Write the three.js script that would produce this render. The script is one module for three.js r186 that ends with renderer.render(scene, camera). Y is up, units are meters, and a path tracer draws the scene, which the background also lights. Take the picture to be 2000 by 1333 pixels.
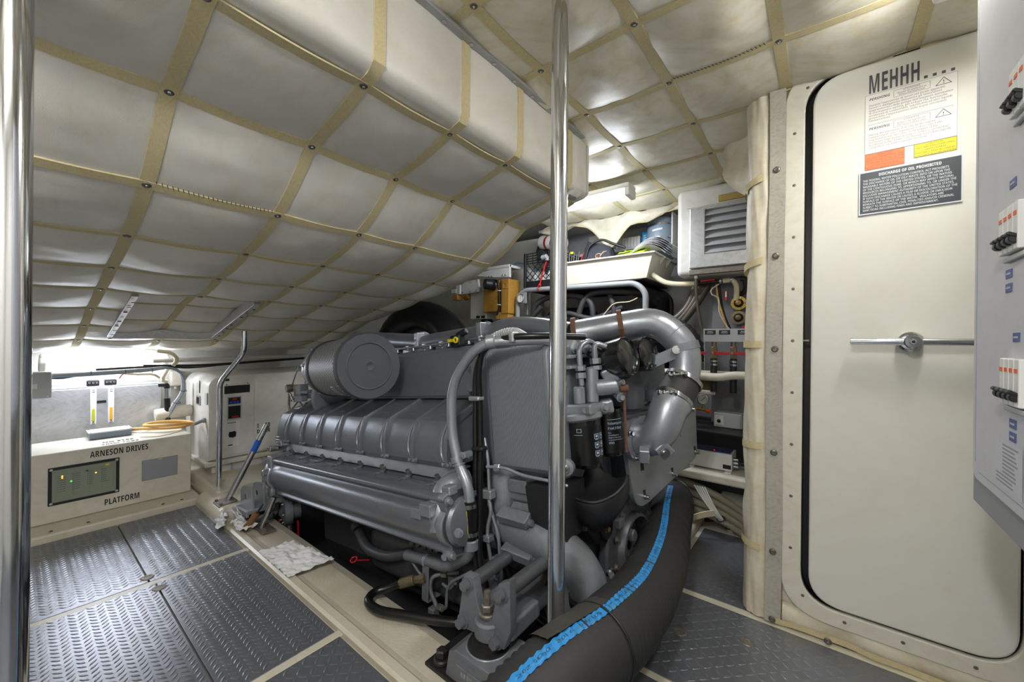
import * as THREE from 'three';
import { RoundedBoxGeometry } from 'three/addons/geometries/RoundedBoxGeometry.js';
import { mergeGeometries } from 'three/addons/utils/BufferGeometryUtils.js';
import { FontLoader } from 'three/addons/loaders/FontLoader.js';
import { TextGeometry } from 'three/addons/geometries/TextGeometry.js';
import { RectAreaLightUniformsLib } from 'three/addons/lights/RectAreaLightUniformsLib.js';
import { createNoise3D } from 'simplex-noise';

// ---------------------------------------------------------------- camera, lights, exposure
const scene = new THREE.Scene();
const renderer = new THREE.WebGLRenderer();
renderer.toneMapping = THREE.LinearToneMapping;
renderer.toneMappingExposure = 1.18;
renderer.shadowMap.enabled = true;
RectAreaLightUniformsLib.init();
const camera = new THREE.PerspectiveCamera(81.7, 2000 / 1333, 0.02, 30);
camera.position.set(0, 0.95, 0);
camera.rotation.order = 'YXZ';
camera.rotation.set(-0.00124, 0.66713, 0.00953);
scene.background = new THREE.Color(0x000000);
const LIGHT = {
  door: { pos: [0.24, 1.755, -1.09], color: [1.0, 0.99, 0.96], power: 38, w: 0.42, d: 0.1 },
  fore: { pos: [-0.15, 1.75, 0.42], color: [1.0, 1.0, 1.0], power: 96, w: 0.56, d: 0.1 },
  far: { pos: [-1.1, 1.72, -2.0], color: [0.86, 0.91, 1.0], power: 36, w: 0.58, d: 0.1, tilt: 0.12 },
  transom: { pos: [-3.41, 0.785, -0.371], color: [0.84, 0.89, 1.0], power: 27, w: 0.5, d: 0.09, glow: 5 },
};

// ---------------------------------------------------------------- helpers
let seed = 20240611;
const rnd = () => { seed = (seed * 1664525 + 1013904223) >>> 0; return seed / 4294967296; };
const noise3 = createNoise3D(rnd);
const V = (x, y, z) => new THREE.Vector3(x, y, z);
const V2 = (x, y) => new THREE.Vector2(x, y);
const vv = (a) => (a.isVector3 ? a : V(a[0], a[1], a[2]));
const UPV = V(0, 1, 0);
const rad = THREE.MathUtils.degToRad;
function prep(g) {
  if (g.index) g = g.toNonIndexed();
  for (const k of Object.keys(g.attributes)) if (!['position', 'normal', 'uv'].includes(k)) g.deleteAttribute(k);
  if (!g.attributes.normal) g.computeVertexNormals();
  if (!g.attributes.uv) g.setAttribute('uv', new THREE.BufferAttribute(new Float32Array(g.attributes.position.count * 2), 2));
  g.morphAttributes = {};
  return g;
}
function uvBox(g) {           // uv in metres, by the main direction of each face
  const p = g.attributes.position, n = g.attributes.normal, uv = new Float32Array(p.count * 2);
  for (let i = 0; i < p.count; i += 3) {
    let nx = 0, ny = 0, nz = 0;
    for (let k = 0; k < 3; k++) { nx += n.getX(i + k); ny += n.getY(i + k); nz += n.getZ(i + k); }
    nx = Math.abs(nx); ny = Math.abs(ny); nz = Math.abs(nz);
    for (let k = 0; k < 3; k++) {
      const x = p.getX(i + k), y = p.getY(i + k), z = p.getZ(i + k), j = (i + k) * 2;
      if (ny >= nx && ny >= nz) { uv[j] = x; uv[j + 1] = z; } else if (nx >= nz) { uv[j] = z; uv[j + 1] = y; } else { uv[j] = x; uv[j + 1] = y; }
    }
  }
  g.setAttribute('uv', new THREE.BufferAttribute(uv, 2));
  return g;
}
const offs = new Map();
const taken = {};
function numbered(name) {
  const n = taken[name] ?? 0; taken[name] = n + 1;
  return n ? `${name}_${String(n).padStart(3, '0')}` : name;
}
function join(list) { list = Array.isArray(list) ? list : [list]; return list.length > 1 ? mergeGeometries(list.map(prep)) : prep(list[0]); }
function mk(parent, name, list, mat, label, keepUV) {
  const g = join(list);
  if (!keepUV) uvBox(g);
  const m = new THREE.Mesh(g, mat);
  m.name = name; m.castShadow = m.receiveShadow = true;
  if (label) m.userData.label = label;
  if (offs.has(parent)) m.position.copy(offs.get(parent)).negate();
  parent.add(m);
  return m;
}
function inst(parent, name, geo, mat, p, q) {    // a shared shape placed as a part of its own
  const m = new THREE.Mesh(geo, mat);
  m.name = name; m.castShadow = m.receiveShadow = true;
  m.position.copy(vv(p)); if (offs.has(parent)) m.position.sub(offs.get(parent));
  if (q) m.quaternion.copy(q);
  parent.add(m);
  return m;
}
function thing(name, label, category, base, group) {
  const o = new THREE.Group(); o.name = numbered(name); o.position.copy(vv(base)); offs.set(o, vv(base).clone());
  o.userData = { label, category }; if (group) o.userData.group = group;
  scene.add(o);
  return o;
}
function struct(name, label, base) {
  const o = new THREE.Group(); o.name = numbered(name); o.position.copy(vv(base)); offs.set(o, vv(base).clone());
  o.userData = { label, kind: 'structure' };
  scene.add(o);
  return o;
}
const q2 = (dir) => new THREE.Quaternion().setFromUnitVectors(UPV, vv(dir).clone().normalize());
function bx(w, h, d, x = 0, y = 0, z = 0, r = 0.004, rot) {
  r = Math.min(r, w * 0.45, h * 0.45, d * 0.45);
  const g = r > 0 ? new RoundedBoxGeometry(w, h, d, 2, r) : new THREE.BoxGeometry(w, h, d);
  if (rot) g.applyMatrix4(new THREE.Matrix4().makeRotationFromEuler(new THREE.Euler(...rot)));
  return g.translate(x, y, z);
}
const bx2 = (x0, x1, y0, y1, z0, z1, r = 0.004) => bx(Math.abs(x1 - x0), Math.abs(y1 - y0), Math.abs(z1 - z0), (x0 + x1) / 2, (y0 + y1) / 2, (z0 + z1) / 2, r);
function cy(a, b, r0, r1 = r0, seg = 20, open = false) {
  a = vv(a); b = vv(b); const d = b.clone().sub(a), L = d.length();
  const g = new THREE.CylinderGeometry(r1, r0, L, seg, 1, open);
  g.translate(0, L / 2, 0); g.applyQuaternion(q2(d)); g.translate(a.x, a.y, a.z);
  return g;
}
function cyr(a, b, r, bev = 0.004, seg = 24) {     // cylinder with chamfered ends
  a = vv(a); b = vv(b); const L = a.distanceTo(b);
  return lat([[0, 0], [r - bev, 0], [r, bev], [r, L - bev], [r - bev, L], [0, L]], a, b.clone().sub(a), seg);
}
function lat(prof, at, dir, seg = 28) {            // lathe of [radius, height] about a direction
  const pts = [];
  prof.forEach(([r, h], i) => { pts.push(V2(Math.max(r, 0.00001), h)); });
  let g = new THREE.LatheGeometry(pts, seg).toNonIndexed();
  g = crease(g);
  g.applyQuaternion(q2(dir)); at = vv(at); g.translate(at.x, at.y, at.z);
  return g;
}
function crease(g, ang = 0.6) {                    // smooth where faces meet gently, sharp elsewhere
  g = g.index ? g.toNonIndexed() : g;
  const p = g.attributes.position, n = p.count, key = {}, fn = [], A = V(), B = V(), C = V();
  const kk = (i) => `${Math.round(p.getX(i) * 1e5)},${Math.round(p.getY(i) * 1e5)},${Math.round(p.getZ(i) * 1e5)}`;
  for (let i = 0; i < n; i += 3) {
    A.fromBufferAttribute(p, i); B.fromBufferAttribute(p, i + 1); C.fromBufferAttribute(p, i + 2);
    const f = B.sub(A).cross(C.sub(A)); fn.push(f.clone());
    for (let k = 0; k < 3; k++) (key[kk(i + k)] ??= []).push(i / 3);
  }
  const c = Math.cos(ang), out = new Float32Array(n * 3);
  const un = fn.map((f) => f.clone().normalize());
  for (let i = 0; i < n; i++) {
    const t = Math.floor(i / 3), s = V();
    for (const o of key[kk(i)]) if (un[o].dot(un[t]) > c) s.add(fn[o]);
    if (s.lengthSq() === 0) s.copy(un[t]);
    s.normalize(); out.set([s.x, s.y, s.z], i * 3);
  }
  g.setAttribute('normal', new THREE.BufferAttribute(out, 3));
  return g;
}
function pathOf(pts, bend) {                       // straight runs joined by rounded bends
  pts = pts.map(vv); const c = new THREE.CurvePath();
  let prev = pts[0];
  for (let i = 1; i < pts.length - 1; i++) {
    const a = pts[i - 1], b = pts[i], d = pts[i + 1];
    const r = Math.min(bend, a.distanceTo(b) * 0.48, b.distanceTo(d) * 0.48);
    const s = b.clone().add(a.clone().sub(b).normalize().multiplyScalar(r)), e = b.clone().add(d.clone().sub(b).normalize().multiplyScalar(r));
    if (prev.distanceTo(s) > 1e-5) c.add(new THREE.LineCurve3(prev, s));
    c.add(new THREE.QuadraticBezierCurve3(s, b, e)); prev = e;
  }
  if (prev.distanceTo(pts[pts.length - 1]) > 1e-5) c.add(new THREE.LineCurve3(prev, pts[pts.length - 1]));
  return c;
}
function sweep(P, r, seg = 12, cap = true) {       // round sweep along sampled points; r may be a function of 0..1
  const n = P.length, g = new THREE.BufferGeometry(), pos = [], nor = [], uv = [];
  const T = P.map((p, i) => P[Math.min(i + 1, n - 1)].clone().sub(P[Math.max(i - 1, 0)]).normalize());
  let N = Math.abs(T[0].y) < 0.9 ? V(0, 1, 0) : V(1, 0, 0);
  N.sub(T[0].clone().multiplyScalar(N.dot(T[0]))).normalize();
  const rings = [], rn = []; let len = 0; const lens = [];
  for (let i = 0; i < n; i++) {
    if (i) { N = N.clone().sub(T[i].clone().multiplyScalar(N.dot(T[i]))).normalize(); len += P[i].distanceTo(P[i - 1]); }
    lens.push(len);
    const B = T[i].clone().cross(N), rr = typeof r === 'function' ? r(i / (n - 1), len) : r, ring = [], nn = [];
    for (let k = 0; k <= seg; k++) {
      const a = k / seg * Math.PI * 2, d = N.clone().multiplyScalar(Math.cos(a)).add(B.clone().multiplyScalar(Math.sin(a)));
      ring.push(P[i].clone().add(d.clone().multiplyScalar(rr))); nn.push(d);
    }
    rings.push(ring); rn.push(nn);
  }
  const put = (v, m, u, w) => { pos.push(v.x, v.y, v.z); nor.push(m.x, m.y, m.z); uv.push(u, w); };
  for (let i = 0; i < n - 1; i++) for (let k = 0; k < seg; k++) {
    const q = [[i, k], [i, k + 1], [i + 1, k + 1], [i, k], [i + 1, k + 1], [i + 1, k]];
    for (const [a, b] of q) put(rings[a][b], rn[a][b], b / seg, lens[a]);
  }
  if (cap) for (const [i, s] of [[0, -1], [n - 1, 1]]) for (let k = 0; k < seg; k++) {
    const m = T[i].clone().multiplyScalar(s), a = rings[i][k], b = rings[i][k + 1];
    for (const w of s > 0 ? [P[i], a, b] : [P[i], b, a]) put(w, m, 0, 0);
  }
  g.setAttribute('position', new THREE.Float32BufferAttribute(pos, 3)); g.setAttribute('normal', new THREE.Float32BufferAttribute(nor, 3)); g.setAttribute('uv', new THREE.Float32BufferAttribute(uv, 2));
  return g;
}
function sample(curve, step) {
  const L = curve.getLength(), n = Math.max(3, Math.ceil(L / step)), a = [];
  for (let i = 0; i <= n; i++) a.push(curve.getPointAt(i / n));
  return a;
}
const pipe = (pts, r, bend = 0.04, seg = 14, step) => sweep(bendPts(pts, bend), r, seg);
function bendPts(pts, bend) {                      // few points on straights, more in bends
  const out = []; const c = pathOf(pts, bend);
  for (const k of c.curves) { const n = k.isLineCurve3 ? 1 : 7; for (let i = 0; i <= n; i++) { const p = k.getPoint(i / n); if (!out.length || out[out.length - 1].distanceTo(p) > 1e-5) out.push(p); } }
  return out;
}
const cable = (pts, r, seg = 8, step = 0.03) => sweep(sample(new THREE.CatmullRomCurve3(pts.map(vv), false, 'centripetal'), step), r, seg);
function ext(pts, depth, bev = 0.003, holes) {     // extrude an xy outline along +z
  const s = !Array.isArray(pts) ? pts : new THREE.Shape(pts.map((p) => V2(p[0], p[1])));
  if (holes) for (const h of holes) s.holes.push(!Array.isArray(h) ? h : new THREE.Path(h.map((p) => V2(p[0], p[1]))));
  return new THREE.ExtrudeGeometry(s, { depth: Math.max(depth - 2 * bev, 0.0002), bevelEnabled: bev > 0, bevelSize: bev, bevelThickness: bev, bevelOffset: -bev, bevelSegments: 2, curveSegments: 10 }).translate(0, 0, bev);
}
// outline given in (z, y) pushed along +x, and in (x, z) pushed along +y
const extX = (pts, x0, depth, bev, holes) => flipW(ext(pts, depth, bev, holes).applyMatrix4(new THREE.Matrix4().makeBasis(V(0, 0, 1), V(0, 1, 0), V(1, 0, 0)))).translate(x0, 0, 0);
const extY = (pts, y0, depth, bev, holes) => flipW(ext(pts, depth, bev, holes).applyMatrix4(new THREE.Matrix4().makeBasis(V(1, 0, 0), V(0, 0, 1), V(0, 1, 0)))).translate(0, y0, 0);
function flipW(g) { g = g.index ? g.toNonIndexed() : g; for (const k of Object.keys(g.attributes)) { const a = g.attributes[k], s = a.itemSize, r = a.array; for (let i = 0; i < a.count; i += 3) for (let c = 0; c < s; c++) { const t = r[(i + 1) * s + c]; r[(i + 1) * s + c] = r[(i + 2) * s + c]; r[(i + 2) * s + c] = t; } } return g; }
function rr(w, h, r, x = 0, y = 0, path) {         // rounded rectangle
  const s = path ? new THREE.Path() : new THREE.Shape(), a = x - w / 2, b = x + w / 2, c = y - h / 2, d = y + h / 2;
  s.moveTo(a + r, c); s.lineTo(b - r, c); s.quadraticCurveTo(b, c, b, c + r); s.lineTo(b, d - r); s.quadraticCurveTo(b, d, b - r, d); s.lineTo(a + r, d); s.quadraticCurveTo(a, d, a, d - r); s.lineTo(a, c + r); s.quadraticCurveTo(a, c, a + r, c);
  return s;
}
const mv = (g, p, e, s) => { if (s) g.scale(...s); if (e) g.applyMatrix4(new THREE.Matrix4().makeRotationFromEuler(new THREE.Euler(...e))); return g.translate(...p); };
const hexGeo = (r, h) => prep(mergeGeometries([prep(new THREE.CylinderGeometry(r * 1.35, r * 1.35, h * 0.22, 16).translate(0, h * 0.11, 0)), prep(new THREE.CylinderGeometry(r * 0.94, r, h * 0.78, 6).translate(0, h * 0.6, 0))]));
const hexCache = {};
const bolt = (parent, p, dir, r, h, mat, name = 'bolt') => inst(parent, name, hexCache[`${r},${h}`] ??= hexGeo(r, h), mat, p, q2(dir));
const torus = (p, dir, R, r, seg = 24, ts = 8) => { const g = new THREE.TorusGeometry(R, r, ts, seg); g.applyQuaternion(new THREE.Quaternion().setFromUnitVectors(V(0, 0, 1), vv(dir).clone().normalize())); return g.translate(...vv(p).toArray()); };
const band = (p, dir, R, w, t = 0.002, seg = 26) => lat([[R, -w / 2], [R + t, -w / 2], [R + t, w / 2], [R, w / 2]], p, dir, seg);
function grid(fn, nu, nv, u0 = 0, u1 = 1, v0 = 0, v1 = 1) {       // surface from a function, smooth normals
  const g = new THREE.BufferGeometry(), pos = [], idx = [], uv = [];
  for (let j = 0; j <= nv; j++) for (let i = 0; i <= nu; i++) { const u = u0 + (u1 - u0) * i / nu, v = v0 + (v1 - v0) * j / nv, p = fn(u, v); pos.push(p.x, p.y, p.z); uv.push(u, v); }
  for (let j = 0; j < nv; j++) for (let i = 0; i < nu; i++) { const a = j * (nu + 1) + i, b = a + 1, c = a + nu + 1, d = c + 1; idx.push(a, b, d, a, d, c); }
  g.setAttribute('position', new THREE.Float32BufferAttribute(pos, 3)); g.setAttribute('uv', new THREE.Float32BufferAttribute(uv, 2)); g.setIndex(idx); g.computeVertexNormals();
  return g;
}

// ---------------------------------------------------------------- procedural textures and materials
function noiseTex(n, size, fn, srgb = true) {      // fn(x, y in 0..1) -> [r, g, b] 0..1, tiled by blending edges
  const d = new Uint8Array(n * n * 4);
  for (let y = 0; y < n; y++) for (let x = 0; x < n; x++) { const c = fn(x / n, y / n), i = (y * n + x) * 4; d[i] = c[0] * 255; d[i + 1] = c[1] * 255; d[i + 2] = c[2] * 255; d[i + 3] = 255; }
  const t = new THREE.DataTexture(d, n, n); t.wrapS = t.wrapT = THREE.RepeatWrapping; t.magFilter = THREE.LinearFilter; t.minFilter = THREE.LinearMipmapLinearFilter; t.generateMipmaps = true;
  if (srgb) t.colorSpace = THREE.SRGBColorSpace;
  t.repeat.set(1 / size, 1 / size); t.needsUpdate = true;
  return t;
}
const TAU = Math.PI * 2;
const tn = (x, y, f, o = 0) => noise3(Math.cos(x * TAU) * f + o, Math.sin(x * TAU) * f + Math.cos(y * TAU) * f * 1.7 + o * 2, Math.sin(y * TAU) * f);   // tiling noise -1..1
const fb = (x, y, f, o) => tn(x, y, f, o) * 0.55 + tn(x, y, f * 2.1, o + 9) * 0.3 + tn(x, y, f * 4.3, o + 17) * 0.15;
const cl = (x) => Math.min(1, Math.max(0, x));
const hexrgb = (h) => [(h >> 16 & 255) / 255, (h >> 8 & 255) / 255, (h & 255) / 255];
const mixc = (a, b, t) => a.map((x, i) => x + (b[i] - x) * t);
function stained(size, base, stain, amount, f = 1.2, o = 0, n = 256) {
  const a = hexrgb(base), b = hexrgb(stain);
  return noiseTex(n, size, (x, y) => mixc(a, b, cl(fb(x, y, f, o) * 0.5 + 0.5 + (fb(x, y, f * 6, o + 4)) * 0.2) ** 2 * amount));
}
const grain = (n, size, f, o = 3) => noiseTex(n, size, (x, y) => { const v = cl(0.5 + fb(x, y, f, o) * 0.5); return [v, v, v]; }, false);
const bumpFine = grain(256, 0.12, 12), bumpMid = grain(256, 0.35, 3.5, 8);
const weave = noiseTex(128, 0.024, (x, y) => { const v = 0.5 + 0.5 * Math.sin(x * TAU * 8) * Math.sin(y * TAU * 8 + (Math.floor(x * 16) % 2) * Math.PI); return [v, v, v]; }, false);
const std = (o) => new THREE.MeshStandardMaterial(o);
const phy = (o) => new THREE.MeshPhysicalMaterial(o);
const M = {
  vinyl: std({ map: stained(0.9, 0xd9d7cf, 0xc0b498, 0.34, 1.3, 1), roughness: 0.42, bumpMap: bumpFine, bumpScale: 0.0005, side: THREE.DoubleSide }),
  vinylCeil: std({ map: stained(0.7, 0xdcd8ca, 0xbda468, 0.45, 1.6, 5), roughness: 0.36, bumpMap: bumpFine, bumpScale: 0.0006, side: THREE.DoubleSide }),
  vinylPost: std({ map: stained(0.5, 0xd9d2bf, 0xb09a70, 0.5, 0.7, 11), roughness: 0.48, bumpMap: bumpFine, bumpScale: 0.0003, side: THREE.DoubleSide }),
  strap: std({ map: stained(0.12, 0xcfc29a, 0xa99768, 0.5, 2, 2), roughness: 0.85, bumpMap: weave, bumpScale: 0.00012, side: THREE.DoubleSide }),
  strapGrey: std({ map: stained(0.2, 0xb4b0a6, 0x86806f, 0.6, 2, 7), roughness: 0.85, bumpMap: weave, bumpScale: 0.00012, side: THREE.DoubleSide }),
  thread: std({ color: 0x2f2a20, roughness: 0.9 }),
  gel: phy({ map: stained(0.8, 0xd0c9b6, 0xb5ab90, 0.4, 0.9, 21), roughness: 0.4, clearcoat: 0.35, clearcoatRoughness: 0.25, bumpMap: bumpMid, bumpScale: 0.0005 }),
  door: phy({ map: stained(1.1, 0xdcdbd2, 0xd3cfbf, 0.5, 1.2, 31), roughness: 0.48, clearcoat: 0.06, clearcoatRoughness: 0.2 }),
  frame: std({ map: stained(0.6, 0xd8d5c8, 0xc4bca2, 0.5, 1.6, 33), roughness: 0.4 }),
  white: std({ map: stained(0.6, 0xd9d7d0, 0xb9b4a2, 0.4, 1.5, 41), roughness: 0.42 }),
  whiteClean: std({ color: 0xe2e2de, roughness: 0.4 }),
  greyWall: std({ map: stained(0.8, 0xc2c2c4, 0x9c9b98, 0.45, 1.4, 43), roughness: 0.55 }),
  cream: std({ map: stained(0.7, 0xd6d1c2, 0xbab09a, 0.5, 1.5, 45), roughness: 0.45 }),
  alu: std({ map: stained(0.35, 0xcfd0d2, 0xa7a8aa, 0.7, 1.6, 51), metalness: 0.75, roughness: 0.36 }),
  aluDull: std({ color: 0xa9abad, metalness: 0.6, roughness: 0.45 }),
  chrome: std({ color: 0xdadde2, metalness: 1, roughness: 0.1 }),
  steel: std({ color: 0xb9bbbd, metalness: 1, roughness: 0.25 }),
  dullSteel: std({ map: stained(0.2, 0x8b8780, 0x5b4a37, 0.7, 2, 53), metalness: 0.6, roughness: 0.5 }),
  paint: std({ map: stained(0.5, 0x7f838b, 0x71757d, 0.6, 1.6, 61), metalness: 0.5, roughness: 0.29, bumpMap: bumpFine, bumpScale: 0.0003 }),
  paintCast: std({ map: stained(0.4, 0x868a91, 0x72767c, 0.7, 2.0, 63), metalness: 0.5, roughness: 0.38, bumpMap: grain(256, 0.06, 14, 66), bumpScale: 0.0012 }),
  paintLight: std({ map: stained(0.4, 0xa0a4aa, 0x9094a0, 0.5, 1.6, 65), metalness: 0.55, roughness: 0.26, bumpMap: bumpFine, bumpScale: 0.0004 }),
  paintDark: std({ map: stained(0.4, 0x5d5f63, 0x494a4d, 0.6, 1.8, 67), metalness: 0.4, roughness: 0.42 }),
  coolerPaint: std({ map: stained(0.5, 0x8b9099, 0x7d828b, 0.5, 1.6, 69), metalness: 0.2, roughness: 0.45 }),
  darkWall: std({ map: stained(0.6, 0x77777a, 0x5d5c5a, 0.6, 1.4, 47), roughness: 0.6 }),
  black: std({ color: 0x17181a, roughness: 0.45 }),
  blackGloss: phy({ color: 0x0c0c0e, roughness: 0.18, clearcoat: 0.6, clearcoatRoughness: 0.08 }),
  blackPlastic: std({ map: stained(0.3, 0x202123, 0x16171a, 0.6, 2, 71), roughness: 0.42 }),
  rubber: std({ map: stained(0.25, 0x2d2d2e, 0x3a3937, 0.6, 2, 73), roughness: 0.62, bumpMap: bumpFine, bumpScale: 0.0006 }),
  rubberGloss: std({ color: 0x121214, roughness: 0.3 }),
  darkIron: std({ map: stained(0.3, 0x33312f, 0x221e1b, 0.7, 2, 75), metalness: 0.4, roughness: 0.5 }),
  rust: std({ map: stained(0.12, 0x6c4a38, 0x44301f, 0.8, 2, 77), roughness: 0.8, bumpMap: bumpFine, bumpScale: 0.001 }),
  red: std({ color: 0xb51a1e, roughness: 0.35 }), redRag: std({ color: 0xc83b42, roughness: 0.8 }),
  blueTape: std({ color: 0x1d5fc4, roughness: 0.6 }), blue: std({ color: 0x2a3f78, roughness: 0.4 }), cyan: std({ color: 0x1f9ad0, roughness: 0.5 }),
  yellow: std({ color: 0xd9c81c, roughness: 0.4 }), lime: std({ color: 0xb7d422, roughness: 0.5 }), orange: std({ color: 0xe2622a, roughness: 0.5 }),
  ochre: std({ map: stained(0.3, 0xb98a3a, 0x9a6e2a, 0.6, 1.8, 81), roughness: 0.42 }),
  brass: std({ color: 0xb79a4c, metalness: 0.9, roughness: 0.35 }), bronze: std({ map: stained(0.1, 0x8d7c63, 0x5e5241, 0.7, 2, 83), metalness: 0.7, roughness: 0.45 }),
  paper: std({ color: 0xe9e9ea, roughness: 0.9, side: THREE.DoubleSide }), grey: std({ color: 0x8f9294, roughness: 0.5 }), greyLight: std({ color: 0xb7b9bb, roughness: 0.5 }),
  blueGrey: std({ map: stained(0.4, 0x8494a4, 0x76869a, 0.5, 1.5, 85), roughness: 0.35 }), wood: std({ map: stained(0.1, 0x8a6238, 0x5e4023, 0.8, 2.4, 87), roughness: 0.6 }),
  tread: std({ map: stained(0.5, 0x85888f, 0x74777e, 0.6, 1.8, 91), metalness: 0.6, roughness: 0.26, bumpMap: bumpFine, bumpScale: 0.0003 }),
  hoseCream: std({ color: 0xcfc4a6, roughness: 0.5 }), hoseGrey: std({ color: 0x8f8876, roughness: 0.5 }), hoseOrange: std({ color: 0xd9a95a, roughness: 0.45 }), hoseBrown: std({ color: 0x4a4033, roughness: 0.4 }),
  clearPlastic: phy({ color: 0xf4f6fa, transmission: 0.92, roughness: 0.12, thickness: 0 }),
};
function canvasMat(w, h, draw, o = {}) {
  const c = document.createElement('canvas'); c.width = w; c.height = h; const x = c.getContext('2d'); draw(x, w, h);
  const t = new THREE.CanvasTexture(c); t.colorSpace = THREE.SRGBColorSpace; t.anisotropy = 8;
  return std({ map: t, roughness: 0.55, ...o });
}
function face(w, h) { return new THREE.PlaneGeometry(w, h); }     // printed face, keeps its own 0..1 uv

// ================================================================ the room
const font = await new FontLoader().loadAsync('fonts/droid/droid_sans_bold.typeface.json');
function letters(str, size, sx = 1, depth = 0.0006) {     // flat raised lettering, centred on x
  const g = new TextGeometry(str, { font, size, depth, curveSegments: 4, bevelEnabled: false });
  g.computeBoundingBox(); const b = g.boundingBox; g.translate(-(b.min.x + b.max.x) / 2, 0, 0); g.scale(sx, 1, 1);
  return g;
}

// ---- outer walls with thickness
{
  const f = struct('floor', 'grey diamond-tread deck panels with cream strips between them', [-1.4, 0, -0.3]);
  // solid sole under the panels, split around the engine pit
  mk(f, 'sole', [bx2(-3.78, 0.9, -0.06, -0.012, -0.668, 1.1, 0), bx2(-0.5, 0.9, -0.06, -0.012, -3.1, -0.668, 0)], M.gel);
  mk(f, 'bilge', bx2(-3.78, 0.9, -0.56, -0.5, -3.1, 1.1, 0), M.paintDark);
  // deck panels: [x0, x1, z0, z1, angle of pattern]
  const lens = (() => { const g = new THREE.BufferGeometry(), L = 0.0145, W = 0.0042, H = 0.0017, n = 6, pos = [];
    for (let i = 0; i < n; i++) { const a0 = -1 + 2 * i / n, a1 = -1 + 2 * (i + 1) / n, w0 = W * (1 - a0 * a0), w1 = W * (1 - a1 * a1), h0 = H * Math.sqrt(1 - Math.abs(a0) ** 3), h1 = H * Math.sqrt(1 - Math.abs(a1) ** 3);
      const A = [a0 * L, 0, -w0], B = [a0 * L, h0, 0], C = [a0 * L, 0, w0], D = [a1 * L, 0, -w1], E = [a1 * L, h1, 0], F = [a1 * L, 0, w1];
      pos.push(...A, ...B, ...E, ...A, ...E, ...D, ...B, ...C, ...F, ...B, ...F, ...E); }
    g.setAttribute('position', new THREE.Float32BufferAttribute(pos, 3)); return crease(g, 1.2); })();
  uvBox(prep(lens));
  const panels = [
    [-2.79, -2.045, -0.335, 1.05, 'a'], [-2.79, -2.045, -0.655, -0.339, 'a'],
    [-2.015, -1.235, -0.348, 1.05, 'a'], [-2.015, -1.235, -0.655, -0.352, 'a'],
    [-1.205, -0.475, -0.655, 1.05, 'b'], [-0.45, 0.85, -1.125, 1.05, 'b'], [-0.45, 0.85, -1.585, -1.15, 'b'], [-0.468, -0.19, -2.2, -1.615, 'b'],
  ];
  const dummy = new THREE.Matrix4(), qq = new THREE.Quaternion(), one = V(1, 1, 1);
  for (const [x0, x1, z0, z1, k] of panels) {
    const p = mk(f, 'deck_panel', bx2(x0, x1, -0.012, 0, z0, z1, 0.002), M.tread);
    const zMin = Math.max(z0, z0), zMax = Math.min(z1, 0.5), xMax = Math.min(x1, 0.6);
    const pitch = k === 'a' ? 0.0225 : 0.0255, list = [];
    let a = 0;
    for (let x = x0 + 0.015; x < xMax - 0.012; x += pitch, a++) { let b = 0; for (let z = z0 + 0.015; z < zMax - 0.012; z += pitch, b++) {
      const turn = k === 'a' ? (b % 2 ? 1 : -1) * 0.72 : ((a + b) % 2 ? 1 : -1) * 0.7854;
      list.push(dummy.compose(V(x, 0, z), qq.setFromAxisAngle(UPV, turn), one).clone()); } }
    const im = new THREE.InstancedMesh(lens, M.tread, list.length); list.forEach((m, i) => im.setMatrixAt(i, m));
    im.name = 'raised_treads'; im.userData.kind = 'stuff'; im.castShadow = im.receiveShadow = true; im.position.set(0, 0, 0);
    p.add(im);
  }
  // cream joint strips between panels
  for (const [x0, x1, z0, z1] of [[-2.045, -2.015, -0.668, 1.05], [-1.235, -1.205, -0.668, 1.05], [-0.475, -0.45, -1.6, 1.05], [-0.475, 0.85, -1.15, -1.125], [-0.475, 0.85, -1.615, -1.585], [-0.49, -0.468, -2.22, -1.6], [-0.49, -0.19, -2.225, -2.2]])
    mk(f, 'joint_strip', bx2(x0, x1, -0.012, -0.001, z0, z1, 0.002), M.gel);
  // flush latches
  const lg = lat([[0, 0.0015], [0.009, 0.0015], [0.010, 0.0028], [0.019, 0.0024], [0.021, 0]], [0, 0, 0], [0, 1, 0], 18); uvBox(prep(lg));
  for (const [x, z] of [[-2.085, -0.338], [-1.965, -0.352], [-0.36, -1.36], [-0.18, -1.45], [0.1, -1.0]]) inst(f, 'latch', lg, M.dullSteel, [x, 0.0005, z]);
}
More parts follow.
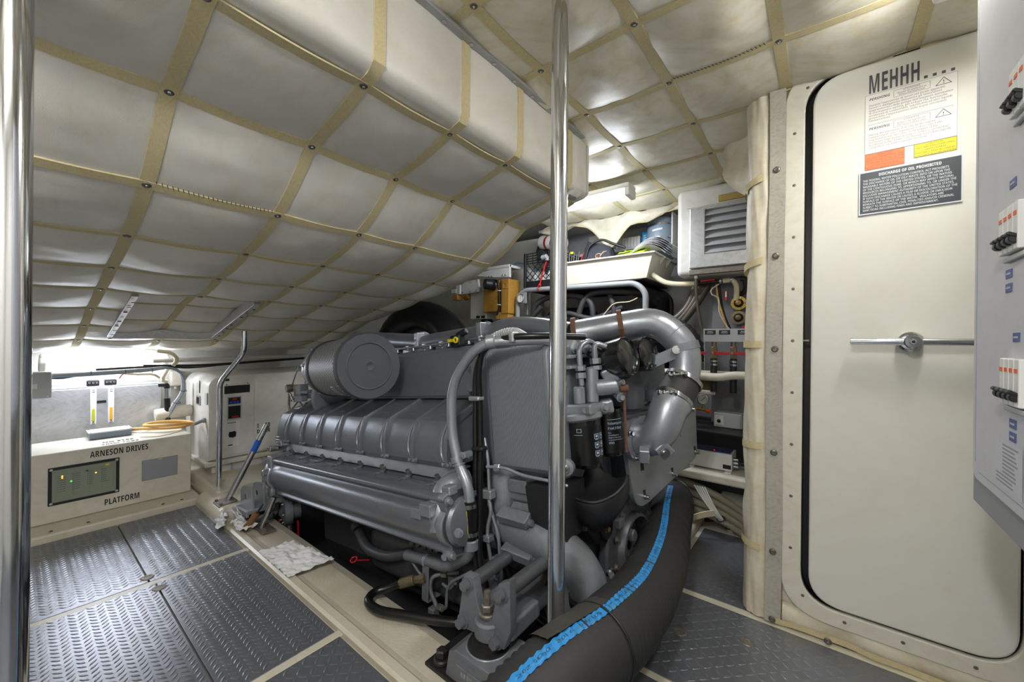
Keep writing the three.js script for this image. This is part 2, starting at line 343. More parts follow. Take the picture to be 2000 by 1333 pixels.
// engine bed: cream moulded stringer along the near side, and one beyond
{
  const b = struct('trim_1', 'cream glassfibre engine bed along the near side of the engine', [-1.7, 0, -0.8]);
  const prof = [[-0.665, -0.02], [-0.665, 0.006], [-0.675, 0.012], [-0.70, 0.012], [-0.712, 0.0], [-0.73, -0.004], [-0.84, -0.006], [-0.875, -0.016], [-0.9, -0.06], [-0.93, -0.5], [-0.66, -0.5]];
  mk(b, 'bed', extX(prof, -2.76, 2.26, 0.001), M.gel);
  mk(b, 'raised_aft_bed', [mv(new RoundedBoxGeometry(0.42, 0.14, 0.3, 4, 0.05), [-2.60, 0.0, -0.80]), mv(new RoundedBoxGeometry(0.9, 0.12, 0.9, 4, 0.05), [-3.1, 0.02, -1.15])], M.gel);
  const c = struct('trim_2', 'cream engine bed on the far side of the engine', [-1.7, 0, -1.9]);
  mk(c, 'bed', bx2(-2.76, -0.5, -0.5, -0.03, -2.12, -1.98, 0.03), M.gel);
  mk(c, 'cross_bed', bx2(-0.57, -0.5, -0.5, -0.02, -1.98, -0.93, 0.02), M.gel);
  const d = struct('trim_3', 'cream raised sill along the foot of the control box', [-2.86, 0, -0.2]);
  mk(d, 'sill', bx2(-3.05, -2.795, -0.02, 0.035, -0.69, 1.05, 0.012), M.gel);
  for (const z of [-0.12, -0.24, -0.52, -0.6]) inst(d, 'screw', hexCache.s ??= uvBox(prep(new THREE.CylinderGeometry(0.006, 0.007, 0.003, 10))), M.rust, [-2.83, 0.0365, z]);
}
{
  const t = struct('wall_left', 'white transom wall behind the control box', [-3.72, 0, 0]);
  mk(t, 'panel', bx2(-3.78, -3.7, -0.56, 1.95, -3.1, 1.1, 0), M.white);
  const w = struct('wall_back', 'pale grey hull side behind the far machinery', [-1.4, 0, -3]);
  mk(w, 'panel', bx2(-3.78, 0.9, -0.56, 1.95, -3.1, -3.0, 0), M.greyWall);
  const r = struct('wall_right', 'white bulkhead carrying the electrical cabinet', [0.85, 0, 0]);
  mk(r, 'panel', bx2(0.82, 0.9, -0.56, 1.95, -3.1, 1.1, 0), M.white);
  const fr = struct('wall_front', 'white bulkhead behind the camera', [-1.4, 0, 1.05]);
  mk(fr, 'panel', bx2(-3.78, 0.9, -0.56, 1.95, 1.05, 1.12, 0), M.white);
}

// ---- quilted liner: pads between webbing straps, pinned by snap rivets
const rivetGeo = uvBox(prep(lat([[0, 0.0042], [0.003, 0.0042], [0.0038, 0.003], [0.006, 0.0035], [0.0092, 0.0022], [0.0105, 0]], [0, 0, 0], [0, 1, 0], 16)));
const rivetHead = uvBox(prep(lat([[0, 0.0062], [0.0022, 0.006], [0.0036, 0.0042]], [0, 0, 0], [0, 1, 0], 12)));
M.rivet = std({ color: 0x75726b, metalness: 0.7, roughness: 0.4 });
function makeQuilt(Pf, bE, bC, wr = 0.0025, seedOff = 0) {
  const e = 0.02;
  const nrm = (u, v) => { const a = Pf(u + e, v).sub(Pf(u - e, v)), b = Pf(u, v + e).sub(Pf(u, v - e)); return a.cross(b).normalize(); };
  const D = (u, v, p) => { const fu = Math.abs(Math.sin(Math.PI * u)), fv = Math.abs(Math.sin(Math.PI * v));
    const fold = noise3(p.x * 9 + seedOff, p.y * 9, p.z * 5) + 0.5 * noise3(p.x * 21, p.y * 21 + seedOff, p.z * 13);
    const k = 0.75 + 0.4 * noise3(Math.floor(u) * 1.7 + seedOff, Math.floor(v) * 2.3, 4.4);
    return bE * (fu + fv) * 0.5 + (typeof bC === 'function' ? bC(u, v) : bC) * k * Math.pow(Math.max(0, fu - 0.13) * Math.max(0, fv - 0.13) * 1.32, 0.7) + wr * fold * Math.pow(Math.max(0, fu - 0.13) * Math.max(0, fv - 0.13), 0.4); };
  const S = (u, v, lift = 0) => { const p = Pf(u, v), n = nrm(u, v); return p.add(n.multiplyScalar(D(u, v, p) + lift)); };
  return { S, nrm, Pf, D };
}
function ribbon(Q, fixed, val, a, b, w, n, parent, mat, name = 'strap', lift = 0.0022) {
  const pos = [], c = [];
  for (let i = 0; i <= n; i++) {
    const s = a + (b - a) * i / n, u = fixed === 'u' ? val : s, v = fixed === 'u' ? s : val;
    const p = Q.S(u, v, lift), nn = Q.nrm(u, v), q = fixed === 'u' ? Q.Pf(u, v + 0.02).sub(Q.Pf(u, v - 0.02)) : Q.Pf(u + 0.02, v).sub(Q.Pf(u - 0.02, v));
    const side = nn.clone().cross(q).normalize().multiplyScalar(w / 2); nn.multiplyScalar(0.0022);
    c.push([p.clone().sub(side).sub(nn), p.clone().sub(side).add(nn), p.clone().add(side).add(nn), p.clone().add(side).sub(nn)]);
  }
  for (let i = 0; i < n; i++) for (let k = 0; k < 4; k++) { const A = c[i][k], B = c[i][(k + 1) % 4], C = c[i + 1][(k + 1) % 4], E = c[i + 1][k]; for (const q of [A, C, B, A, E, C]) pos.push(q.x, q.y, q.z); }
  const g = new THREE.BufferGeometry(); g.setAttribute('position', new THREE.Float32BufferAttribute(pos, 3));
  return mk(parent, name, crease(g, 0.7), mat);
}
function rivet(Q, u, v, parent, lift = 0.004) { const p = Q.S(u, v, lift), q = q2(Q.nrm(u, v)); const r = inst(parent, 'rivet', rivetGeo, M.rivet, p, q); const h = inst(r, 'rivet_head', rivetHead, M.steel, [0, 0, 0]); return r; }

// aft soffit: profile rows (x, y) from the beam face down to the transom, columns along z
const soffit = struct('ceiling', 'cream quilted vinyl lining of the sloping aft deckhead and its beam', [-1.9, 1.2, -0.5]);
{
  const rows = [[-0.80, 1.81], [-0.862, 1.556], [-1.122, 1.488], [-1.346, 1.338], [-1.615, 1.252], [-1.906, 1.190], [-2.155, 1.135], [-2.456, 1.075], [-2.70, 1.005], [-2.95, 0.936], [-3.2, 0.895], [-3.72, 0.875]];
  const cols = [1.05, 0.705, 0.40, 0.095, -0.21, -0.515, -0.79, -1.045, -1.375, -1.52];   // index -3 .. 6
  const zc = (c) => { const k = c + 3, i = Math.min(Math.max(Math.floor(k), 0), cols.length - 2); return cols[i] + (cols[i + 1] - cols[i]) * (k - i); };
  const prof = (r) => {
    if (r <= 1) { // straight face, then a tight round corner
      const s = Math.max(r, -0.1);
      if (s < 0.78) return [-0.80, 1.81 - (1.81 - 1.585) * s / 0.78];
      const t = (s - 0.78) / 0.22, a = t * Math.PI / 2; return [-0.832 + 0.032 * Math.cos(a) - 0.03 * t * t, 1.585 - 0.029 * Math.sin(a)];
    }
    const i = Math.min(Math.floor(r), rows.length - 2), t = r - i;
    const p0 = rows[Math.max(i - 1, 1)], p1 = rows[i], p2 = rows[i + 1], p3 = rows[Math.min(i + 2, rows.length - 1)];
    const h = (a, b, c, d) => 0.35 * 0.5 * ((2 * b) + (-a + c) * t + (2 * a - 5 * b + 4 * c - d) * t * t + (-a + 3 * b - 3 * c + d) * t ** 3) + 0.65 * (b + (c - b) * t);
    return [h(p0[0], p1[0], p2[0], p3[0]), h(p0[1], p1[1], p2[1], p3[1])];
  };
  const Pf = (c, r) => { const [x, y] = prof(r); return V(x, y, zc(c)); };
  const Q = makeQuilt((u, v) => Pf(v, u), 0.014, (u) => (u < 3 ? 0.007 : u < 4 ? 0.013 : 0.020), 0.003, 3);          // u = row, v = column
  const Qf = makeQuilt((u, v) => Pf(v, u), 0.003, 0.010, 0.0015, 8);
  const SQ = { S: (u, v, l) => (u < 1 ? Qf : Q).S(u, v, l), nrm: (u, v) => Q.nrm(u, v), Pf: (u, v) => Pf(v, u) };
  const HR = [6.05, 8.6], HC = [1.32, 2.83];                                // hatch opening
  const patch = (r0, r1, c0, c1) => { if (r1 - r0 < 0.01 || c1 - c0 < 0.01) return; mk(soffit, 'padded_panel', grid((u, v) => (r0 < 1 ? Qf : Q).S(u, v), 14, 14, r0, r1, c0, c1), M.vinyl); };
  const cR = [-2, -1, 0, 1, 2, 3, 4, 5, 5.95];
  for (let ci = 0; ci < cR.length - 1; ci++) for (let r = 0; r < 11; r++) {
    const c0 = cR[ci], c1 = cR[ci + 1], r1 = r + 1;
    if (r1 > HR[0] && r < HR[1] && c1 > HC[0] && c0 < HC[1]) {
      const a = Math.max(r, HR[0]), b = Math.min(r1, HR[1]);
      patch(r, a, c0, c1); patch(b, r1, c0, c1); patch(a, b, c0, Math.max(c0, HC[0])); patch(a, b, Math.min(c1, HC[1]), c1);
    } else patch(r, r1, c0, c1);
  }
  const inH = (r, c) => r > HR[0] && r < HR[1] && c > HC[0] && c < HC[1];
  for (let c = -1; c <= 5; c++) {
    if (c === 2) { ribbon(SQ, 'v', c, 0.0, HR[0], 0.03, 60, soffit, M.strap); ribbon(SQ, 'v', c, HR[1], 10.6, 0.03, 18, soffit, M.strap); }
    else ribbon(SQ, 'v', c, 0.0, 10.6, 0.03, 110, soffit, M.strap);
    for (let r = 1; r <= 9; r++) if (!inH(r, c)) rivet(SQ, r, c, soffit);
  }
  for (let r = 1; r <= 9; r++) {
    if (r > HR[0] && r < HR[1]) { ribbon(SQ, 'u', r, -2, HC[0], 0.022, 34, soffit, M.strap); ribbon(SQ, 'u', r, HC[1], 5.9, 0.022, 34, soffit, M.strap); }
    else ribbon(SQ, 'u', r, -2, 5.9, r <= 3 ? 0.026 : 0.02, 90, soffit, M.strap);
  }
  ribbon(SQ, 'v', 5.93, 1.0, 10.6, 0.03, 90, soffit, M.strap, 'edge_binding', 0.001);
  // hand stitching along a mended seam
  const st = [];
  for (let k = 0; k < 26; k++) { const c = 1.05 + k * 0.035, p = SQ.S(2.93, c, 0.003), q = SQ.S(2.975, c + 0.012, 0.004); st.push(cy(p, q, 0.0009, 0.0009, 5)); }
  mk(soffit, 'stitching', st, M.thread);
  // recessed hatch with aluminium angle round the opening
  const up = (p) => { p.y += 0.035; return p; };
  const Qh = makeQuilt((u, v) => up(Pf(v, u)), 0.008, 0.022, 0.002, 5);
  const rr2 = [HR[0], 7, 8, HR[1]], cc2 = [HC[0], 2, HC[1]];
  for (let i = 0; i < 3; i++) for (let j = 0; j < 2; j++) mk(soffit, 'hatch_panel', grid((u, v) => Qh.S(u, v), 12, 14, rr2[i], rr2[i + 1], cc2[j], cc2[j + 1]), M.vinyl);
  ribbon(Qh, 'v', 2, HR[0], HR[1], 0.028, 40, soffit, M.strap, 'hatch_strap');
  for (const r of [7, 8]) ribbon(Qh, 'u', r, HC[0], HC[1], 0.016, 30, soffit, M.strap, 'hatch_strap');
  const strip = (r0, c0, r1, c1, w) => { const A = Pf(c0, r0), B = Pf(c1, r1); A.y += 0.004; B.y += 0.004; const d = B.clone().sub(A), L = d.length(), n = V(0, -1, 0); const g = bx(w, 0.05, L, 0, 0.012, 0, 0.002); const m = new THREE.Matrix4().lookAt(A, B, UPV); g.applyMatrix4(m); const c = A.add(B).multiplyScalar(0.5); return g.translate(c.x, c.y - 0.012, c.z); };
  const hs = [];
  hs.push(mk(soffit, 'hatch_frame', strip(HR[0], HC[0], HR[1], HC[0], 0.022), M.alu));
  hs.push(mk(soffit, 'hatch_frame', strip(HR[0], HC[1], HR[1], HC[1], 0.03), M.alu));
  hs.push(mk(soffit, 'hatch_frame', strip(HR[1], HC[0], HR[1], HC[1], 0.02), M.alu));
  for (const cSide of [HC[0], HC[1]]) for (let k = 0; k < 9; k++) { const p = Pf(cSide, HR[0] + 0.15 + k * 0.28); p.y -= 0.0335; inst(soffit, 'screw', hexCache.s, M.black, p); }
  // metal edge strip where beam meets deckhead, with screws
  mk(soffit, 'edge_strip', bx2(-0.806, -0.775, 1.787, 1.797, -1.46, 1.0, 0.002), M.aluDull);
  for (let z = -1.4; z < -0.4; z += 0.1) inst(soffit, 'screw', hexCache.s, M.steel, [-0.788, 1.7865, z]);
  // closed end of the soffit
  const sh = []; for (let r = 0; r <= 11; r += 0.1) { const [x, y] = prof(r); sh.push([x, y + 0.006]); }
  sh.push([-3.72, 1.84], [-0.8, 1.84]);
  mk(soffit, 'end_panel', ext(sh, 0.02, 0).translate(0, 0, -1.54), M.vinyl);
  // rolled end cushion of the beam
  mk(soffit, 'end_cushion', grid((u, v) => { const a = u * TAU, s = Math.sign(Math.cos(a)) * Math.abs(Math.cos(a)) ** 0.45, t = Math.sign(Math.sin(a)) * Math.abs(Math.sin(a)) ** 0.45, k = Math.pow(Math.sin(Math.PI * cl(v * 0.98 + 0.01)), 0.12); return V(-0.88 + 0.095 * s * k, 1.552 + 0.245 * v - 0.004 * Math.sin(a * 9) * Math.max(0, 0.4 - v), -1.445 + 0.055 * t * k); }, 60, 20), M.vinyl);
}
// high deckhead forward of the beam
const deckhead = struct('ceiling', 'cream quilted vinyl deckhead with tan straps above the aisle', [-0.2, 1.8, -1]);
{
  const xz = (i, j) => V(-0.71 + 0.303 * i, 1.812, -0.73 - 0.307 * j);
  const Pf = (u, v) => { const p = xz(u, v); return p; };                   // u along x, v along -z
  const Q = makeQuilt((u, v) => { const p = Pf(v, u); return p; }, 0.010, 0.022, 0.004, 21);   // Q(u = row in z, v = column in x)
  // Q normal must face down
  const nt = Q.nrm(0.5, 0.5); const sgn = nt.y > 0 ? -1 : 1;
  const S = (u, v, l = 0) => { const p = Pf(v, u); p.y -= Q.D(u, v, p) + l; return p; };
  const QQ = { S, nrm: () => V(0, -1, 0), Pf: (u, v) => Pf(v, u) };
  for (let j = -6; j < 6; j++) for (let i = -1; i < 5; i++) {
    const i0 = i < 0 ? (j >= 2 ? -1 : -0.27) : i, j1 = j + 1;
    mk(deckhead, 'padded_panel', grid((u, v) => S(v, u), 14, 14, i0, i + 1, j, Math.min(j1, 5.78)), M.vinylCeil);
  }
  for (let j = 2; j < 6; j++) for (let i = -3; i < -1; i++) mk(deckhead, 'padded_panel', grid((u, v) => S(v, u), 12, 12, i, i + 1, j < 3 ? 2.55 : j, Math.min(j + 1, 5.78)), M.vinylCeil);
  for (let i = -2; i <= 4; i++) ribbon(QQ, 'v', i, i < 0 ? 2.56 : -6, 5.78, 0.03, i < 0 ? 30 : 110, deckhead, M.strap);
  for (let j = -5; j <= 5; j++) ribbon(QQ, 'u', j === 5 ? 5 : j, j >= 3 ? -3 : -0.27, 5, 0.026, 80, deckhead, M.strap);
  for (let i = -2; i <= 4; i++) for (let j = i < 0 ? 3 : -4; j <= 5; j++) rivet(QQ, j, i, deckhead);
  const st = [];
  for (let k = 0; k < 26; k++) { const v = 1.03 + k * 0.034, p = S(1.93, v, 0.003), q = S(1.97, v + 0.012, 0.004); st.push(cy(p, q, 0.0009, 0.0009, 5)); }
  mk(deckhead, 'stitching', st, M.thread);
  mk(deckhead, 'slab', bx2(-3.78, 0.9, 1.86, 1.95, -3.1, 1.1, 0), M.white);
  // loose hem hanging from the outboard edge
  const drop = (x) => 0.035 + 0.13 * Math.exp(-(((x + 1.16) / 0.10) ** 2)) + 0.05 * Math.exp(-(((x + 1.02) / 0.16) ** 2)) + 0.012 * Math.sin(x * 19);
  mk(deckhead, 'torn_flap', grid((u, v) => { const x = -1.72 + 1.17 * u, d = drop(x), p = S(5.78, (x + 0.71) / 0.303); const t = v; return V(x + 0.015 * Math.sin(v * 5 + x * 9), p.y - d * t - 0.006 * Math.sin(x * 40 + v * 5), p.z - 0.12 * t + 0.10 * t * t - 0.03 * Math.sin(u * 17) * t); }, 70, 12), M.vinylCeil);
  mk(deckhead, 'flap_hem', sweep(Array.from({ length: 71 }, (_, k) => { const u = k / 70, x = -1.72 + 1.17 * u, d = drop(x), p = S(5.78, (x + 0.71) / 0.303), v = 1; return V(x + 0.015 * Math.sin(v * 5 + x * 9), p.y - d - 0.006 * Math.sin(x * 40 + v * 5), p.z - 0.02 - 0.03 * Math.sin(u * 17)); }), 0.004, 6), M.strap);
}

// ---- door bulkhead, column wrap and door
{
  const w = struct('wall_door', 'cream bulkhead in which the watertight door is set', [0.2, 0, -1.66]);
  const o = new THREE.Shape(); o.moveTo(-0.17, -0.06); o.lineTo(0.82, -0.06); o.lineTo(0.82, 1.86); o.lineTo(-0.17, 1.86); o.lineTo(-0.17, -0.06);
  o.holes.push(rr(0.50, 1.74, 0.11, 0.18, 0.957, true));
  mk(w, 'panel', ext(o, 0.06, 0.002).translate(0, 0, -1.69), M.vinylPost);
  mk(w, 'return_panel', bx2(-0.17, -0.11, -0.06, 1.86, -3.0, -1.69, 0), M.vinylPost);
  // stained loose lining above, beside and below the door frame
  const loose = (x0, x1, y0, y1, amp, f, ph) => mk(w, 'lining_fold', grid((u, v) => { const x = x0 + (x1 - x0) * u, y = y0 + (y1 - y0) * v; const e = Math.sin(Math.PI * v) ** 0.5; return V(x, y + 0.006 * noise3(x * 9, ph, 1), -1.628 + e * (0.012 + amp * (0.5 + 0.5 * noise3(x * f, y * 6 + ph, 2)))); }, 50, 14), M.vinylPost);
  loose(-0.1, 0.8, 1.825, 1.80 + 0.07, 0.012, 4, 1); loose(-0.10, 0.8, -0.005, 0.075, 0.02, 5, 4);
  mk(w, 'lining_corner', grid((u, v) => V(-0.112 + 0.05 * u, 1.62 + 0.2 * v, -1.628 + 0.012 * Math.sin(Math.PI * u) + 0.004 * noise3(u * 3, v * 3, 7)), 14, 14), M.vinylPost);
  mk(w, 'top_strap', bx2(-0.12, 0.8, 1.80, 1.822, -1.618, -1.612, 0.001), M.strap);
  mk(w, 'base_strap', grid((u, v) => V(-0.14 + 0.9 * u, 0.004 + 0.018 * v + 0.006 * Math.sin(u * 9), -1.600 + 0.006 * noise3(u * 6, 2, 2)), 40, 2), M.strap);
  inst(w, 'rivet', rivetGeo, M.rivet, [0.02, 0.014, -1.592], q2([0, 0, 1])); inst(w, 'rivet', rivetGeo, M.rivet, [-0.118, 1.812, -1.610], q2([0, 0, 1]));

  const col = struct('trim_4', 'cream vinyl wrapped column with tan straps left of the door', [-0.18, 0, -1.65]);
  mk(col, 'wrap', grid((u, v) => { const a = Math.PI * 1.2 * u + 0.75, y = 1.80 * v, x0 = -0.172, z0 = -1.672; const r = 0.05 + 0.004 * noise3(Math.cos(a) * 2, y * 4, 3) + 0.003 * noise3(Math.cos(a) * 4 + y * 3, y * 3.5, 8); return V(x0 + r * 1.0 * Math.cos(a), y + 0.004, z0 + (r + 0.02) * Math.sin(a)); }, 26, 110), M.vinylPost);
  mk(col, 'core', bx2(-0.205, -0.12, 0, 1.81, -1.72, -1.63, 0.01), M.vinylPost);
  mk(col, 'flat_strap', grid((u, v) => { const y = 0.005 + 1.80 * v; return V(-0.150 + 0.046 * u + 0.003 * Math.sin(y * 5), y, -1.598 + 0.003 * noise3(u, y * 6, 1)); }, 3, 90), M.strapGrey);
  for (const y of [0.017, 0.245, 0.58, 0.93, 1.245, 1.535]) { inst(col, 'rivet', rivetGeo, M.rivet, [-0.127, y, -1.594], q2([0, 0, 1])); }
  for (const [y, dy] of [[0.245, -0.01], [0.595, 0.01], [0.945, 0.0], [1.235, 0.03], [1.52, 0.035]])
    mk(col, 'cross_strap', grid((u, v) => { const a = Math.PI * (0.46 + 0.75 * u); const r = 0.0575; return V(-0.172 + r * Math.cos(a), y + 0.0245 * (v - 0.5) - dy * u, -1.672 + (r + 0.018) * Math.sin(a)); }, 16, 2), M.strap);
  // loose curtain of liner left of the column head
  mk(col, 'loose_curtain', grid((u, v) => { const y = 1.80 - 0.34 * v * (0.55 + 0.45 * u); const x = -0.37 + 0.16 * u + 0.05 * v; return V(x + 0.012 * Math.sin(v * 7), y, -1.74 + 0.025 * Math.sin(u * 6 + v * 3) - 0.25 * (1 - u) * (1 - 0.3 * v)); }, 24, 30), M.vinylPost);
}
{
  const d = struct('door_1', 'cream watertight door with rounded corners and a stainless bar handle', [0.18, 0.09, -1.62]);
  const fo = rr(0.575, 1.80, 0.135, 0.18, 0.957); fo.holes.push(rr(0.462, 1.70, 0.10, 0.18, 0.957, true));
  mk(d, 'door_frame', ext(fo, 0.022, 0.004).translate(0, 0, -1.628), M.frame);
  const fi = rr(0.49, 1.73, 0.112, 0.18, 0.957); fi.holes.push(rr(0.462, 1.70, 0.10, 0.18, 0.957, true));
  mk(d, 'seal', ext(fi, 0.04, 0.002).translate(0, 0, -1.655), M.black);
  const leaf = mk(d, 'door_leaf', ext(rr(0.436, 1.683, 0.09, 0.187, 0.957), 0.03, 0.006).translate(0, 0, -1.634), M.door);
  mk(d, 'rebate', bx2(-0.06, 0.43, 0.09, 1.82, -1.69, -1.66, 0), M.black);
  const sg = uvBox(prep(lat([[0, 0.0006], [0.0012, 0.0006], [0.0018, 0.0016], [0.0042, 0.0012], [0.0052, 0]], [0, 0, 0], [0, 1, 0], 12)));
  const sz = -1.6062;
  for (let k = 0; k < 9; k++) inst(d, 'screw', sg, M.dullSteel, [-0.079, 0.27 + k * 0.172, sz], q2([0, 0, 1]));
  for (const [x, y] of [[-0.045, 0.125], [0.06, 0.083], [0.19, 0.083], [0.33, 0.083], [-0.045, 1.785], [0.06, 1.832], [0.19, 1.832], [0.33, 1.832]]) inst(d, 'screw', sg, M.dullSteel, [x, y, sz], q2([0, 0, 1]));
  mk(d, 'hinge_pin', cy([-0.062, 0.958, -1.612], [-0.035, 0.958, -1.612], 0.004), M.dullSteel);
  mk(d, 'light_slot', bx2(0.155, 0.215, 1.797, 1.806, -1.632, -1.612, 0.002), M.black);
  // handle
  const hd = mk(d, 'handle', [pipe([[0.066, 0.957, -1.551], [0.40, 0.957, -1.551]], 0.0105, 0.01, 20), cyr([0.0655, 0.957, -1.551], [0.064, 0.957, -1.551], 0.0102, 0.0005)], M.chrome);
  mk(d, 'handle_hub', [cyr([0.196, 0.957, -1.575], [0.196, 0.957, -1.535], 0.0195, 0.003, 32), cyr([0.196, 0.957, -1.61], [0.196, 0.957, -1.57], 0.028, 0.005, 32)], M.chrome);
  mk(d, 'hub_bolt', [cyr([0.196, 0.957, -1.536], [0.196, 0.957, -1.5335], 0.008, 0.001, 20)], M.steel);
  mk(d, 'hub_socket', [cy([0.196, 0.957, -1.534], [0.196, 0.957, -1.5332], 0.0042, 0.0042, 6)], M.black);
  // lettering and notices on the leaf
  const lz = -1.6037;
  const T = (g, x, y, name, mat, label) => mk(d, name, g.translate(x, y, lz), mat, label);
  M.letterGrey = std({ color: 0x4b4c52, roughness: 0.5 });
  const mg = letters('MEHHH', 0.056); mg.computeBoundingBox(); mg.scale(0.107 / (mg.boundingBox.max.x - mg.boundingBox.min.x), 1, 1); T(mg, 0.1575, 1.706, 'lettering', M.letterGrey, 'tall grey stencilled word MEHHH');
  for (let k = 0; k < 4; k++) T(bx(0.0075, 0.0075, 0.0007, 0, 0, 0, 0), 0.2235 + k * 0.0175, 1.7105, 'full_stop', M.letterGrey);
  const it = ["Durante l'esecuzione di lavori nel locale apparato", 'motori è obbligatorio disinserire gli interruttori', "magnetotermici delle pompe dell'impianto automatico", 'di svuotamento sentina, per evitare che fuoriuscite', 'accidentali di combustibili, lubrificanti ed altri liquidi', "provochino l'inquinamento delle acque circostanti", "l'imbarcazione."];
  const en = ['During the execution of works in the engine', 'compartment, it is compulsory to disconnect the', 'magnetothermic switches of the pumps of the', 'automatic bilge pump system, in order to avoid that', 'accidental leaks of fuel, lubrificants and other liquids', 'can pollute the waters nearby the boat.'];
  const notice = canvasMat(1024, 880, (x, w, h) => {
    x.fillStyle = '#e4e2dc'; x.fillRect(0, 0, w, h); x.strokeStyle = '#8f8c84'; x.lineWidth = 4; x.strokeRect(2, 2, w - 4, h - 4);
    const block = (y0, lines, head) => {
      x.fillStyle = '#26262a'; x.font = 'italic bold 50px sans-serif'; x.fillText('PERSHING', 46, y0 + 66);
      x.strokeStyle = '#26262a'; x.lineWidth = 3; x.strokeRect(340, y0 + 8, 400, 98); x.font = '30px serif'; x.textAlign = 'center'; head.forEach((t, i) => x.fillText(t, 540, y0 + 36 + i * 30, 390)); x.textAlign = 'left';
      x.lineWidth = 7; x.beginPath(); x.moveTo(880, y0 + 8); x.lineTo(960, y0 + 104); x.lineTo(800, y0 + 104); x.closePath(); x.stroke(); x.font = 'bold 64px serif'; x.fillText('!', 868, y0 + 92);
      x.font = '36px serif'; lines.forEach((t, i) => x.fillText(t, 46, y0 + 152 + i * 38, i === lines.length - 1 ? 700 : 932));
    };
    block(24, it, ['ATTENZIONE', 'Norme da applicare in', "difesa dell'ambiente"]); x.fillRect(40, 448, w - 80, 4); block(462, en, ['ATTENTION', 'Rules to be applied for', 'the environment sake']);
  }, { roughness: 0.5 });
  const sign = (name, w, h, x, y, mat, label, dz = 0, edge) => { const p = mk(d, name, face(w, h).translate(x, y, lz + 0.0012 + dz), mat, label, true); mk(p, 'backing', bx(w, h, 0.0012 + dz, x, y, lz + 0.0004 + dz / 2 - 0.0002, 0), edge ?? M.whiteClean); return p; };
  sign('notice', 0.190, 0.178, 0.190, 1.613, notice, 'white bilingual printed notice with warning triangles');
  const small = (bg, fg, lines, head) => canvasMat(512, 256, (x, w, h) => { x.fillStyle = bg; x.fillRect(0, 0, w, h); x.strokeStyle = fg; x.lineWidth = 5; x.strokeRect(4, 4, w - 8, h - 8); x.fillStyle = fg; x.textAlign = 'center'; x.font = '44px sans-serif'; const n = lines.length; lines.forEach((t, i) => x.fillText(t, w / 2, 48 + i * (200 / (n - 1)), w - 26)); });
  sign('warning_sticker', 0.086, 0.048, 0.139, 1.4995, small('#f07c3c', '#8a2f12', ['- WARNING -', 'ENGINE COMPARTMENT HAS', 'FIXED EXTINGUISHING SYSTEM', 'TO AVOID ASPHYXIATION', 'AFTER DISCHARGE', 'VENTILATE BEFORE ENTERING']), 'orange warning sticker');
  sign('caution_sticker', 0.084, 0.038, 0.243, 1.5045, small('#ead91e', '#3f3c12', ['- CAUTION -', 'BEFORE DISCHARGING', 'SHUT DOWN', 'ENGINES AND BLOWERS', 'EVACUATE ACCOMODATION']), 'yellow caution sticker');
  const oil = canvasMat(1024, 512, (x, w, h) => { x.fillStyle = '#c9d2d8'; x.fillRect(0, 0, w, h); x.fillStyle = '#34383f'; x.fillRect(14, 14, w - 28, h - 28); x.fillStyle = '#dfe6ea'; x.textAlign = 'center'; x.font = 'bold 46px sans-serif'; x.fillText('DISCHARGE OF OIL PROHIBITED', w / 2 + 10, 74, 620); x.textAlign = 'left'; x.font = '32px sans-serif';
    ['THE FEDERAL WATER POLLUTION CONTROL ACT PROHIBITS', 'THE DISCHARGE OF OIL OR OILY WASTE INTO OR UPON THE', 'NAVIGABLE WATERS OF THE UNITED STATES, OR THE WATERS', 'OF THE CONTIGUOUS ZONE, OR WHICH MAY AFFECT NATURAL', 'RESOURCES BELONGING TO, APPERTAINING TO, OR UNDER THE', 'EXCLUSIVE MANAGEMENT AUTHORITY OF THE UNITED STATES,', 'IF SUCH DISCHARGE CAUSES A FILM OR DISCOLORATION OF THE', 'SURFACE OF THE WATER OR CAUSES A SLUDGE OR EMULSION', 'BENEATH THE SURFACE OF THE WATER.  VIOLATORS ARE', 'SUBJECT TO SUBSTANTIAL CIVIL PENALTIES AND/OR CRIMINAL', 'SANCTIONS INCLUDING FINES AND IMPRISONMENT.'].forEach((t, i) => x.fillText(t, 44, 122 + i * 35, w - 90)); }, { roughness: 0.5 });
  sign('oil_placard', 0.213, 0.130, 0.189, 1.4055, oil, 'black placard with white lettering and pale rim', 0.004, M.greyLight);
}

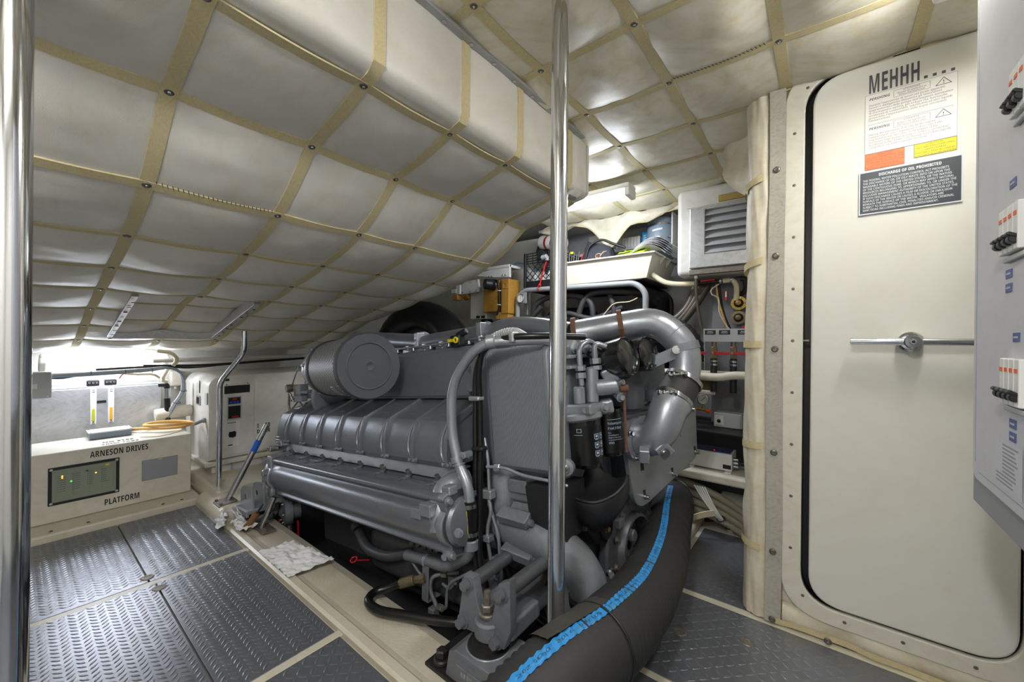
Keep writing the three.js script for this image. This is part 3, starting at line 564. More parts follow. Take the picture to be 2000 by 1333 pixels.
// ================================================================ fluorescent fittings
const glow = (c, k) => std({ color: 0xffffff, emissive: new THREE.Color(...c), emissiveIntensity: k, roughness: 0.5 });
function fitting(key, label, along, down) {        // a tray, a clear cover, a tube and two end caps
  const L = LIGHT[key], [x, y, z] = L.pos, t = thing('fluorescent_light', label, 'light fitting', [x, y, z], 'fluorescent light fittings');
  const g = new THREE.Group(); const M4 = new THREE.Matrix4();
  const dn = vv(down).clone().normalize(), al = vv(along).clone().normalize(), sd = dn.clone().cross(al);
  M4.makeBasis(al, dn.clone().negate(), sd.clone().negate()).setPosition(x, y, z);
  if (M4.determinant() < 0) M4.makeBasis(al, dn.clone().negate(), sd).setPosition(x, y, z);
  const P = (list) => list.map((q) => prep(q).applyMatrix4(M4));
  const w = L.w;
  mk(t, 'tray', P([bx(w + 0.05, 0.03, 0.1, 0, 0.038, 0, 0.012)]), M.whiteClean);
  mk(t, 'end_cap', P([bx(0.03, 0.045, 0.095, -w / 2 - 0.012, 0.005, 0, 0.01)]), M.whiteClean);
  mk(t, 'end_cap', P([bx(0.03, 0.045, 0.095, w / 2 + 0.012, 0.005, 0, 0.01)]), M.whiteClean);
  mk(t, 'glowing_tube', P([cy([-w / 2, 0.002, 0], [w / 2, 0.002, 0], 0.014, 0.014, 14), cy([-w / 2, 0.004, 0.03], [w / 2, 0.004, 0.03], 0.009, 0.009, 10), cy([-w / 2, 0.004, -0.03], [w / 2, 0.004, -0.03], 0.009, 0.009, 10)]), glow(L.color, L.glow ?? 9), 'glowing white fluorescent tube');
  // the diffuser shines from its underside and both long sides
  const area = (dir, off, h) => { const r = new THREE.RectAreaLight(new THREE.Color(...L.color), L.power, w, h); r.position.copy(vv(L.pos)).add(dn.clone().multiplyScalar(0.004)).add(dir.clone().multiplyScalar(off)); r.name = 'tube_light'; r.up.copy(Math.abs(dir.dot(dn)) > 0.9 ? sd : dn.clone().negate()); r.lookAt(r.position.clone().add(dir)); scene.add(r); };
  area(dn, 0.022, L.d); area(sd.clone().addScaledVector(dn, L.tilt ?? -0.3).normalize(), 0.052, 0.04); area(sd.clone().negate().addScaledVector(dn, L.tilt ?? -0.3).normalize(), 0.052, 0.04);
  return t;
}
fitting('door', 'white ceiling fluorescent light in front of the cream door', [0, 0, 1], [0, -1, 0]);
fitting('fore', 'white ceiling fluorescent light at the forward end of the aisle', [0, 0, 1], [0, -1, 0]);
fitting('far', 'bright ceiling fluorescent light above the tray of gear', [1, 0, 0], [0, -1, 0.0]);
fitting('transom', 'bright fluorescent light mounted above the control box', [0, 0, 1], [0.55, -0.83, 0]);

// ================================================================ the near marine diesel, in its own tilted frame
const eng = new THREE.Group(); eng.name = numbered('marine_diesel_engine'); scene.add(eng);
eng.position.set(-1.0, 0.30, -1.37); eng.rotation.z = rad(5.8);
eng.userData = { label: 'large silver grey marine diesel engine with row of rocker covers, in the centre', category: 'engine' };
const ZC = -0.1;                                   // centre plane of the engine
{
  const e = eng, P = M.paint, C = M.paintCast, L = M.paintLight;
  // ---- block, pan, far bank
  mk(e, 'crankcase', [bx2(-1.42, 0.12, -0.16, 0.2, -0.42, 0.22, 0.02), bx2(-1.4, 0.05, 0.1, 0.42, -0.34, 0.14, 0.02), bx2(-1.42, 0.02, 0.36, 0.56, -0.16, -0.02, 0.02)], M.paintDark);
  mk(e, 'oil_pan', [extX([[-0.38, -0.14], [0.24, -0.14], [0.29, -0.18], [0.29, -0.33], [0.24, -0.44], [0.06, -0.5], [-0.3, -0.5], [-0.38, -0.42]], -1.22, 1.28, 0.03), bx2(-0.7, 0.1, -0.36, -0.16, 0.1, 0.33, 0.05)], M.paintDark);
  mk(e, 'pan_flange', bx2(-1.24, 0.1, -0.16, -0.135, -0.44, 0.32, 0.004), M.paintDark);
  for (let k = 0; k < 6; k++) bolt(e, [-1.05 + k * 0.2, -0.16, 0.305], [0, -1, 0], 0.008, 0.01, M.paintDark, 'pan_bolt');
  for (let k = 0; k < 8; k++) mk(e, 'far_rocker_cover', bx2(-1.45 + k * 0.18, -1.28 + k * 0.18, 0.2, 0.41, -0.62, -0.42, 0.03), P);
  mk(e, 'far_heat_exchanger', [bx2(-1.3, 0.08, -0.05, 0.14, -0.76, -0.6, 0.06)], P);

  // ---- long cast heat exchanger along the near side
  const hxp = [[0.36, 0.13], [0.36, -0.055], [0.475, -0.058], [0.492, -0.05], [0.497, -0.04], [0.488, -0.03], [0.492, -0.02], [0.513, 0.0], [0.525, 0.03], [0.524, 0.055], [0.512, 0.08], [0.494, 0.094], [0.487, 0.104], [0.494, 0.113], [0.506, 0.118], [0.511, 0.126], [0.507, 0.135], [0.492, 0.141], [0.47, 0.142], [0.455, 0.1465], [0.44, 0.148], [0.42, 0.147], [0.40, 0.15]];
  const sm = (pts, n = 3) => new THREE.CatmullRomCurve3(pts.map((p) => V(p[0], p[1], 0)), true, 'centripetal').getPoints(pts.length * n).map((p) => [p.x, p.y]);
  const hx = mk(e, 'heat_exchanger', crease(extX(sm(hxp), -1.28, 1.345, 0.002), 0.75), P);
  for (const [x, w, s] of [[-1.31, 0.045, 1.05], [0.05, 0.03, 0.98]]) {
    const cz = 0.44, cyy = 0.045; const fl = hxp.map(([z, y]) => [cz + (z - cz) * s * 1.06, cyy + (y - cyy) * s * 1.08]);
    mk(hx, 'end_flange', crease(extX(sm(fl), x - w / 2, w, 0.006), 0.75), L);
  }
  mk(hx, 'end_cap', [lat([[0, -0.15], [0.03, -0.15], [0.065, -0.13], [0.082, -0.09], [0.09, -0.02], [0.095, 0.02], [0.095, 0.03]], [-1.33, 0.045, 0.435], [-1, 0, 0], 26).scale(1, 1, 1), bx(0.05, 0.06, 0.06, -1.40, 0.10, 0.47, 0.015), bx(0.04, 0.05, 0.05, -1.38, 0.02, 0.50, 0.015)], L);
  mk(hx, 'end_cap', [lat([[0.08, -0.015], [0.082, 0.0], [0.075, 0.012], [0.05, 0.022], [0, 0.026]], [0.07, 0.04, 0.43], [1, 0, 0], 26), bx(0.05, 0.045, 0.03, 0.045, 0.10, 0.49, 0.004)], P);
  for (const [y, z] of [[0.125, 0.5], [-0.045, 0.5], [-0.045, 0.4], [0.12, 0.39]]) { bolt(hx, [0.072, y, z], [1, 0, 0], 0.011, 0.016, L); bolt(hx, [-1.335, y, z], [-1, 0, 0], 0.011, 0.016, L); }
  bolt(hx, [0.055, -0.045, 0.5], [0.2, -0.1, 1], 0.012, 0.02, L); bolt(hx, [0.115, 0.035, 0.50], [0.5, 0, 1], 0.011, 0.014, L);
  mk(hx, 'flange_boss', [bx(0.05, 0.07, 0.035, -1.31, 0.12, 0.50, 0.01), cyr([-1.31, 0.07, 0.5], [-1.31, 0.07, 0.55], 0.018, 0.004), bx(0.05, 0.05, 0.03, -1.30, -0.035, 0.51, 0.012), bx(0.04, 0.03, 0.04, 0.05, 0.15, 0.47, 0.006)], L);
  // clamp feet with bolts along the seam
  const footG = uvBox(prep(mergeGeometries([prep(bx(0.022, 0.008, 0.032, 0, 0.002, 0.006, 0.003)), prep(cyr([0, 0.003, -0.006], [0, 0.012, -0.006], 0.0135, 0.003, 16)), prep(bx(0.008, 0.006, 0.022, -0.01, 0.001, 0.022, 0.002))])));
  for (let k = 0; k < 8; k++) { const x = -1.235 + k * 0.1685; const f = inst(hx, 'clamp_foot', footG, P, [x, 0.148, 0.435]); bolt(hx, [x, 0.16, 0.428], [0, 1, 0.25], 0.0095, 0.018, M.paintDark); }
  // long flat cover strip above it
  mk(e, 'cover_strip', [bx(1.40, 0.046, 0.006, -0.665, 0.176, 0.398, 0.002, [-0.35, 0, 0]), bx(1.40, 0.006, 0.04, -0.665, 0.197, 0.372, 0.002)], L);

  // ---- eight rocker covers on the near bank
  const xs = [-1.455, -1.315, -1.125, -0.94, -0.755, -0.568, -0.382, -0.20, -0.01];
  const cov = [[0.16, 0.20], [0.40, 0.195], [0.415, 0.215], [0.418, 0.25], [0.408, 0.30], [0.392, 0.34], [0.380, 0.358], [0.362, 0.366], [0.30, 0.388], [0.22, 0.42], [0.16, 0.425]];
  const rib = [[0.39, 0.19], [0.424, 0.205], [0.427, 0.25], [0.418, 0.30], [0.402, 0.342], [0.388, 0.366], [0.364, 0.377], [0.30, 0.399], [0.22, 0.431], [0.18, 0.44], [0.18, 0.42], [0.28, 0.38], [0.35, 0.35], [0.38, 0.32], [0.395, 0.27]];
  for (let k = 0; k < 8; k++) {
    const w = xs[k + 1] - xs[k];
    const c = mk(e, 'rocker_cover', crease(extX(cov, xs[k] + 0.003, w - 0.006, 0.004), 0.5), P);
    mk(c, 'rib', crease(extX(rib, xs[k + 1] - 0.012, 0.017, 0.003), 0.5), P);
    mk(c, 'side_swage', sweep(sample(new THREE.CatmullRomCurve3([V(xs[k + 1] - 0.02, 0.355, 0.389), V(xs[k + 1] - 0.035, 0.30, 0.406), V(xs[k + 1] - 0.03, 0.24, 0.417), V(xs[k + 1] - 0.002, 0.212, 0.42)]), 0.012), (t) => 0.003 + 0.007 * Math.sin(Math.PI * t), 8), P);
    for (const d of [-0.014, 0.012]) bolt(c, [xs[k + 1] + d, 0.214, 0.417], [0, 0.1, 1], 0.007, 0.014, L);
    const tx = letters('MTU', 0.011, 1, 0.0006); tx.applyMatrix4(new THREE.Matrix4().makeRotationX(-1.2)); mk(c, 'cast_lettering', tx.translate(xs[k] + w * 0.5, 0.3735, 0.347), L);
  }
  // ---- charge air duct above the covers
  const duct = mk(e, 'charge_air_duct', crease(extX([[0.02, 0.43], [0.215, 0.428], [0.222, 0.436], [0.212, 0.50], [0.198, 0.575], [0.176, 0.625], [0.15, 0.642], [0.02, 0.65]], -1.1, 1.08, 0.006), 0.5), P);
  mk(duct, 'rail', bx2(-1.1, 0.0, 0.425, 0.437, 0.16, 0.232, 0.003), M.paintDark);
  for (let k = 0; k < 8; k++) { mk(duct, 'injector_cap', [bx(0.05, 0.02, 0.05, -0.92 + k * 0.13, 0.657, 0.06, 0.005), cyr([-0.9 + k * 0.13, 0.66, 0.09], [-0.9 + k * 0.13, 0.685, 0.09], 0.013, 0.003)], L); bolt(duct, [-0.94 + k * 0.13, 0.652, 0.12], [0, 1, 0], 0.008, 0.014, M.steel); }
  mk(e, 'wiring_loom', [cable([[-1.0, 0.69, 0.04], [-0.7, 0.675, 0.06], [-0.4, 0.67, 0.05], [-0.1, 0.665, 0.08], [0.15, 0.66, 0.1]], 0.008), cable([[-0.8, 0.675, 0.1], [-0.5, 0.67, 0.11], [-0.2, 0.675, 0.09], [0.1, 0.67, 0.13]], 0.005)], L);
  // lift cover with yellow tag
  mk(e, 'sensor_plug', [bx(0.06, 0.05, 0.04, -0.2, 0.67, 0.15, 0.008), cyr([-0.2, 0.69, 0.15], [-0.15, 0.71, 0.14], 0.015, 0.004)], M.black);
  mk(e, 'yellow_tag', [bx(0.04, 0.014, 0.006, -0.215, 0.672, 0.176, 0.002), torus([-0.185, 0.672, 0.176], [0, 0, 1], 0.01, 0.005)], M.yellow, 'small yellow lever tag');

  // ---- air filter at the aft end, its disc facing forward
  {
    const fx = -0.455, fy = 0.585, fz = 0.425, ax = V(-1, 0.02, -0.12).normalize(), at = V(fx, fy, fz);
    M.filterDisc = std({ map: stained(0.3, 0x4a4c51, 0x3f4146, 0.6, 2, 79), roughness: 0.6 });
    const mesh2 = canvasMat(1024, 512, (x, w, h) => { x.fillStyle = '#2b2c2e'; x.fillRect(0, 0, w, h); x.strokeStyle = '#b4b6b8'; x.lineWidth = 3.4; for (let k = -40; k < 90; k++) { x.beginPath(); x.moveTo(k * 14.2, 0); x.lineTo(k * 14.2 + 284, h); x.stroke(); x.beginPath(); x.moveTo(k * 14.2 + 284, 0); x.lineTo(k * 14.2, h); x.stroke(); } }, { roughness: 0.5, metalness: 0.3 });
    const body = new THREE.CylinderGeometry(0.133, 0.133, 0.36, 64, 1, true).translate(0, 0.19, 0).applyQuaternion(q2(ax)).translate(at.x, at.y, at.z);
    const fm = mk(e, 'air_filter', body, mesh2, 'black air filter drum wrapped in grey wire mesh', true);
    mk(fm, 'front_disc', lat([[0, 0.0], [0.01, 0.0], [0.018, -0.004], [0.03, -0.002], [0.094, -0.002], [0.098, -0.006], [0.103, -0.002], [0.138, -0.002], [0.143, 0.006], [0.143, 0.03], [0.138, 0.034]], at, ax, 56), M.filterDisc);
    mk(fm, 'rear_ring', lat([[0.134, 0.355], [0.138, 0.358], [0.138, 0.38], [0.1, 0.385], [0, 0.385]], at, ax, 48), M.rubber);
    const notch = uvBox(prep(bx(0.003, 0.012, 0.008, 0, 0, 0, 0)));
    for (let k = 0; k < 28; k++) { const a = k / 28 * TAU, r = 0.1405, q = q2(ax); const p = V(Math.cos(a) * r, 0.033, Math.sin(a) * r).applyQuaternion(q).add(at); inst(fm, 'rim_notch', notch, M.black, p, q); }
    const lab = canvasMat(128, 256, (x, w, h) => { x.fillStyle = '#f0f0ec'; x.fillRect(0, 0, w, h); x.fillStyle = '#33353a'; x.fillRect(24, 24, w - 48, h - 48); x.fillStyle = '#bdbdb8'; for (let k = 0; k < 9; k++) x.fillRect(30, 40 + k * 20, 40 + (k * 37 % 30), 6); });
    const q = q2(ax); const lp = (u, v) => { const a = 4.02 + u * 0.24; return V(Math.cos(a) * 0.1345, 0.15 + v * 0.03, Math.sin(a) * 0.1345); };
    const cand = []; for (const s of [0]) cand.push(s);
    const lg2 = grid((u, v) => { const a = 0.62 + v * 0.45; const r = 0.136; const d = V(0, -Math.sin(a), Math.cos(a)); return at.clone().add(ax.clone().multiplyScalar(0.155 - u * 0.03)).add(d.sub(ax.clone().multiplyScalar(d.dot(ax))).normalize().multiplyScalar(r)); }, 2, 8);
    mk(fm, 'label_plate', lg2, lab, 'small pale printed label', true);
    // turbo inlet flange behind it
    mk(e, 'filter_adapter', [lat([[0.06, 0.38], [0.11, 0.385], [0.128, 0.40], [0.128, 0.425], [0.1, 0.43], [0.1, 0.46], [0.12, 0.465], [0.12, 0.49], [0.06, 0.5]], at, ax, 36)], L);
    for (let k = 0; k < 9; k++) { const a = k / 9 * TAU; const d = V(0, Math.cos(a), Math.sin(a)); bolt(e, at.clone().add(ax.clone().multiplyScalar(0.47)).add(d.multiplyScalar(0.121)), d.clone(), 0.009, 0.012, L); }
    mk(e, 'turbo_housing', [lat([[0.0, 0], [0.06, 0.0], [0.09, 0.03], [0.11, 0.08], [0.1, 0.14], [0.06, 0.17], [0, 0.18]], [-1.02, 0.50, 0.22], [-1, 0, 0], 24), torus([-1.16, 0.44, 0.2], [1, 0, 0.1], 0.09, 0.055, 26, 12)], C);
  }
  // ---- clutter of pipes, unions and levers at the aft end
  {
    mk(e, 'fuel_rail', [pipe([[-1.25, 0.45, 0.30], [-1.46, 0.445, 0.31], [-1.5, 0.43, 0.31]], 0.012, 0.02), bx(0.09, 0.035, 0.035, -1.33, 0.44, 0.33, 0.005), bx(0.05, 0.07, 0.05, -1.42, 0.485, 0.28, 0.008), bx(0.09, 0.02, 0.06, -1.30, 0.475, 0.30, 0.004)], C);
    mk(e, 'control_linkage', [cyr([-1.53, 0.50, 0.28], [-1.53, 0.50, 0.33], 0.024, 0.006), cy([-1.53, 0.50, 0.31], [-1.545, 0.40, 0.31], 0.007), cy([-1.545, 0.40, 0.31], [-1.53, 0.33, 0.31], 0.006), cy([-1.55, 0.35, 0.31], [-1.44, 0.42, 0.30], 0.005), cyr([-1.48, 0.44, 0.29], [-1.48, 0.52, 0.29], 0.016, 0.004)], M.dullSteel);
    mk(e, 'injection_pipe', [pipe([[-1.42, 0.36, 0.31], [-1.42, 0.31, 0.33], [-1.40, 0.27, 0.34], [-1.38, 0.25, 0.32]], 0.006, 0.03, 8), pipe([[-1.5, 0.36, 0.31], [-1.45, 0.38, 0.32], [-1.37, 0.38, 0.32], [-1.33, 0.41, 0.3]], 0.006, 0.03, 8), pipe([[-1.54, 0.49, 0.29], [-1.48, 0.53, 0.31], [-1.39, 0.58, 0.33], [-1.34, 0.63, 0.33]], 0.004, 0.03, 8), pipe([[-1.47, 0.47, 0.33], [-1.40, 0.42, 0.34], [-1.36, 0.44, 0.34], [-1.32, 0.40, 0.33]], 0.006, 0.02, 8)], L);
    mk(e, 'union_block', [bx(0.12, 0.055, 0.05, -1.48, 0.265, 0.31, 0.006), bx(0.05, 0.08, 0.045, -1.41, 0.235, 0.33, 0.008), cyr([-1.40, 0.27, 0.33], [-1.40, 0.27, 0.365], 0.02, 0.004)], C);
    for (const x of [-1.515, -1.47]) { mk(e, 'union_nut', [cyr([x, 0.29, 0.31], [x, 0.325, 0.31], 0.017, 0.003, 6), cyr([x, 0.325, 0.31], [x, 0.345, 0.31], 0.02, 0.004, 12)], M.cream); }
    const br = []; for (let k = 0; k < 5; k++) br.push(torus([-1.445, 0.165 + k * 0.016, 0.36], [0.1, 1, 0], 0.058, 0.007, 26, 8)); mk(e, 'bellows', [cy([-1.445, 0.15, 0.36], [-1.445, 0.24, 0.36], 0.056), ...br], L);
    mk(e, 'aft_cover', [lat([[0, 0.16], [0.08, 0.15], [0.14, 0.12], [0.18, 0.05], [0.2, 0.0]], [-1.42, 0.06, 0.22], [-1, 0, 0], 28)], C);
    mk(e, 'bracket_lug', [bx(0.05, 0.03, 0.05, -1.36, 0.20, 0.42, 0.006), bx(0.05, 0.03, 0.05, -1.43, 0.172, 0.45, 0.006)], M.steel);
  }
  // ---- charge air pipe along the top
  const cp = mk(e, 'charge_pipe', [pipe([[-1.36, 0.70, -0.02], [-1.28, 0.775, -0.0], [-1.1, 0.762, 0], [-0.63, 0.70, 0], [-0.62, 0.70, 0]], 0.047, 0.07, 22), pipe([[-0.60, 0.695, 0], [-0.17, 0.70, 0]], 0.045, 0.02, 22), pipe([[-0.14, 0.70, -0.005], [-0.04, 0.722, -0.01], [0.1, 0.705, -0.015], [0.27, 0.66, -0.025]], 0.042, 0.08, 22)], P);
  mk(cp, 'flange', [lat([[0.045, -0.01], [0.058, -0.01], [0.058, 0.01], [0.045, 0.01]], [-0.615, 0.70, 0], [1, 0, 0]), bx(0.03, 0.13, 0.05, -0.61, 0.685, 0.03, 0.003)], L);
  mk(cp, 'flange', [lat([[0.043, -0.012], [0.056, -0.012], [0.056, 0.012], [0.043, 0.012]], [-0.155, 0.70, 0], [1, 0.05, 0]), bx(0.03, 0.1, 0.04, -0.155, 0.70, 0.04, 0.003)], L);
  mk(cp, 'flange', [lat([[0.046, -0.008], [0.06, -0.008], [0.06, 0.008], [0.046, 0.008]], [-1.27, 0.77, 0], [0.8, -0.2, 0])], L);
  mk(e, 'ribbed_conduit', [...Array.from({ length: 9 }, (_, k) => torus([0.03 + k * 0.012, 0.655 + 0.022 * Math.sin(0.4 + k * 0.19), 0.17], [1, 0.6 * Math.cos(0.4 + k * 0.19), 0], 0.012, 0.0045, 14, 6)), pipe([[0.0, 0.64, 0.17], [0.05, 0.667, 0.17], [0.12, 0.68, 0.17], [0.15, 0.675, 0.17], [0.20, 0.645, 0.17], [0.24, 0.63, 0.17]], 0.0125, 0.03, 12)], M.greyLight);
  mk(e, 'filler_neck', [cyr([0.22, 0.60, 0.08], [0.22, 0.655, 0.08], 0.03, 0.004), cyr([0.22, 0.648, 0.08], [0.22, 0.662, 0.08], 0.036, 0.004)], L);

  // ---- big silver pipe, forward end: rusty flanges, bend, rubber sleeve and elbow into the plate cooler
  const bp = [[0.29, 0.655, -0.03], [0.455, 0.668, -0.096], [0.575, 0.678, -0.143], [0.662, 0.57, -0.178], [0.652, 0.46, -0.165], [0.622, 0.396, -0.115]];
  const big = mk(e, 'coolant_pipe', [cyr([0.285, 0.655, -0.028], [0.452, 0.668, -0.095], 0.052, 0.003, 30), pipe(bp.slice(1), 0.054, 0.16, 30)], L);
  for (const [p, d] of [[[0.288, 0.655, -0.03], [0.93, 0.07, -0.37]], [[0.453, 0.668, -0.096], [0.93, 0.07, -0.37]]]) mk(big, 'rusty_flange', [lat([[0.05, -0.009], [0.066, -0.009], [0.066, 0.009], [0.05, 0.009]], p, d, 10)], M.rust, 'rusty flange');
  mk(big, 'support_strap', [bx(0.12, 0.042, 0.007, 0.60, 0.535, -0.108, 0.002, [0, 0.45, 0.35]), lat([[0.056, -0.014], [0.0585, -0.014], [0.0585, 0.014], [0.056, 0.014]], [0.652, 0.565, -0.175], [0.2, -1, 0.02], 30)], C);
  bolt(big, [0.645, 0.56, -0.118], [0.3, 0, 1], 0.011, 0.014, M.steel);
  for (const [p, d, r] of [[[0.628, 0.617, -0.163], [0.65, -0.75, -0.1], 0.0545], [[0.655, 0.50, -0.172], [-0.1, -1, 0.1], 0.0545]]) mk(big, 'weld_seam', torus(p, d, r - 0.0012, 0.0018, 30, 6), L);
  const sl = mk(e, 'rubber_sleeve', cy([0.651, 0.452, -0.161], [0.615, 0.372, -0.10], 0.0615, 0.0665, 32), M.rubber, 'black rubber sleeve joining two silver pipes');
  for (const [p, t] of [[[0.648, 0.445, -0.156], 0.0], [[0.621, 0.385, -0.11], 0.0]]) { mk(sl, 'hose_clamp', band(p, [-0.036, -0.08, 0.061], 0.0655, 0.014, 0.0025, 30), M.steel); mk(sl, 'clamp_screw', [cyr([p[0] - 0.03, p[1] + 0.025, p[2] + 0.062], [p[0] + 0.03, p[1] + 0.03, p[2] + 0.058], 0.006, 0.001), ...[-0.028, -0.012, 0.012, 0.028].map((s) => cyr([p[0] + s - 0.004, p[1] + 0.0275, p[2] + 0.06], [p[0] + s + 0.004, p[1] + 0.0275, p[2] + 0.06], 0.011, 0.002, 6))], M.steel); }
  const el = mk(e, 'water_elbow', [sweep(sample(new THREE.CatmullRomCurve3([V(0.622, 0.388, -0.113), V(0.604, 0.345, -0.085), V(0.58, 0.285, -0.07), V(0.545, 0.247, -0.072), V(0.495, 0.235, -0.087)]), 0.012), (t) => 0.066 - 0.006 * t + 0.006 * Math.exp(-(((t - 0.12) / 0.05) ** 2)), 32), lat([[0.06, -0.012], [0.082, -0.012], [0.082, 0.012], [0.06, 0.014]], [0.487, 0.235, -0.087], [0.964, 0, 0.265], 30)], L);
  mk(el, 'lifting_lug', [bx(0.035, 0.05, 0.05, 0.53, 0.20, -0.018, 0.005, [0.3, 0.3, -0.2])], L); mk(el, 'lifting_lug', [bx(0.05, 0.055, 0.035, 0.59, 0.215, -0.045, 0.006, [0.2, 0.6, 0.6])], L);
  bolt(el, [0.60, 0.207, -0.025], [0.6, -0.2, 0.7], 0.013, 0.012, M.steel);
  for (const a of [0.5, 2.1, 3.7, 5.3]) bolt(el, [0.502 - 0.02 * Math.cos(a), 0.235 + 0.072 * Math.sin(a), -0.083 + 0.07 * Math.cos(a)], [0.964, 0, 0.265], 0.009, 0.014, M.steel);

  // ---- plate cooler with slanting lower edge
  {
    const B = new THREE.Matrix4().makeBasis(V(0.265, 0, -0.964), V(0, 1, 0), V(0.964, 0, 0.265)).setPosition(0.435, 0, -0.06);
    const tf = (g) => prep(g).applyMatrix4(new THREE.Matrix4().makeBasis(V(0.265, 0, -0.964), V(0, 1, 0), V(0.964, 0, 0.265)).setPosition(0.435, 0, -0.06));
    const s = new THREE.Shape(); const O = [[-0.025, 0.28], [0.01, 0.312], [0.479, 0.318], [0.5, 0.295], [0.478, 0.10], [0.44, 0.078], [0.1, -0.02], [0.04, -0.024], [0.0, 0.02]];
    s.moveTo(-0.015, 0.25); s.quadraticCurveTo(-0.012, 0.308, 0.05, 0.312); s.lineTo(0.46, 0.318); s.quadraticCurveTo(0.5, 0.316, 0.497, 0.28); s.lineTo(0.478, 0.125); s.quadraticCurveTo(0.474, 0.085, 0.43, 0.075); s.lineTo(0.1, -0.016); s.quadraticCurveTo(0.02, -0.035, 0.01, 0.03);
    const pl = mk(e, 'plate_cooler', tf(ext(s, 0.022, 0.004)), L);
    const fins = []; for (let k = 0; k < 22; k++) fins.push(bx(0.43, 0.26, 0.0022, 0.235, 0.17, -0.006 - k * 0.0048, 0));
    mk(pl, 'fin_pack', fins.map(tf), M.steel);
    mk(pl, 'rear_plate', tf(ext(s, 0.016, 0.003).translate(0, 0, -0.13)), L);
    for (const [h, v] of [[0.075, 0.012], [0.27, 0.055], [0.455, 0.11], [0.08, 0.285], [0.455, 0.295]]) { mk(pl, 'tie_slot', tf(bx(0.015, 0.03, 0.003, h, v + 0.01, 0.0215, 0.001)), M.black); const b = V(h, v, 0.022).applyMatrix4(B); bolt(pl, b, [0.964, 0, 0.265], 0.008, 0.02, M.steel); }
    mk(pl, 'slot', tf(bx(0.02, 0.03, 0.003, 0.075, 0.125, 0.0215, 0.001)), M.black);
    for (const h of [0.33, 0.365]) mk(pl, 'embossed_mark', tf(ext(rr(0.022, 0.026, 0.004, h, 0.205), 0.003, 0.001).translate(0, 0, 0.021)), L);
  }
  // ---- ribbed intercooler block
  {
    const rib = []; const x0 = 0.105, x1 = 0.345, nF = 48;
    const pr = (grow) => { const a = []; for (const [z, y] of [[0.0, 0.19], [0.285, 0.185], [0.298, 0.20], [0.300, 0.56]]) a.push([z + (z > 0.1 ? grow : 0), y]); for (let k = 1; k <= 8; k++) { const t = k / 8 * Math.PI / 2; a.push([0.262 + (0.038 + grow) * Math.cos(t), 0.565 + (0.042 + grow) * Math.sin(t)]); } a.push([0.0, 0.615 + grow]); return a; };
    const ic = mk(e, 'intercooler', crease(extX(pr(0), x0, x1 - x0, 0.001), 0.5), M.coolerPaint);
    for (let k = 0; k < nF; k++) rib.push(extX(pr(0.0022), x0 + 0.002 + k * (x1 - x0 - 0.004) / nF, 0.0024, 0));
    mk(ic, 'fin_ribs', rib, M.coolerPaint).userData.kind = 'stuff';
    mk(ic, 'side_frame', crease(extX(pr(0.012).map(([z, y]) => [z, y < 0.2 ? y - 0.012 : y]), x1, 0.022, 0.005), 0.5), L);
    mk(ic, 'side_frame', [crease(extX(pr(0.004), x0 - 0.014, 0.014, 0.004), 0.5), crease(extX([[0.05, 0.15], [0.26, 0.15], [0.275, 0.2], [0.272, 0.56], [0.24, 0.60], [0.05, 0.61]], -0.015, 0.10, 0.008), 0.5)], P);
    mk(ic, 'frame_step', crease(extX(pr(-0.012), x1 + 0.022, 0.012, 0.004), 0.5), L);
    for (const [x, y] of [[-0.022, 0.56], [-0.022, 0.46], [-0.022, 0.36], [-0.022, 0.25]]) { mk(ic, 'side_fitting', [cyr([0.0, y, 0.2], [-0.04, y + 0.01, 0.24], 0.012, 0.003), cyr([-0.035, y, 0.23], [-0.05, y - 0.01, 0.25], 0.016, 0.003, 6)], C); }
    mk(ic, 'mounting_lug', [lat([[0, 0.016], [0.012, 0.016], [0.013, 0.01], [0.026, 0.008], [0.026, -0.01], [0, -0.01]], [0.395, 0.215, 0.29], [0.2, 0, 1], 20)], L); bolt(ic, [0.398, 0.215, 0.305], [0.2, 0, 1], 0.011, 0.014, M.steel);
  }
  // ---- silver coolant pipe rising at the forward end of the covers
  const sp = mk(e, 'riser_pipe', pipe([[0.38, 0.62, 0.30], [0.17, 0.63, 0.41], [0.035, 0.50, 0.42], [0.022, 0.32, 0.42], [0.05, 0.215, 0.42], [0.088, 0.15, 0.42], [0.09, 0.085, 0.42]], 0.0175, 0.075, 20), L);
  mk(sp, 'pipe_socket', [lat([[0.018, 0], [0.024, 0.004], [0.024, 0.03], [0.018, 0.034]], [0.19, 0.628, 0.399], [0.88, 0, -0.46])], L);
  mk(sp, 'pipe_clamp', [band([0.043, 0.237, 0.42], [0.26, -1, 0], 0.018, 0.02, 0.004), band([0.05, 0.222, 0.42], [0.26, -1, 0], 0.018, 0.006, 0.006), bx(0.05, 0.018, 0.008, 0.075, 0.255, 0.42, 0.002), cyr([0.09, 0.257, 0.40], [0.09, 0.257, 0.44], 0.012, 0.003, 6)], L);
  const rh = mk(e, 'riser_hose', cy([0.09, 0.105, 0.42], [0.083, -0.02, 0.42], 0.0215, 0.0215, 20), M.rubberGloss, 'short black rubber hose with yellow print');
  mk(rh, 'print_stripe', bx(0.003, 0.075, 0.001, 0.0935, 0.04, 0.4415, 0), M.yellow);
  for (const y of [0.09, 0.0]) mk(rh, 'hose_clamp', [band([0.0885, y, 0.42], [0.03, 1, 0], 0.0218, 0.013, 0.0018), cyr([0.055, y - 0.002, 0.437], [0.078, y, 0.443], 0.007, 0.002)], M.steel);
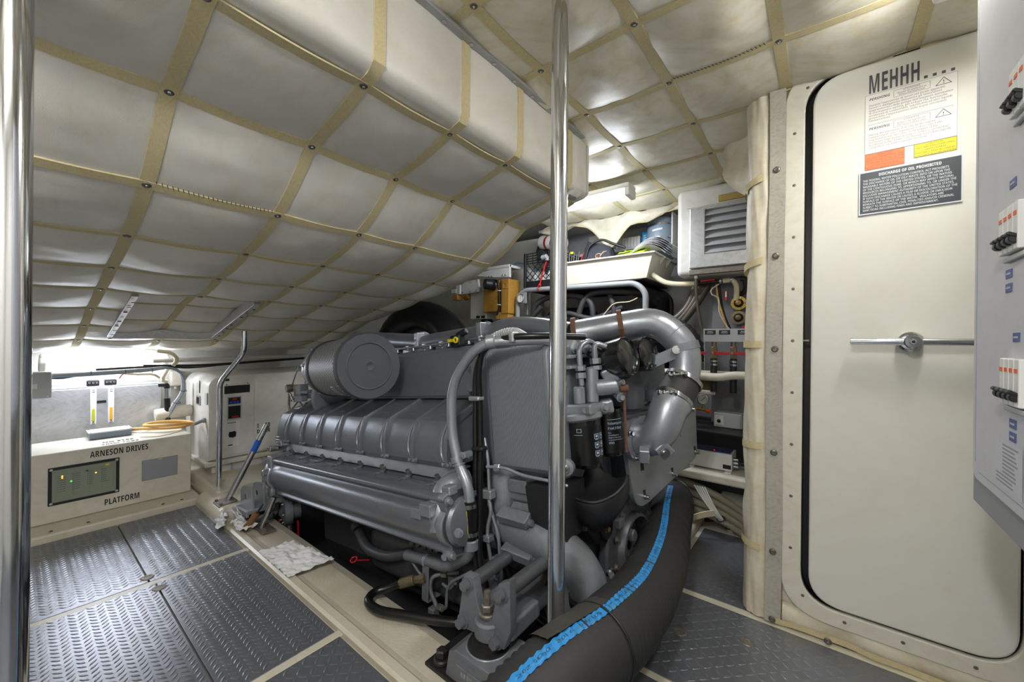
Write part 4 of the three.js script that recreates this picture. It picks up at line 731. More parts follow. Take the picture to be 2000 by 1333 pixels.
  const lp = mk(e, 'return_pipe', pipe([[0.083, -0.01, 0.42], [0.075, -0.075, 0.42], [-0.04, -0.145, 0.42], [-0.14, -0.145, 0.42], [-0.27, -0.155, 0.42]], 0.0195, 0.06, 18), C);
  mk(lp, 'swaged_end', [lat([[0.0195, 0], [0.024, 0.003], [0.024, 0.03], [0.0195, 0.034]], [0.083, -0.055, 0.42], [0.05, 1, 0]), lat([[0, 0], [0.014, 0.0], [0.0195, 0.01]], [-0.28, -0.1555, 0.42], [1, 0.05, 0])], L);
  for (const x of [-0.155, -0.147]) mk(lp, 'saddle_clip', torus([x, -0.147, 0.42], [1, -0.05, 0.1], 0.0205, 0.003, 20, 6), L);
  // elbow casting below the strip, end of the exchanger
  mk(e, 'end_elbow', [sweep(sample(new THREE.CatmullRomCurve3([V(0.03, 0.155, 0.36), V(0.0, 0.145, 0.43), V(0.005, 0.10, 0.47), V(0.025, 0.02, 0.485)]), 0.015), (t) => 0.036 + 0.01 * t, 20)], L);
  mk(e, 'end_elbow_block', [bx(0.055, 0.04, 0.05, 0.0, 0.095, 0.515, 0.004), bx(0.05, 0.035, 0.03, -0.055, 0.075, 0.52, 0.004)], L);

  // ---- pair of black hoses clipped together, dropping down the front corner
  const hz = (dx, dz) => [[0.46, 0.62, 0.22 + dz], [0.36, 0.632, 0.32 + dz], [0.27, 0.635, 0.36 + dz], [0.17, 0.615, 0.37 + dz], [0.115 + dx, 0.545, 0.37 + dz], [0.095 + dx, 0.40, 0.37], [0.085 + dx, 0.22, 0.375], [0.075 + dx, 0.04, 0.385], [0.08 + dx, -0.09, 0.40], [0.125 + dx * 1.4, -0.24, 0.40], [0.20 + dx * 1.4, -0.33, 0.37], [0.30 + dx, -0.36, 0.28]];
  mk(e, 'black_hose', cable(hz(0, 0.0), 0.0105, 12, 0.02), M.rubberGloss, 'glossy black hose'); mk(e, 'black_hose', cable(hz(0.022, 0.012), 0.0105, 12, 0.02), M.rubberGloss, 'glossy black hose');
  mk(e, 'black_hose', cable([[0.12, -0.03, 0.33], [0.15, -0.12, 0.33], [0.20, -0.24, 0.32], [0.28, -0.34, 0.26]], 0.012, 10, 0.02), M.rubberGloss);
  for (const y of [0.44, 0.27]) mk(e, 'hose_clip', [bx(0.05, 0.016, 0.034, 0.108, y, 0.376, 0.007), ...(y > 0.4 ? [cyr([0.085, y, 0.36], [0.06, y, 0.36], 0.008, 0.002)] : [])], y > 0.4 ? M.aluDull : M.black);
  mk(e, 'hose_clip', [bx(0.02, 0.035, 0.04, 0.28, 0.635, 0.362, 0.006)], M.aluDull);
  // ---- thin pipes in front of the casting
  mk(e, 'thin_pipe', [pipe([[0.105, 0.30, 0.345], [0.125, 0.235, 0.355], [0.125, 0.13, 0.36]], 0.0055, 0.03, 10), pipe([[0.12, 0.205, 0.36], [0.19, 0.207, 0.345], [0.25, 0.185, 0.335], [0.36, 0.178, 0.33], [0.40, 0.16, 0.30]], 0.0055, 0.04, 10), pipe([[0.12, 0.10, 0.36], [0.13, 0.06, 0.36], [0.105, 0.0, 0.36], [0.105, -0.06, 0.36], [0.12, -0.16, 0.36], [0.135, -0.18, 0.35], [0.148, -0.16, 0.35], [0.145, -0.02, 0.35], [0.11, 0.08, 0.35]], 0.0065, 0.03, 10)], L);
  mk(e, 'pipe_union', [bx(0.045, 0.03, 0.03, 0.12, 0.115, 0.36, 0.004), cyr([0.098, 0.115, 0.362], [0.075, 0.115, 0.37], 0.012, 0.002, 6), cyr([0.15, 0.206, 0.355], [0.172, 0.206, 0.35], 0.012, 0.002, 6), bx(0.03, 0.02, 0.03, 0.107, -0.035, 0.36, 0.003), bx(0.04, 0.025, 0.03, 0.14, -0.105, 0.35, 0.004)], L);

  // ---- forward casting, raw water elbow with lugs
  mk(e, 'front_housing', [bx2(-0.02, 0.36, -0.3, 0.2, -0.42, 0.24, 0.03), sweep(sample(new THREE.CatmullRomCurve3([V(0.11, 0.19, 0.24), V(0.115, 0.10, 0.27), V(0.11, 0.0, 0.27), V(0.12, -0.1, 0.24)]), 0.02), (t) => 0.05 + 0.015 * Math.sin(t * 6), 18), bx(0.11, 0.06, 0.06, 0.215, 0.11, 0.27, 0.012), cyr([0.15, 0.05, 0.26], [0.33, 0.045, 0.26], 0.038, 0.006)], C);
  mk(e, 'housing_step', [bx(0.08, 0.045, 0.05, 0.205, 0.135, 0.285, 0.006), cyr([0.25, 0.115, 0.28], [0.285, 0.115, 0.28], 0.016, 0.004)], C);
  const rw = mk(e, 'raw_water_elbow', [sweep(sample(new THREE.CatmullRomCurve3([V(0.12, -0.012, 0.27), V(0.22, -0.018, 0.29), V(0.32, -0.03, 0.30), V(0.395, -0.065, 0.295), V(0.432, -0.125, 0.285), V(0.44, -0.17, 0.28)]), 0.014), (t) => 0.068 - 0.008 * t, 30)], C);
  mk(rw, 'bolt_lug', bx(0.115, 0.032, 0.045, 0.215, 0.048, 0.345, 0.004, [0.5, 0, -0.08]), C); mk(rw, 'bolt_lug', bx(0.115, 0.032, 0.05, 0.225, -0.062, 0.345, 0.004, [0.3, 0, -0.1]), C);
  bolt(rw, [0.272, 0.042, 0.345], [1, -0.08, 0], 0.012, 0.016, C); bolt(rw, [0.282, -0.07, 0.345], [1, -0.08, 0], 0.012, 0.016, C);
  mk(rw, 'collar', [torus([0.142, -0.015, 0.272], [1, -0.05, 0.2], 0.068, 0.008, 30, 8)], C);
  mk(rw, 'spout_sleeve', cy([0.438, -0.155, 0.282], [0.444, -0.235, 0.278], 0.0645, 0.0645, 30), M.rubber); mk(rw, 'hose_clamp', [band([0.44, -0.178, 0.281], [0.05, -1, 0], 0.0645, 0.014, 0.0025, 30), band([0.442, -0.203, 0.28], [0.05, -1, 0], 0.0645, 0.008, 0.002, 30)], M.steel);
  mk(rw, 'cast_mark', [0, 1, 2].map((k) => bx(0.022, 0.0022, 0.0015, 0.30 + k * 0.028, -0.078 - k * 0.004, 0.349, 0, [0.6, 0, -0.12])), M.whiteClean);
  for (const [x, y, z] of [[0.49, -0.1, 0.24], [0.505, -0.145, 0.245], [0.42, -0.24, 0.34]]) bolt(rw, [x, y, z], [0.6, -0.3, 0.6], 0.011, 0.03, M.steel);

  // ---- black belt guard
  {
    const gd = mk(e, 'belt_guard', [crease(ext([[0.255, 0.15], [0.27, 0.158], [0.40, 0.16], [0.40, 0.0], [0.33, 0.02], [0.285, 0.035], [0.262, 0.07]], 0.14, 0.005).translate(0, 0, 0.19), 0.5)], M.blackPlastic, 'black moulded plastic belt guard');
    // swept hood with a dished top and raised rim
    const hood = new THREE.CatmullRomCurve3([V(0.345, 0.118, 0.235), V(0.40, 0.105, 0.252), V(0.455, 0.098, 0.242), V(0.50, 0.112, 0.195), V(0.517, 0.135, 0.145), V(0.512, 0.15, 0.10)]);
    const rimI = (u) => { const p = hood.getPoint(u); return p; };
    mk(gd, 'hood_skirt', grid((u, v) => { const p = rimI(u), c = V(0.36, 0, 0.08); const d = p.clone().sub(c).setY(0).normalize(); const k = [0, 0.006, 0.004, -0.012, -0.05][Math.min(4, Math.round(v * 4))]; const drop = [0.004, -0.006, -0.045, -0.075, -0.11][Math.min(4, Math.round(v * 4))]; return p.clone().add(d.multiplyScalar(k)).add(V(0, drop, 0)); }, 24, 4), M.blackPlastic);
    mk(gd, 'hood_top', grid((u, v) => { const p = rimI(u), c = V(0.36, 0.165, 0.06); const q = p.clone().lerp(c, v); q.y += 0.004 - 0.03 * Math.sin(Math.PI * Math.min(1, v * 1.25)) * (v < 0.8 ? 1 : 0) + 0.02 * v; return q; }, 24, 10), M.blackPlastic);
    mk(gd, 'hood_rim', sweep(hood.getPoints(30).map((p) => p.add(V(0, 0.003, 0))), 0.006, 8), M.blackPlastic);
    mk(gd, 'guard_body', [crease(extX([[-0.02, 0.08], [0.22, 0.05], [0.23, 0.0], [0.18, -0.06], [0.10, -0.09], [0.04, -0.05], [-0.02, 0.0]], 0.30, 0.12, 0.012), 0.5), lat([[0, 0.0], [0.022, 0.0], [0.03, 0.01], [0.034, 0.03]], [0.40, -0.03, 0.11], [1, 0, 0.2], 20)], M.blackPlastic);
    bolt(gd, [0.425, -0.03, 0.115], [1, 0, 0.2], 0.009, 0.014, M.brass);
  }
  // ---- crank damper with hub
  {
    const ax = [1, 0, 0.05], cx = 0.405, cyy = -0.18, cz = -0.105, at = [cx, cyy, cz];
    const dp = mk(e, 'crank_damper', lat([[0.05, -0.02], [0.20, -0.02], [0.212, -0.01], [0.212, 0.012], [0.204, 0.02], [0.134, 0.02], [0.132, 0.03], [0.124, 0.042], [0.116, 0.044], [0.112, 0.028], [0.106, -0.012], [0.0, -0.014]], at, ax, 56), M.paintDark);
    mk(dp, 'hub_plate', [lat([[0, -0.002], [0.07, -0.002], [0.075, -0.008], [0.105, -0.011]], at, ax, 36), cyr([cx, cyy + 0.045, cz], [cx + 0.028, cyy + 0.045, cz], 0.023, 0.004)], L);
    for (let k = 0; k < 12; k++) { const a = k / 12 * TAU; bolt(dp, [cx + 0.02, cyy + 0.17 * Math.cos(a), cz + 0.17 * Math.sin(a)], [1, 0, 0.05], 0.009, 0.01, M.dullSteel); }
    for (let k = 0; k < 6; k++) { const a = k / 6 * TAU + 0.3; bolt(dp, [cx - 0.002, cyy + 0.045 * Math.cos(a), cz + 0.045 * Math.sin(a)], [1, 0, 0.05], 0.009, 0.008, M.rust); }
    mk(e, 'front_pulley', [lat([[0.03, -0.05], [0.09, -0.05], [0.095, -0.04], [0.085, -0.03], [0.095, -0.02], [0.085, -0.01], [0.095, 0.0], [0.085, 0.01], [0.09, 0.02], [0.03, 0.02]], [0.29, -0.22, 0.22], [1, 0, 0.3], 36)], M.darkIron);
    for (let k = 0; k < 6; k++) { const a = k / 6 * TAU; bolt(e, [0.31, -0.22 + 0.06 * Math.cos(a), 0.225 + 0.06 * Math.sin(a)], [1, 0, 0.3], 0.009, 0.015, M.darkIron); }
    mk(e, 'tensioner', [cy([0.40, 0.0, 0.07], [0.39, -0.1, 0.08], 0.01, 0.014), bx(0.03, 0.03, 0.05, 0.42, -0.05, 0.0, 0.004), cyr([0.40, -0.09, 0.07], [0.40, -0.12, 0.07], 0.016, 0.003, 6)], C);
  }
  // ---- fuel filter head, two black canisters
  {
    const hd = mk(e, 'filter_head', [bx(0.13, 0.035, 0.13, 0.40, 0.385, 0.165, 0.008), cyr([0.405, 0.345, 0.175], [0.402, 0.372, 0.175], 0.066, 0.006, 32), bx(0.035, 0.14, 0.06, 0.355, 0.47, 0.17, 0.01), bx(0.03, 0.10, 0.10, 0.345, 0.46, 0.17, 0.008), cyr([0.435, 0.40, 0.16], [0.44, 0.52, 0.15], 0.022, 0.005), cyr([0.44, 0.45, 0.15], [0.50, 0.45, 0.10], 0.028, 0.006), bx(0.05, 0.06, 0.05, 0.475, 0.49, 0.095, 0.01, [0.3, 0.5, 0.3]), bx(0.05, 0.06, 0.045, 0.485, 0.44, 0.07, 0.012, [0.2, 0.6, 0.4]), cyr([0.41, 0.40, 0.20], [0.412, 0.46, 0.20], 0.019, 0.005), bx(0.05, 0.05, 0.05, 0.46, 0.385, 0.11, 0.012, [0.2, 0.5, 0])], L);
    mk(hd, 'cross_plate', [bx(0.06, 0.012, 0.12, 0.375, 0.56, 0.17, 0.003), bx(0.06, 0.012, 0.12, 0.375, 0.525, 0.17, 0.003), bx(0.012, 0.04, 0.1, 0.35, 0.54, 0.17, 0.003), cyr([0.36, 0.575, 0.17], [0.36, 0.61, 0.13], 0.026, 0.005), cyr([0.38, 0.57, 0.11], [0.39, 0.605, 0.09], 0.024, 0.005)], L);
    for (const [p, d] of [[[0.44, 0.385, 0.215], [0.3, 0, 1]], [[0.47, 0.385, 0.15], [1, 0, 0.4]], [[0.37, 0.47, 0.225], [0, 0, 1]], [[0.505, 0.46, 0.08], [1, 0.2, 0.3]], [[0.50, 0.41, 0.085], [1, 0, 0.4]], [[0.365, 0.52, 0.235], [0.2, 0, 1]]]) bolt(hd, p, d, 0.011, 0.016, L);
    mk(hd, 'union_nut', [cyr([0.415, 0.485, 0.185], [0.415, 0.505, 0.185], 0.017, 0.002, 6), cyr([0.415, 0.51, 0.185], [0.415, 0.528, 0.185], 0.017, 0.002, 6), cyr([0.415, 0.46, 0.185], [0.415, 0.49, 0.185], 0.009, 0.002)], L);
    mk(hd, 'union_nut', [cyr([0.452, 0.51, 0.145], [0.452, 0.525, 0.145], 0.02, 0.002, 6), cyr([0.452, 0.53, 0.145], [0.452, 0.55, 0.145], 0.019, 0.002, 6)], L);
    mk(hd, 'bent_tube', pipe([[0.415, 0.52, 0.185], [0.415, 0.592, 0.185], [0.435, 0.615, 0.14], [0.44, 0.575, 0.08]], 0.0095, 0.035, 14), L);
    mk(hd, 'bent_tube', pipe([[0.452, 0.54, 0.145], [0.452, 0.605, 0.145], [0.50, 0.57, 0.085], [0.505, 0.555, 0.075], [0.45, 0.53, 0.07]], 0.0098, 0.03, 14), L);
    mk(hd, 'pump_knob', [lat([[0.015, 0], [0.022, 0.005], [0.02, 0.025], [0.023, 0.04], [0, 0.046]], [0.515, 0.475, 0.055], [0.15, 1, 0], 18)], M.black);
    mk(hd, 'drain_rod', [cy([0.512, 0.44, 0.07], [0.505, 0.225, 0.075], 0.0052), cyr([0.50, 0.44, 0.08], [0.525, 0.44, 0.062], 0.014, 0.003)], M.rust, 'rusty brown rod');
    const can = (name, at, r, h, draw) => {
      const tex = canvasMat(1024, 512, draw, { roughness: 0.3 });
      const b = new THREE.CylinderGeometry(r, r, h * 0.82, 48, 1, true).rotateY(2.4).translate(at[0], at[1] - h * 0.45, at[2]);
      const c = mk(e, name, b, tex, 'black canister filter with small white print', true);
      mk(c, 'canister_base', [lat([[0, 0], [r * 0.8, 0.0], [r * 0.95, 0.006], [r, 0.018], [r, h * 0.1]], [at[0], at[1] - h * 0.95, at[2]], [0, 1, 0], 40)], M.blackGloss); mk(c, 'canister_rim', [lat([[r, -0.006], [r, h * 0.06], [r * 0.96, h * 0.065]], [at[0], at[1] - h * 0.06, at[2]], [0, 1, 0], 40)], M.blackGloss);
      return c;
    };
    can('fuel_filter', [0.403, 0.352, 0.175], 0.059, 0.168, (x, w, h) => { x.fillStyle = '#0d0d0f'; x.fillRect(0, 0, w, h); x.strokeStyle = '#b9cfe6'; x.fillStyle = '#b9cfe6'; x.lineWidth = 5; for (const ox of [0, 512]) for (let j = 0; j < 3; j++) for (let i = 0; i < 2; i++) { const a = ox + 300 + i * 72, b = 150 + j * 100; x.strokeRect(a, b, 48, 56); x.fillRect(a + 12, b + 14, 24, 24); x.fillRect(a + 6, b + 64, 34, 5); } for (const ox of [0, 512]) { x.strokeRect(ox + 140, 80, 40, 40); x.fillRect(ox + 110, 150, 80, 5); for (let k = 0; k < 9; k++) x.fillRect(ox + 460, 120 + k * 34, 34, 10); } });
    can('fuel_filter', [0.43, 0.368, 0.043], 0.052, 0.172, (x, w, h) => { x.fillStyle = '#0d0d0f'; x.fillRect(0, 0, w, h); x.fillStyle = '#b9cfe6'; for (const ox of [20, 360, 700]) { x.fillRect(ox, 96, 200, 5); x.font = '40px serif'; x.fillText('ValueSpares', ox, 160, 190); x.fillText('Fuel Filter', ox, 220, 170); x.font = '22px sans-serif'; x.fillText('No.', ox, 270); x.fillText('ValueSpares', ox, 300); x.fillText('Made in Germany', ox, 330, 150); x.fillRect(ox, 350, 170, 4); x.font = '36px sans-serif'; x.fillText('093', ox, 400); } });
  }
  // ---- two glossy oil filters lying forward, grey housings under them
  for (const [a, b, r] of [[[0.327, 0.512, 0.046], [0.545, 0.551, 0.075], 0.068], [[0.362, 0.542, -0.09], [0.569, 0.555, -0.055], 0.064]]) {
    const A = V(...a), B = V(...b), Ln = A.distanceTo(B); mk(e, 'oil_filter', lat([[r * 0.9, 0], [r, 0.01], [r, Ln - 0.012], [r * 0.985, Ln - 0.004], [r * 0.93, Ln], [r * 0.86, Ln - 0.006], [r * 0.5, Ln + 0.004], [0, Ln + 0.008]], A, B.clone().sub(A), 44), M.blackGloss, 'glossy black oil filter drum');
  }
  mk(e, 'oil_housing', [lat([[0, -0.10], [0.04, -0.10], [0.06, -0.085], [0.064, -0.05], [0.064, 0.06], [0.05, 0.08]], [0.455, 0.44, -0.10], [0.05, 1, 0], 32), bx(0.1, 0.1, 0.1, 0.36, 0.46, -0.12, 0.02)], M.paintDark);
  mk(e, 'oil_housing', [lat([[0, -0.12], [0.05, -0.12], [0.07, -0.09], [0.075, -0.03], [0.07, 0.06], [0.05, 0.08]], [0.47, 0.48, -0.28], [0.05, 1, 0], 32), bx(0.012, 0.13, 0.05, 0.47, 0.47, -0.205, 0.004, [0, 0.4, 0.25])], C);
  bolt(e, [0.485, 0.44, -0.19], [1, 0, 0.4], 0.01, 0.012, C); mk(e, 'housing_plug', lat([[0, 0.012], [0.014, 0.012], [0.022, 0.006], [0.024, 0]], [0.488, 0.44, -0.10], [0.9, 0, 0.4], 20), M.paintDark);
  mk(e, 'cross_tube', [pipe([[0.38, 0.335, -0.12], [0.46, 0.335, -0.22], [0.5, 0.335, -0.4]], 0.014, 0.05)], C);

  // ---- dipstick tube with red cap
  mk(e, 'dipstick_tube', [pipe([[-0.75, -0.19, 0.34], [-0.66, -0.245, 0.36], [-0.5, -0.245, 0.36], [-0.35, -0.2, 0.33]], 0.022, 0.06, 14), lat([[0.018, 0], [0.026, 0.002], [0.027, 0.03], [0.02, 0.032]], [-0.76, -0.185, 0.338], [-1, 0.6, -0.2], 18)], M.paintDark);
  mk(e, 'dipstick_loop', [torus([-0.70, -0.285, 0.40], [0.2, 0.9, 0.5], 0.014, 0.004, 18, 6), cy([-0.685, -0.285, 0.40], [-0.62, -0.28, 0.37], 0.003)], M.red, 'red dipstick loop');
  // ---- fuel connections under the return pipe
  mk(e, 'fuel_bracket', [bx(0.035, 0.13, 0.006, -0.155, -0.225, 0.43, 0.003, [0, 0, -0.12]), bx(0.035, 0.006, 0.06, -0.162, -0.29, 0.40, 0.002), bx(0.03, 0.04, 0.03, -0.13, -0.325, 0.42, 0.004)], C);
  mk(e, 'fuel_tube', [pipe([[-0.12, -0.31, 0.41], [-0.145, -0.25, 0.42], [-0.13, -0.20, 0.42], [-0.10, -0.19, 0.40], [-0.05, -0.19, 0.36]], 0.0075, 0.03, 10), pipe([[-0.09, -0.30, 0.41], [-0.06, -0.29, 0.42], [-0.05, -0.22, 0.42], [-0.02, -0.185, 0.42], [0.06, -0.14, 0.40]], 0.0055, 0.02, 10), pipe([[-0.24, -0.175, 0.42], [-0.2, -0.205, 0.42], [-0.17, -0.21, 0.42]], 0.005, 0.02, 8), pipe([[-0.12, -0.24, 0.38], [-0.08, -0.25, 0.38], [-0.05, -0.22, 0.38]], 0.006, 0.02, 8)], C);
  mk(e, 'fuel_unions', [cyr([-0.115, -0.305, 0.41], [-0.085, -0.30, 0.415], 0.012, 0.002, 6), cyr([-0.10, -0.19, 0.40], [-0.08, -0.19, 0.39], 0.013, 0.002, 6), bx(0.03, 0.03, 0.03, -0.07, -0.215, 0.37, 0.004)], M.dullSteel);
  for (let k = 0; k < 5; k++) mk(e, 'stub', cyr([-0.27 + k * 0.035, -0.12, 0.36], [-0.27 + k * 0.035, -0.12, 0.40], 0.012, 0.003), M.paintDark);
  // supply hose looping over the bed
  const fh = mk(e, 'fuel_hose', cable([[-0.22, -0.222, 0.465], [-0.275, -0.24, 0.50], [-0.305, -0.247, 0.545], [-0.28, -0.248, 0.585], [-0.22, -0.256, 0.59], [-0.13, -0.262, 0.555], [-0.03, -0.272, 0.505], [0.06, -0.28, 0.455], [0.11, -0.30, 0.40]], 0.0155, 12, 0.012), M.rubberGloss, 'glossy black hose looping over the bed');
  mk(fh, 'crimp_fitting', [cyr([-0.245, -0.23, 0.475], [-0.19, -0.213, 0.45], 0.0185, 0.003), cyr([-0.19, -0.213, 0.45], [-0.165, -0.207, 0.44], 0.014, 0.002, 6), cyr([-0.17, -0.208, 0.442], [-0.15, -0.203, 0.434], 0.017, 0.003, 6)], M.bronze);

  // ---- forward foot: bracket, arms, stud and nut (rests on a rubber mount block)
  const fb2 = mk(e, 'mount_bracket', [crease(ext([[0.179, -0.053], [0.216, -0.053], [0.226, -0.119], [0.24, -0.148], [0.278, -0.148], [0.311, -0.044], [0.353, -0.025], [0.344, -0.157], [0.315, -0.214], [0.268, -0.216], [0.249, -0.204], [0.155, -0.209], [0.146, -0.176]], 0.03, 0.004).translate(0, 0, 0.52), 0.5), cyr([0.255, -0.155, 0.535], [0.25, -0.205, 0.535], 0.04, 0.006, 24), bx(0.17, 0.05, 0.14, 0.245, -0.18, 0.46, 0.01), bx(0.2, 0.06, 0.2, 0.2, -0.2, 0.36, 0.02)], C);
  mk(fb2, 'spacer_sleeve', cy([0.197, -0.075, 0.525], [0.197, -0.07, 0.3], 0.02), M.paintDark); mk(fb2, 'spacer_sleeve', cy([0.33, -0.062, 0.525], [0.33, -0.062, 0.3], 0.021), M.paintDark);
  for (const [x, y, z] of [[0.194, -0.074, 0.55], [0.166, -0.186, 0.55], [0.295, -0.196, 0.55], [0.325, -0.064, 0.55]]) bolt(fb2, [x, y, z], [0, 0, 1], 0.0155, 0.022, C);
  mk(fb2, 'stud', [cy([0.252, -0.17, 0.535], [0.254, -0.085, 0.535], 0.0095), cyr([0.253, -0.138, 0.535], [0.2535, -0.118, 0.535], 0.019, 0.003, 6), cyr([0.2525, -0.152, 0.535], [0.253, -0.14, 0.535], 0.025, 0.003)], M.dullSteel);

  // ---- aft pump on the near side, with red valve levers on its drain
  const pm = mk(e, 'bilge_pump', [lat([[0, -0.07], [0.05, -0.07], [0.05, -0.03], [0.072, -0.03], [0.075, -0.01], [0.075, 0.006], [0.066, 0.012], [0.045, 0.012], [0.03, 0.018], [0.012, 0.03], [0, 0.03]], [-1.295, -0.155, 0.45], [-0.25, 0, 1], 36)], C);
  for (let k = 0; k < 6; k++) { const a = k / 6 * TAU; bolt(pm, [-1.298 + 0.055 * Math.cos(a), -0.155 + 0.055 * Math.sin(a), 0.462 + 0.014 * Math.cos(a)], [-0.25, 0, 1], 0.006, 0.008, M.steel); }
  mk(pm, 'drain_pipe', [cyr([-1.28, -0.225, 0.44], [-1.27, -0.275, 0.44], 0.02, 0.003), cyr([-1.31, -0.285, 0.45], [-1.20, -0.30, 0.45], 0.016, 0.003), cyr([-1.20, -0.30, 0.45], [-1.08, -0.33, 0.44], 0.011, 0.002), cyr([-1.21, -0.295, 0.45], [-1.19, -0.303, 0.45], 0.02, 0.002, 6), cyr([-1.27, -0.285, 0.45], [-1.25, -0.29, 0.45], 0.021, 0.002, 8)], M.steel);
  mk(pm, 'valve_lever', [bx(0.012, 0.075, 0.008, -1.335, -0.235, 0.465, 0.003), bx(0.03, 0.012, 0.008, -1.325, -0.275, 0.465, 0.003, [0, 0, -0.7])], M.red, 'red valve lever'); mk(pm, 'valve_lever', [bx(0.012, 0.08, 0.008, -1.19, -0.23, 0.43, 0.003), bx(0.024, 0.012, 0.008, -1.196, -0.272, 0.44, 0.003, [0, 0, 0.7])], M.red, 'red valve lever');
  mk(pm, 'pump_link', [cy([-1.31, -0.15, 0.49], [-1.36, -0.16, 0.50], 0.009), bx(0.03, 0.025, 0.02, -1.36, -0.16, 0.50, 0.005)], L);
  // ---- aft foot bracket: two upright lugs with an eye on a tray
  const hole = new THREE.Path(); hole.absarc(0.075, 0.05, 0.016, 0, TAU, true);
  const lug = () => { const s = new THREE.Shape(); s.moveTo(0, 0); s.lineTo(0, 0.05); s.quadraticCurveTo(0.005, 0.10, 0.07, 0.105); s.lineTo(0.16, 0.115); s.lineTo(0.16, 0); s.lineTo(0, 0); s.holes.push(hole); return ext(s, 0.014, 0.003); };
  mk(e, 'aft_foot', [lug().translate(-1.445, -0.09, 0.595), lug().translate(-1.465, -0.09, 0.535), bx(0.2, 0.022, 0.13, -1.37, -0.10, 0.57, 0.004), bx(0.2, 0.03, 0.012, -1.37, -0.108, 0.632, 0.003), bx(0.012, 0.03, 0.13, -1.47, -0.105, 0.57, 0.003), bx(0.1, 0.05, 0.2, -1.36, -0.08, 0.45, 0.01)], L);
}

// ================================================================ things around the engine
const disc = (c, r, mat, o) => mat;
// ---- stanchions
{
  const p = thing('stanchion', 'polished stainless pole standing in front of the engine', 'pole', [-0.5, 0, -0.815]);
  mk(p, 'tube', cy([-0.499, -0.03, -0.815], [-0.503, 1.80, -0.815], 0.0206, 0.0206, 40), M.chrome);
  mk(p, 'foot_flange', lat([[0.021, 0.02], [0.045, 0.008], [0.047, 0]], [-0.5, -0.025, -0.815], [0, 1, 0]), M.chrome);
  const q = thing('stanchion', 'polished stainless pole at the left edge of the view', 'pole', [-0.96, 0, 0]);
  mk(q, 'tube', cy([-0.956, 0.0, 0.0], [-0.966, 1.535, 0.0], 0.0206, 0.0206, 40), M.chrome);
  mk(q, 'foot_flange', lat([[0.021, 0.02], [0.045, 0.008], [0.047, 0]], [-0.956, 0, 0], [0, 1, 0]), M.chrome);
}
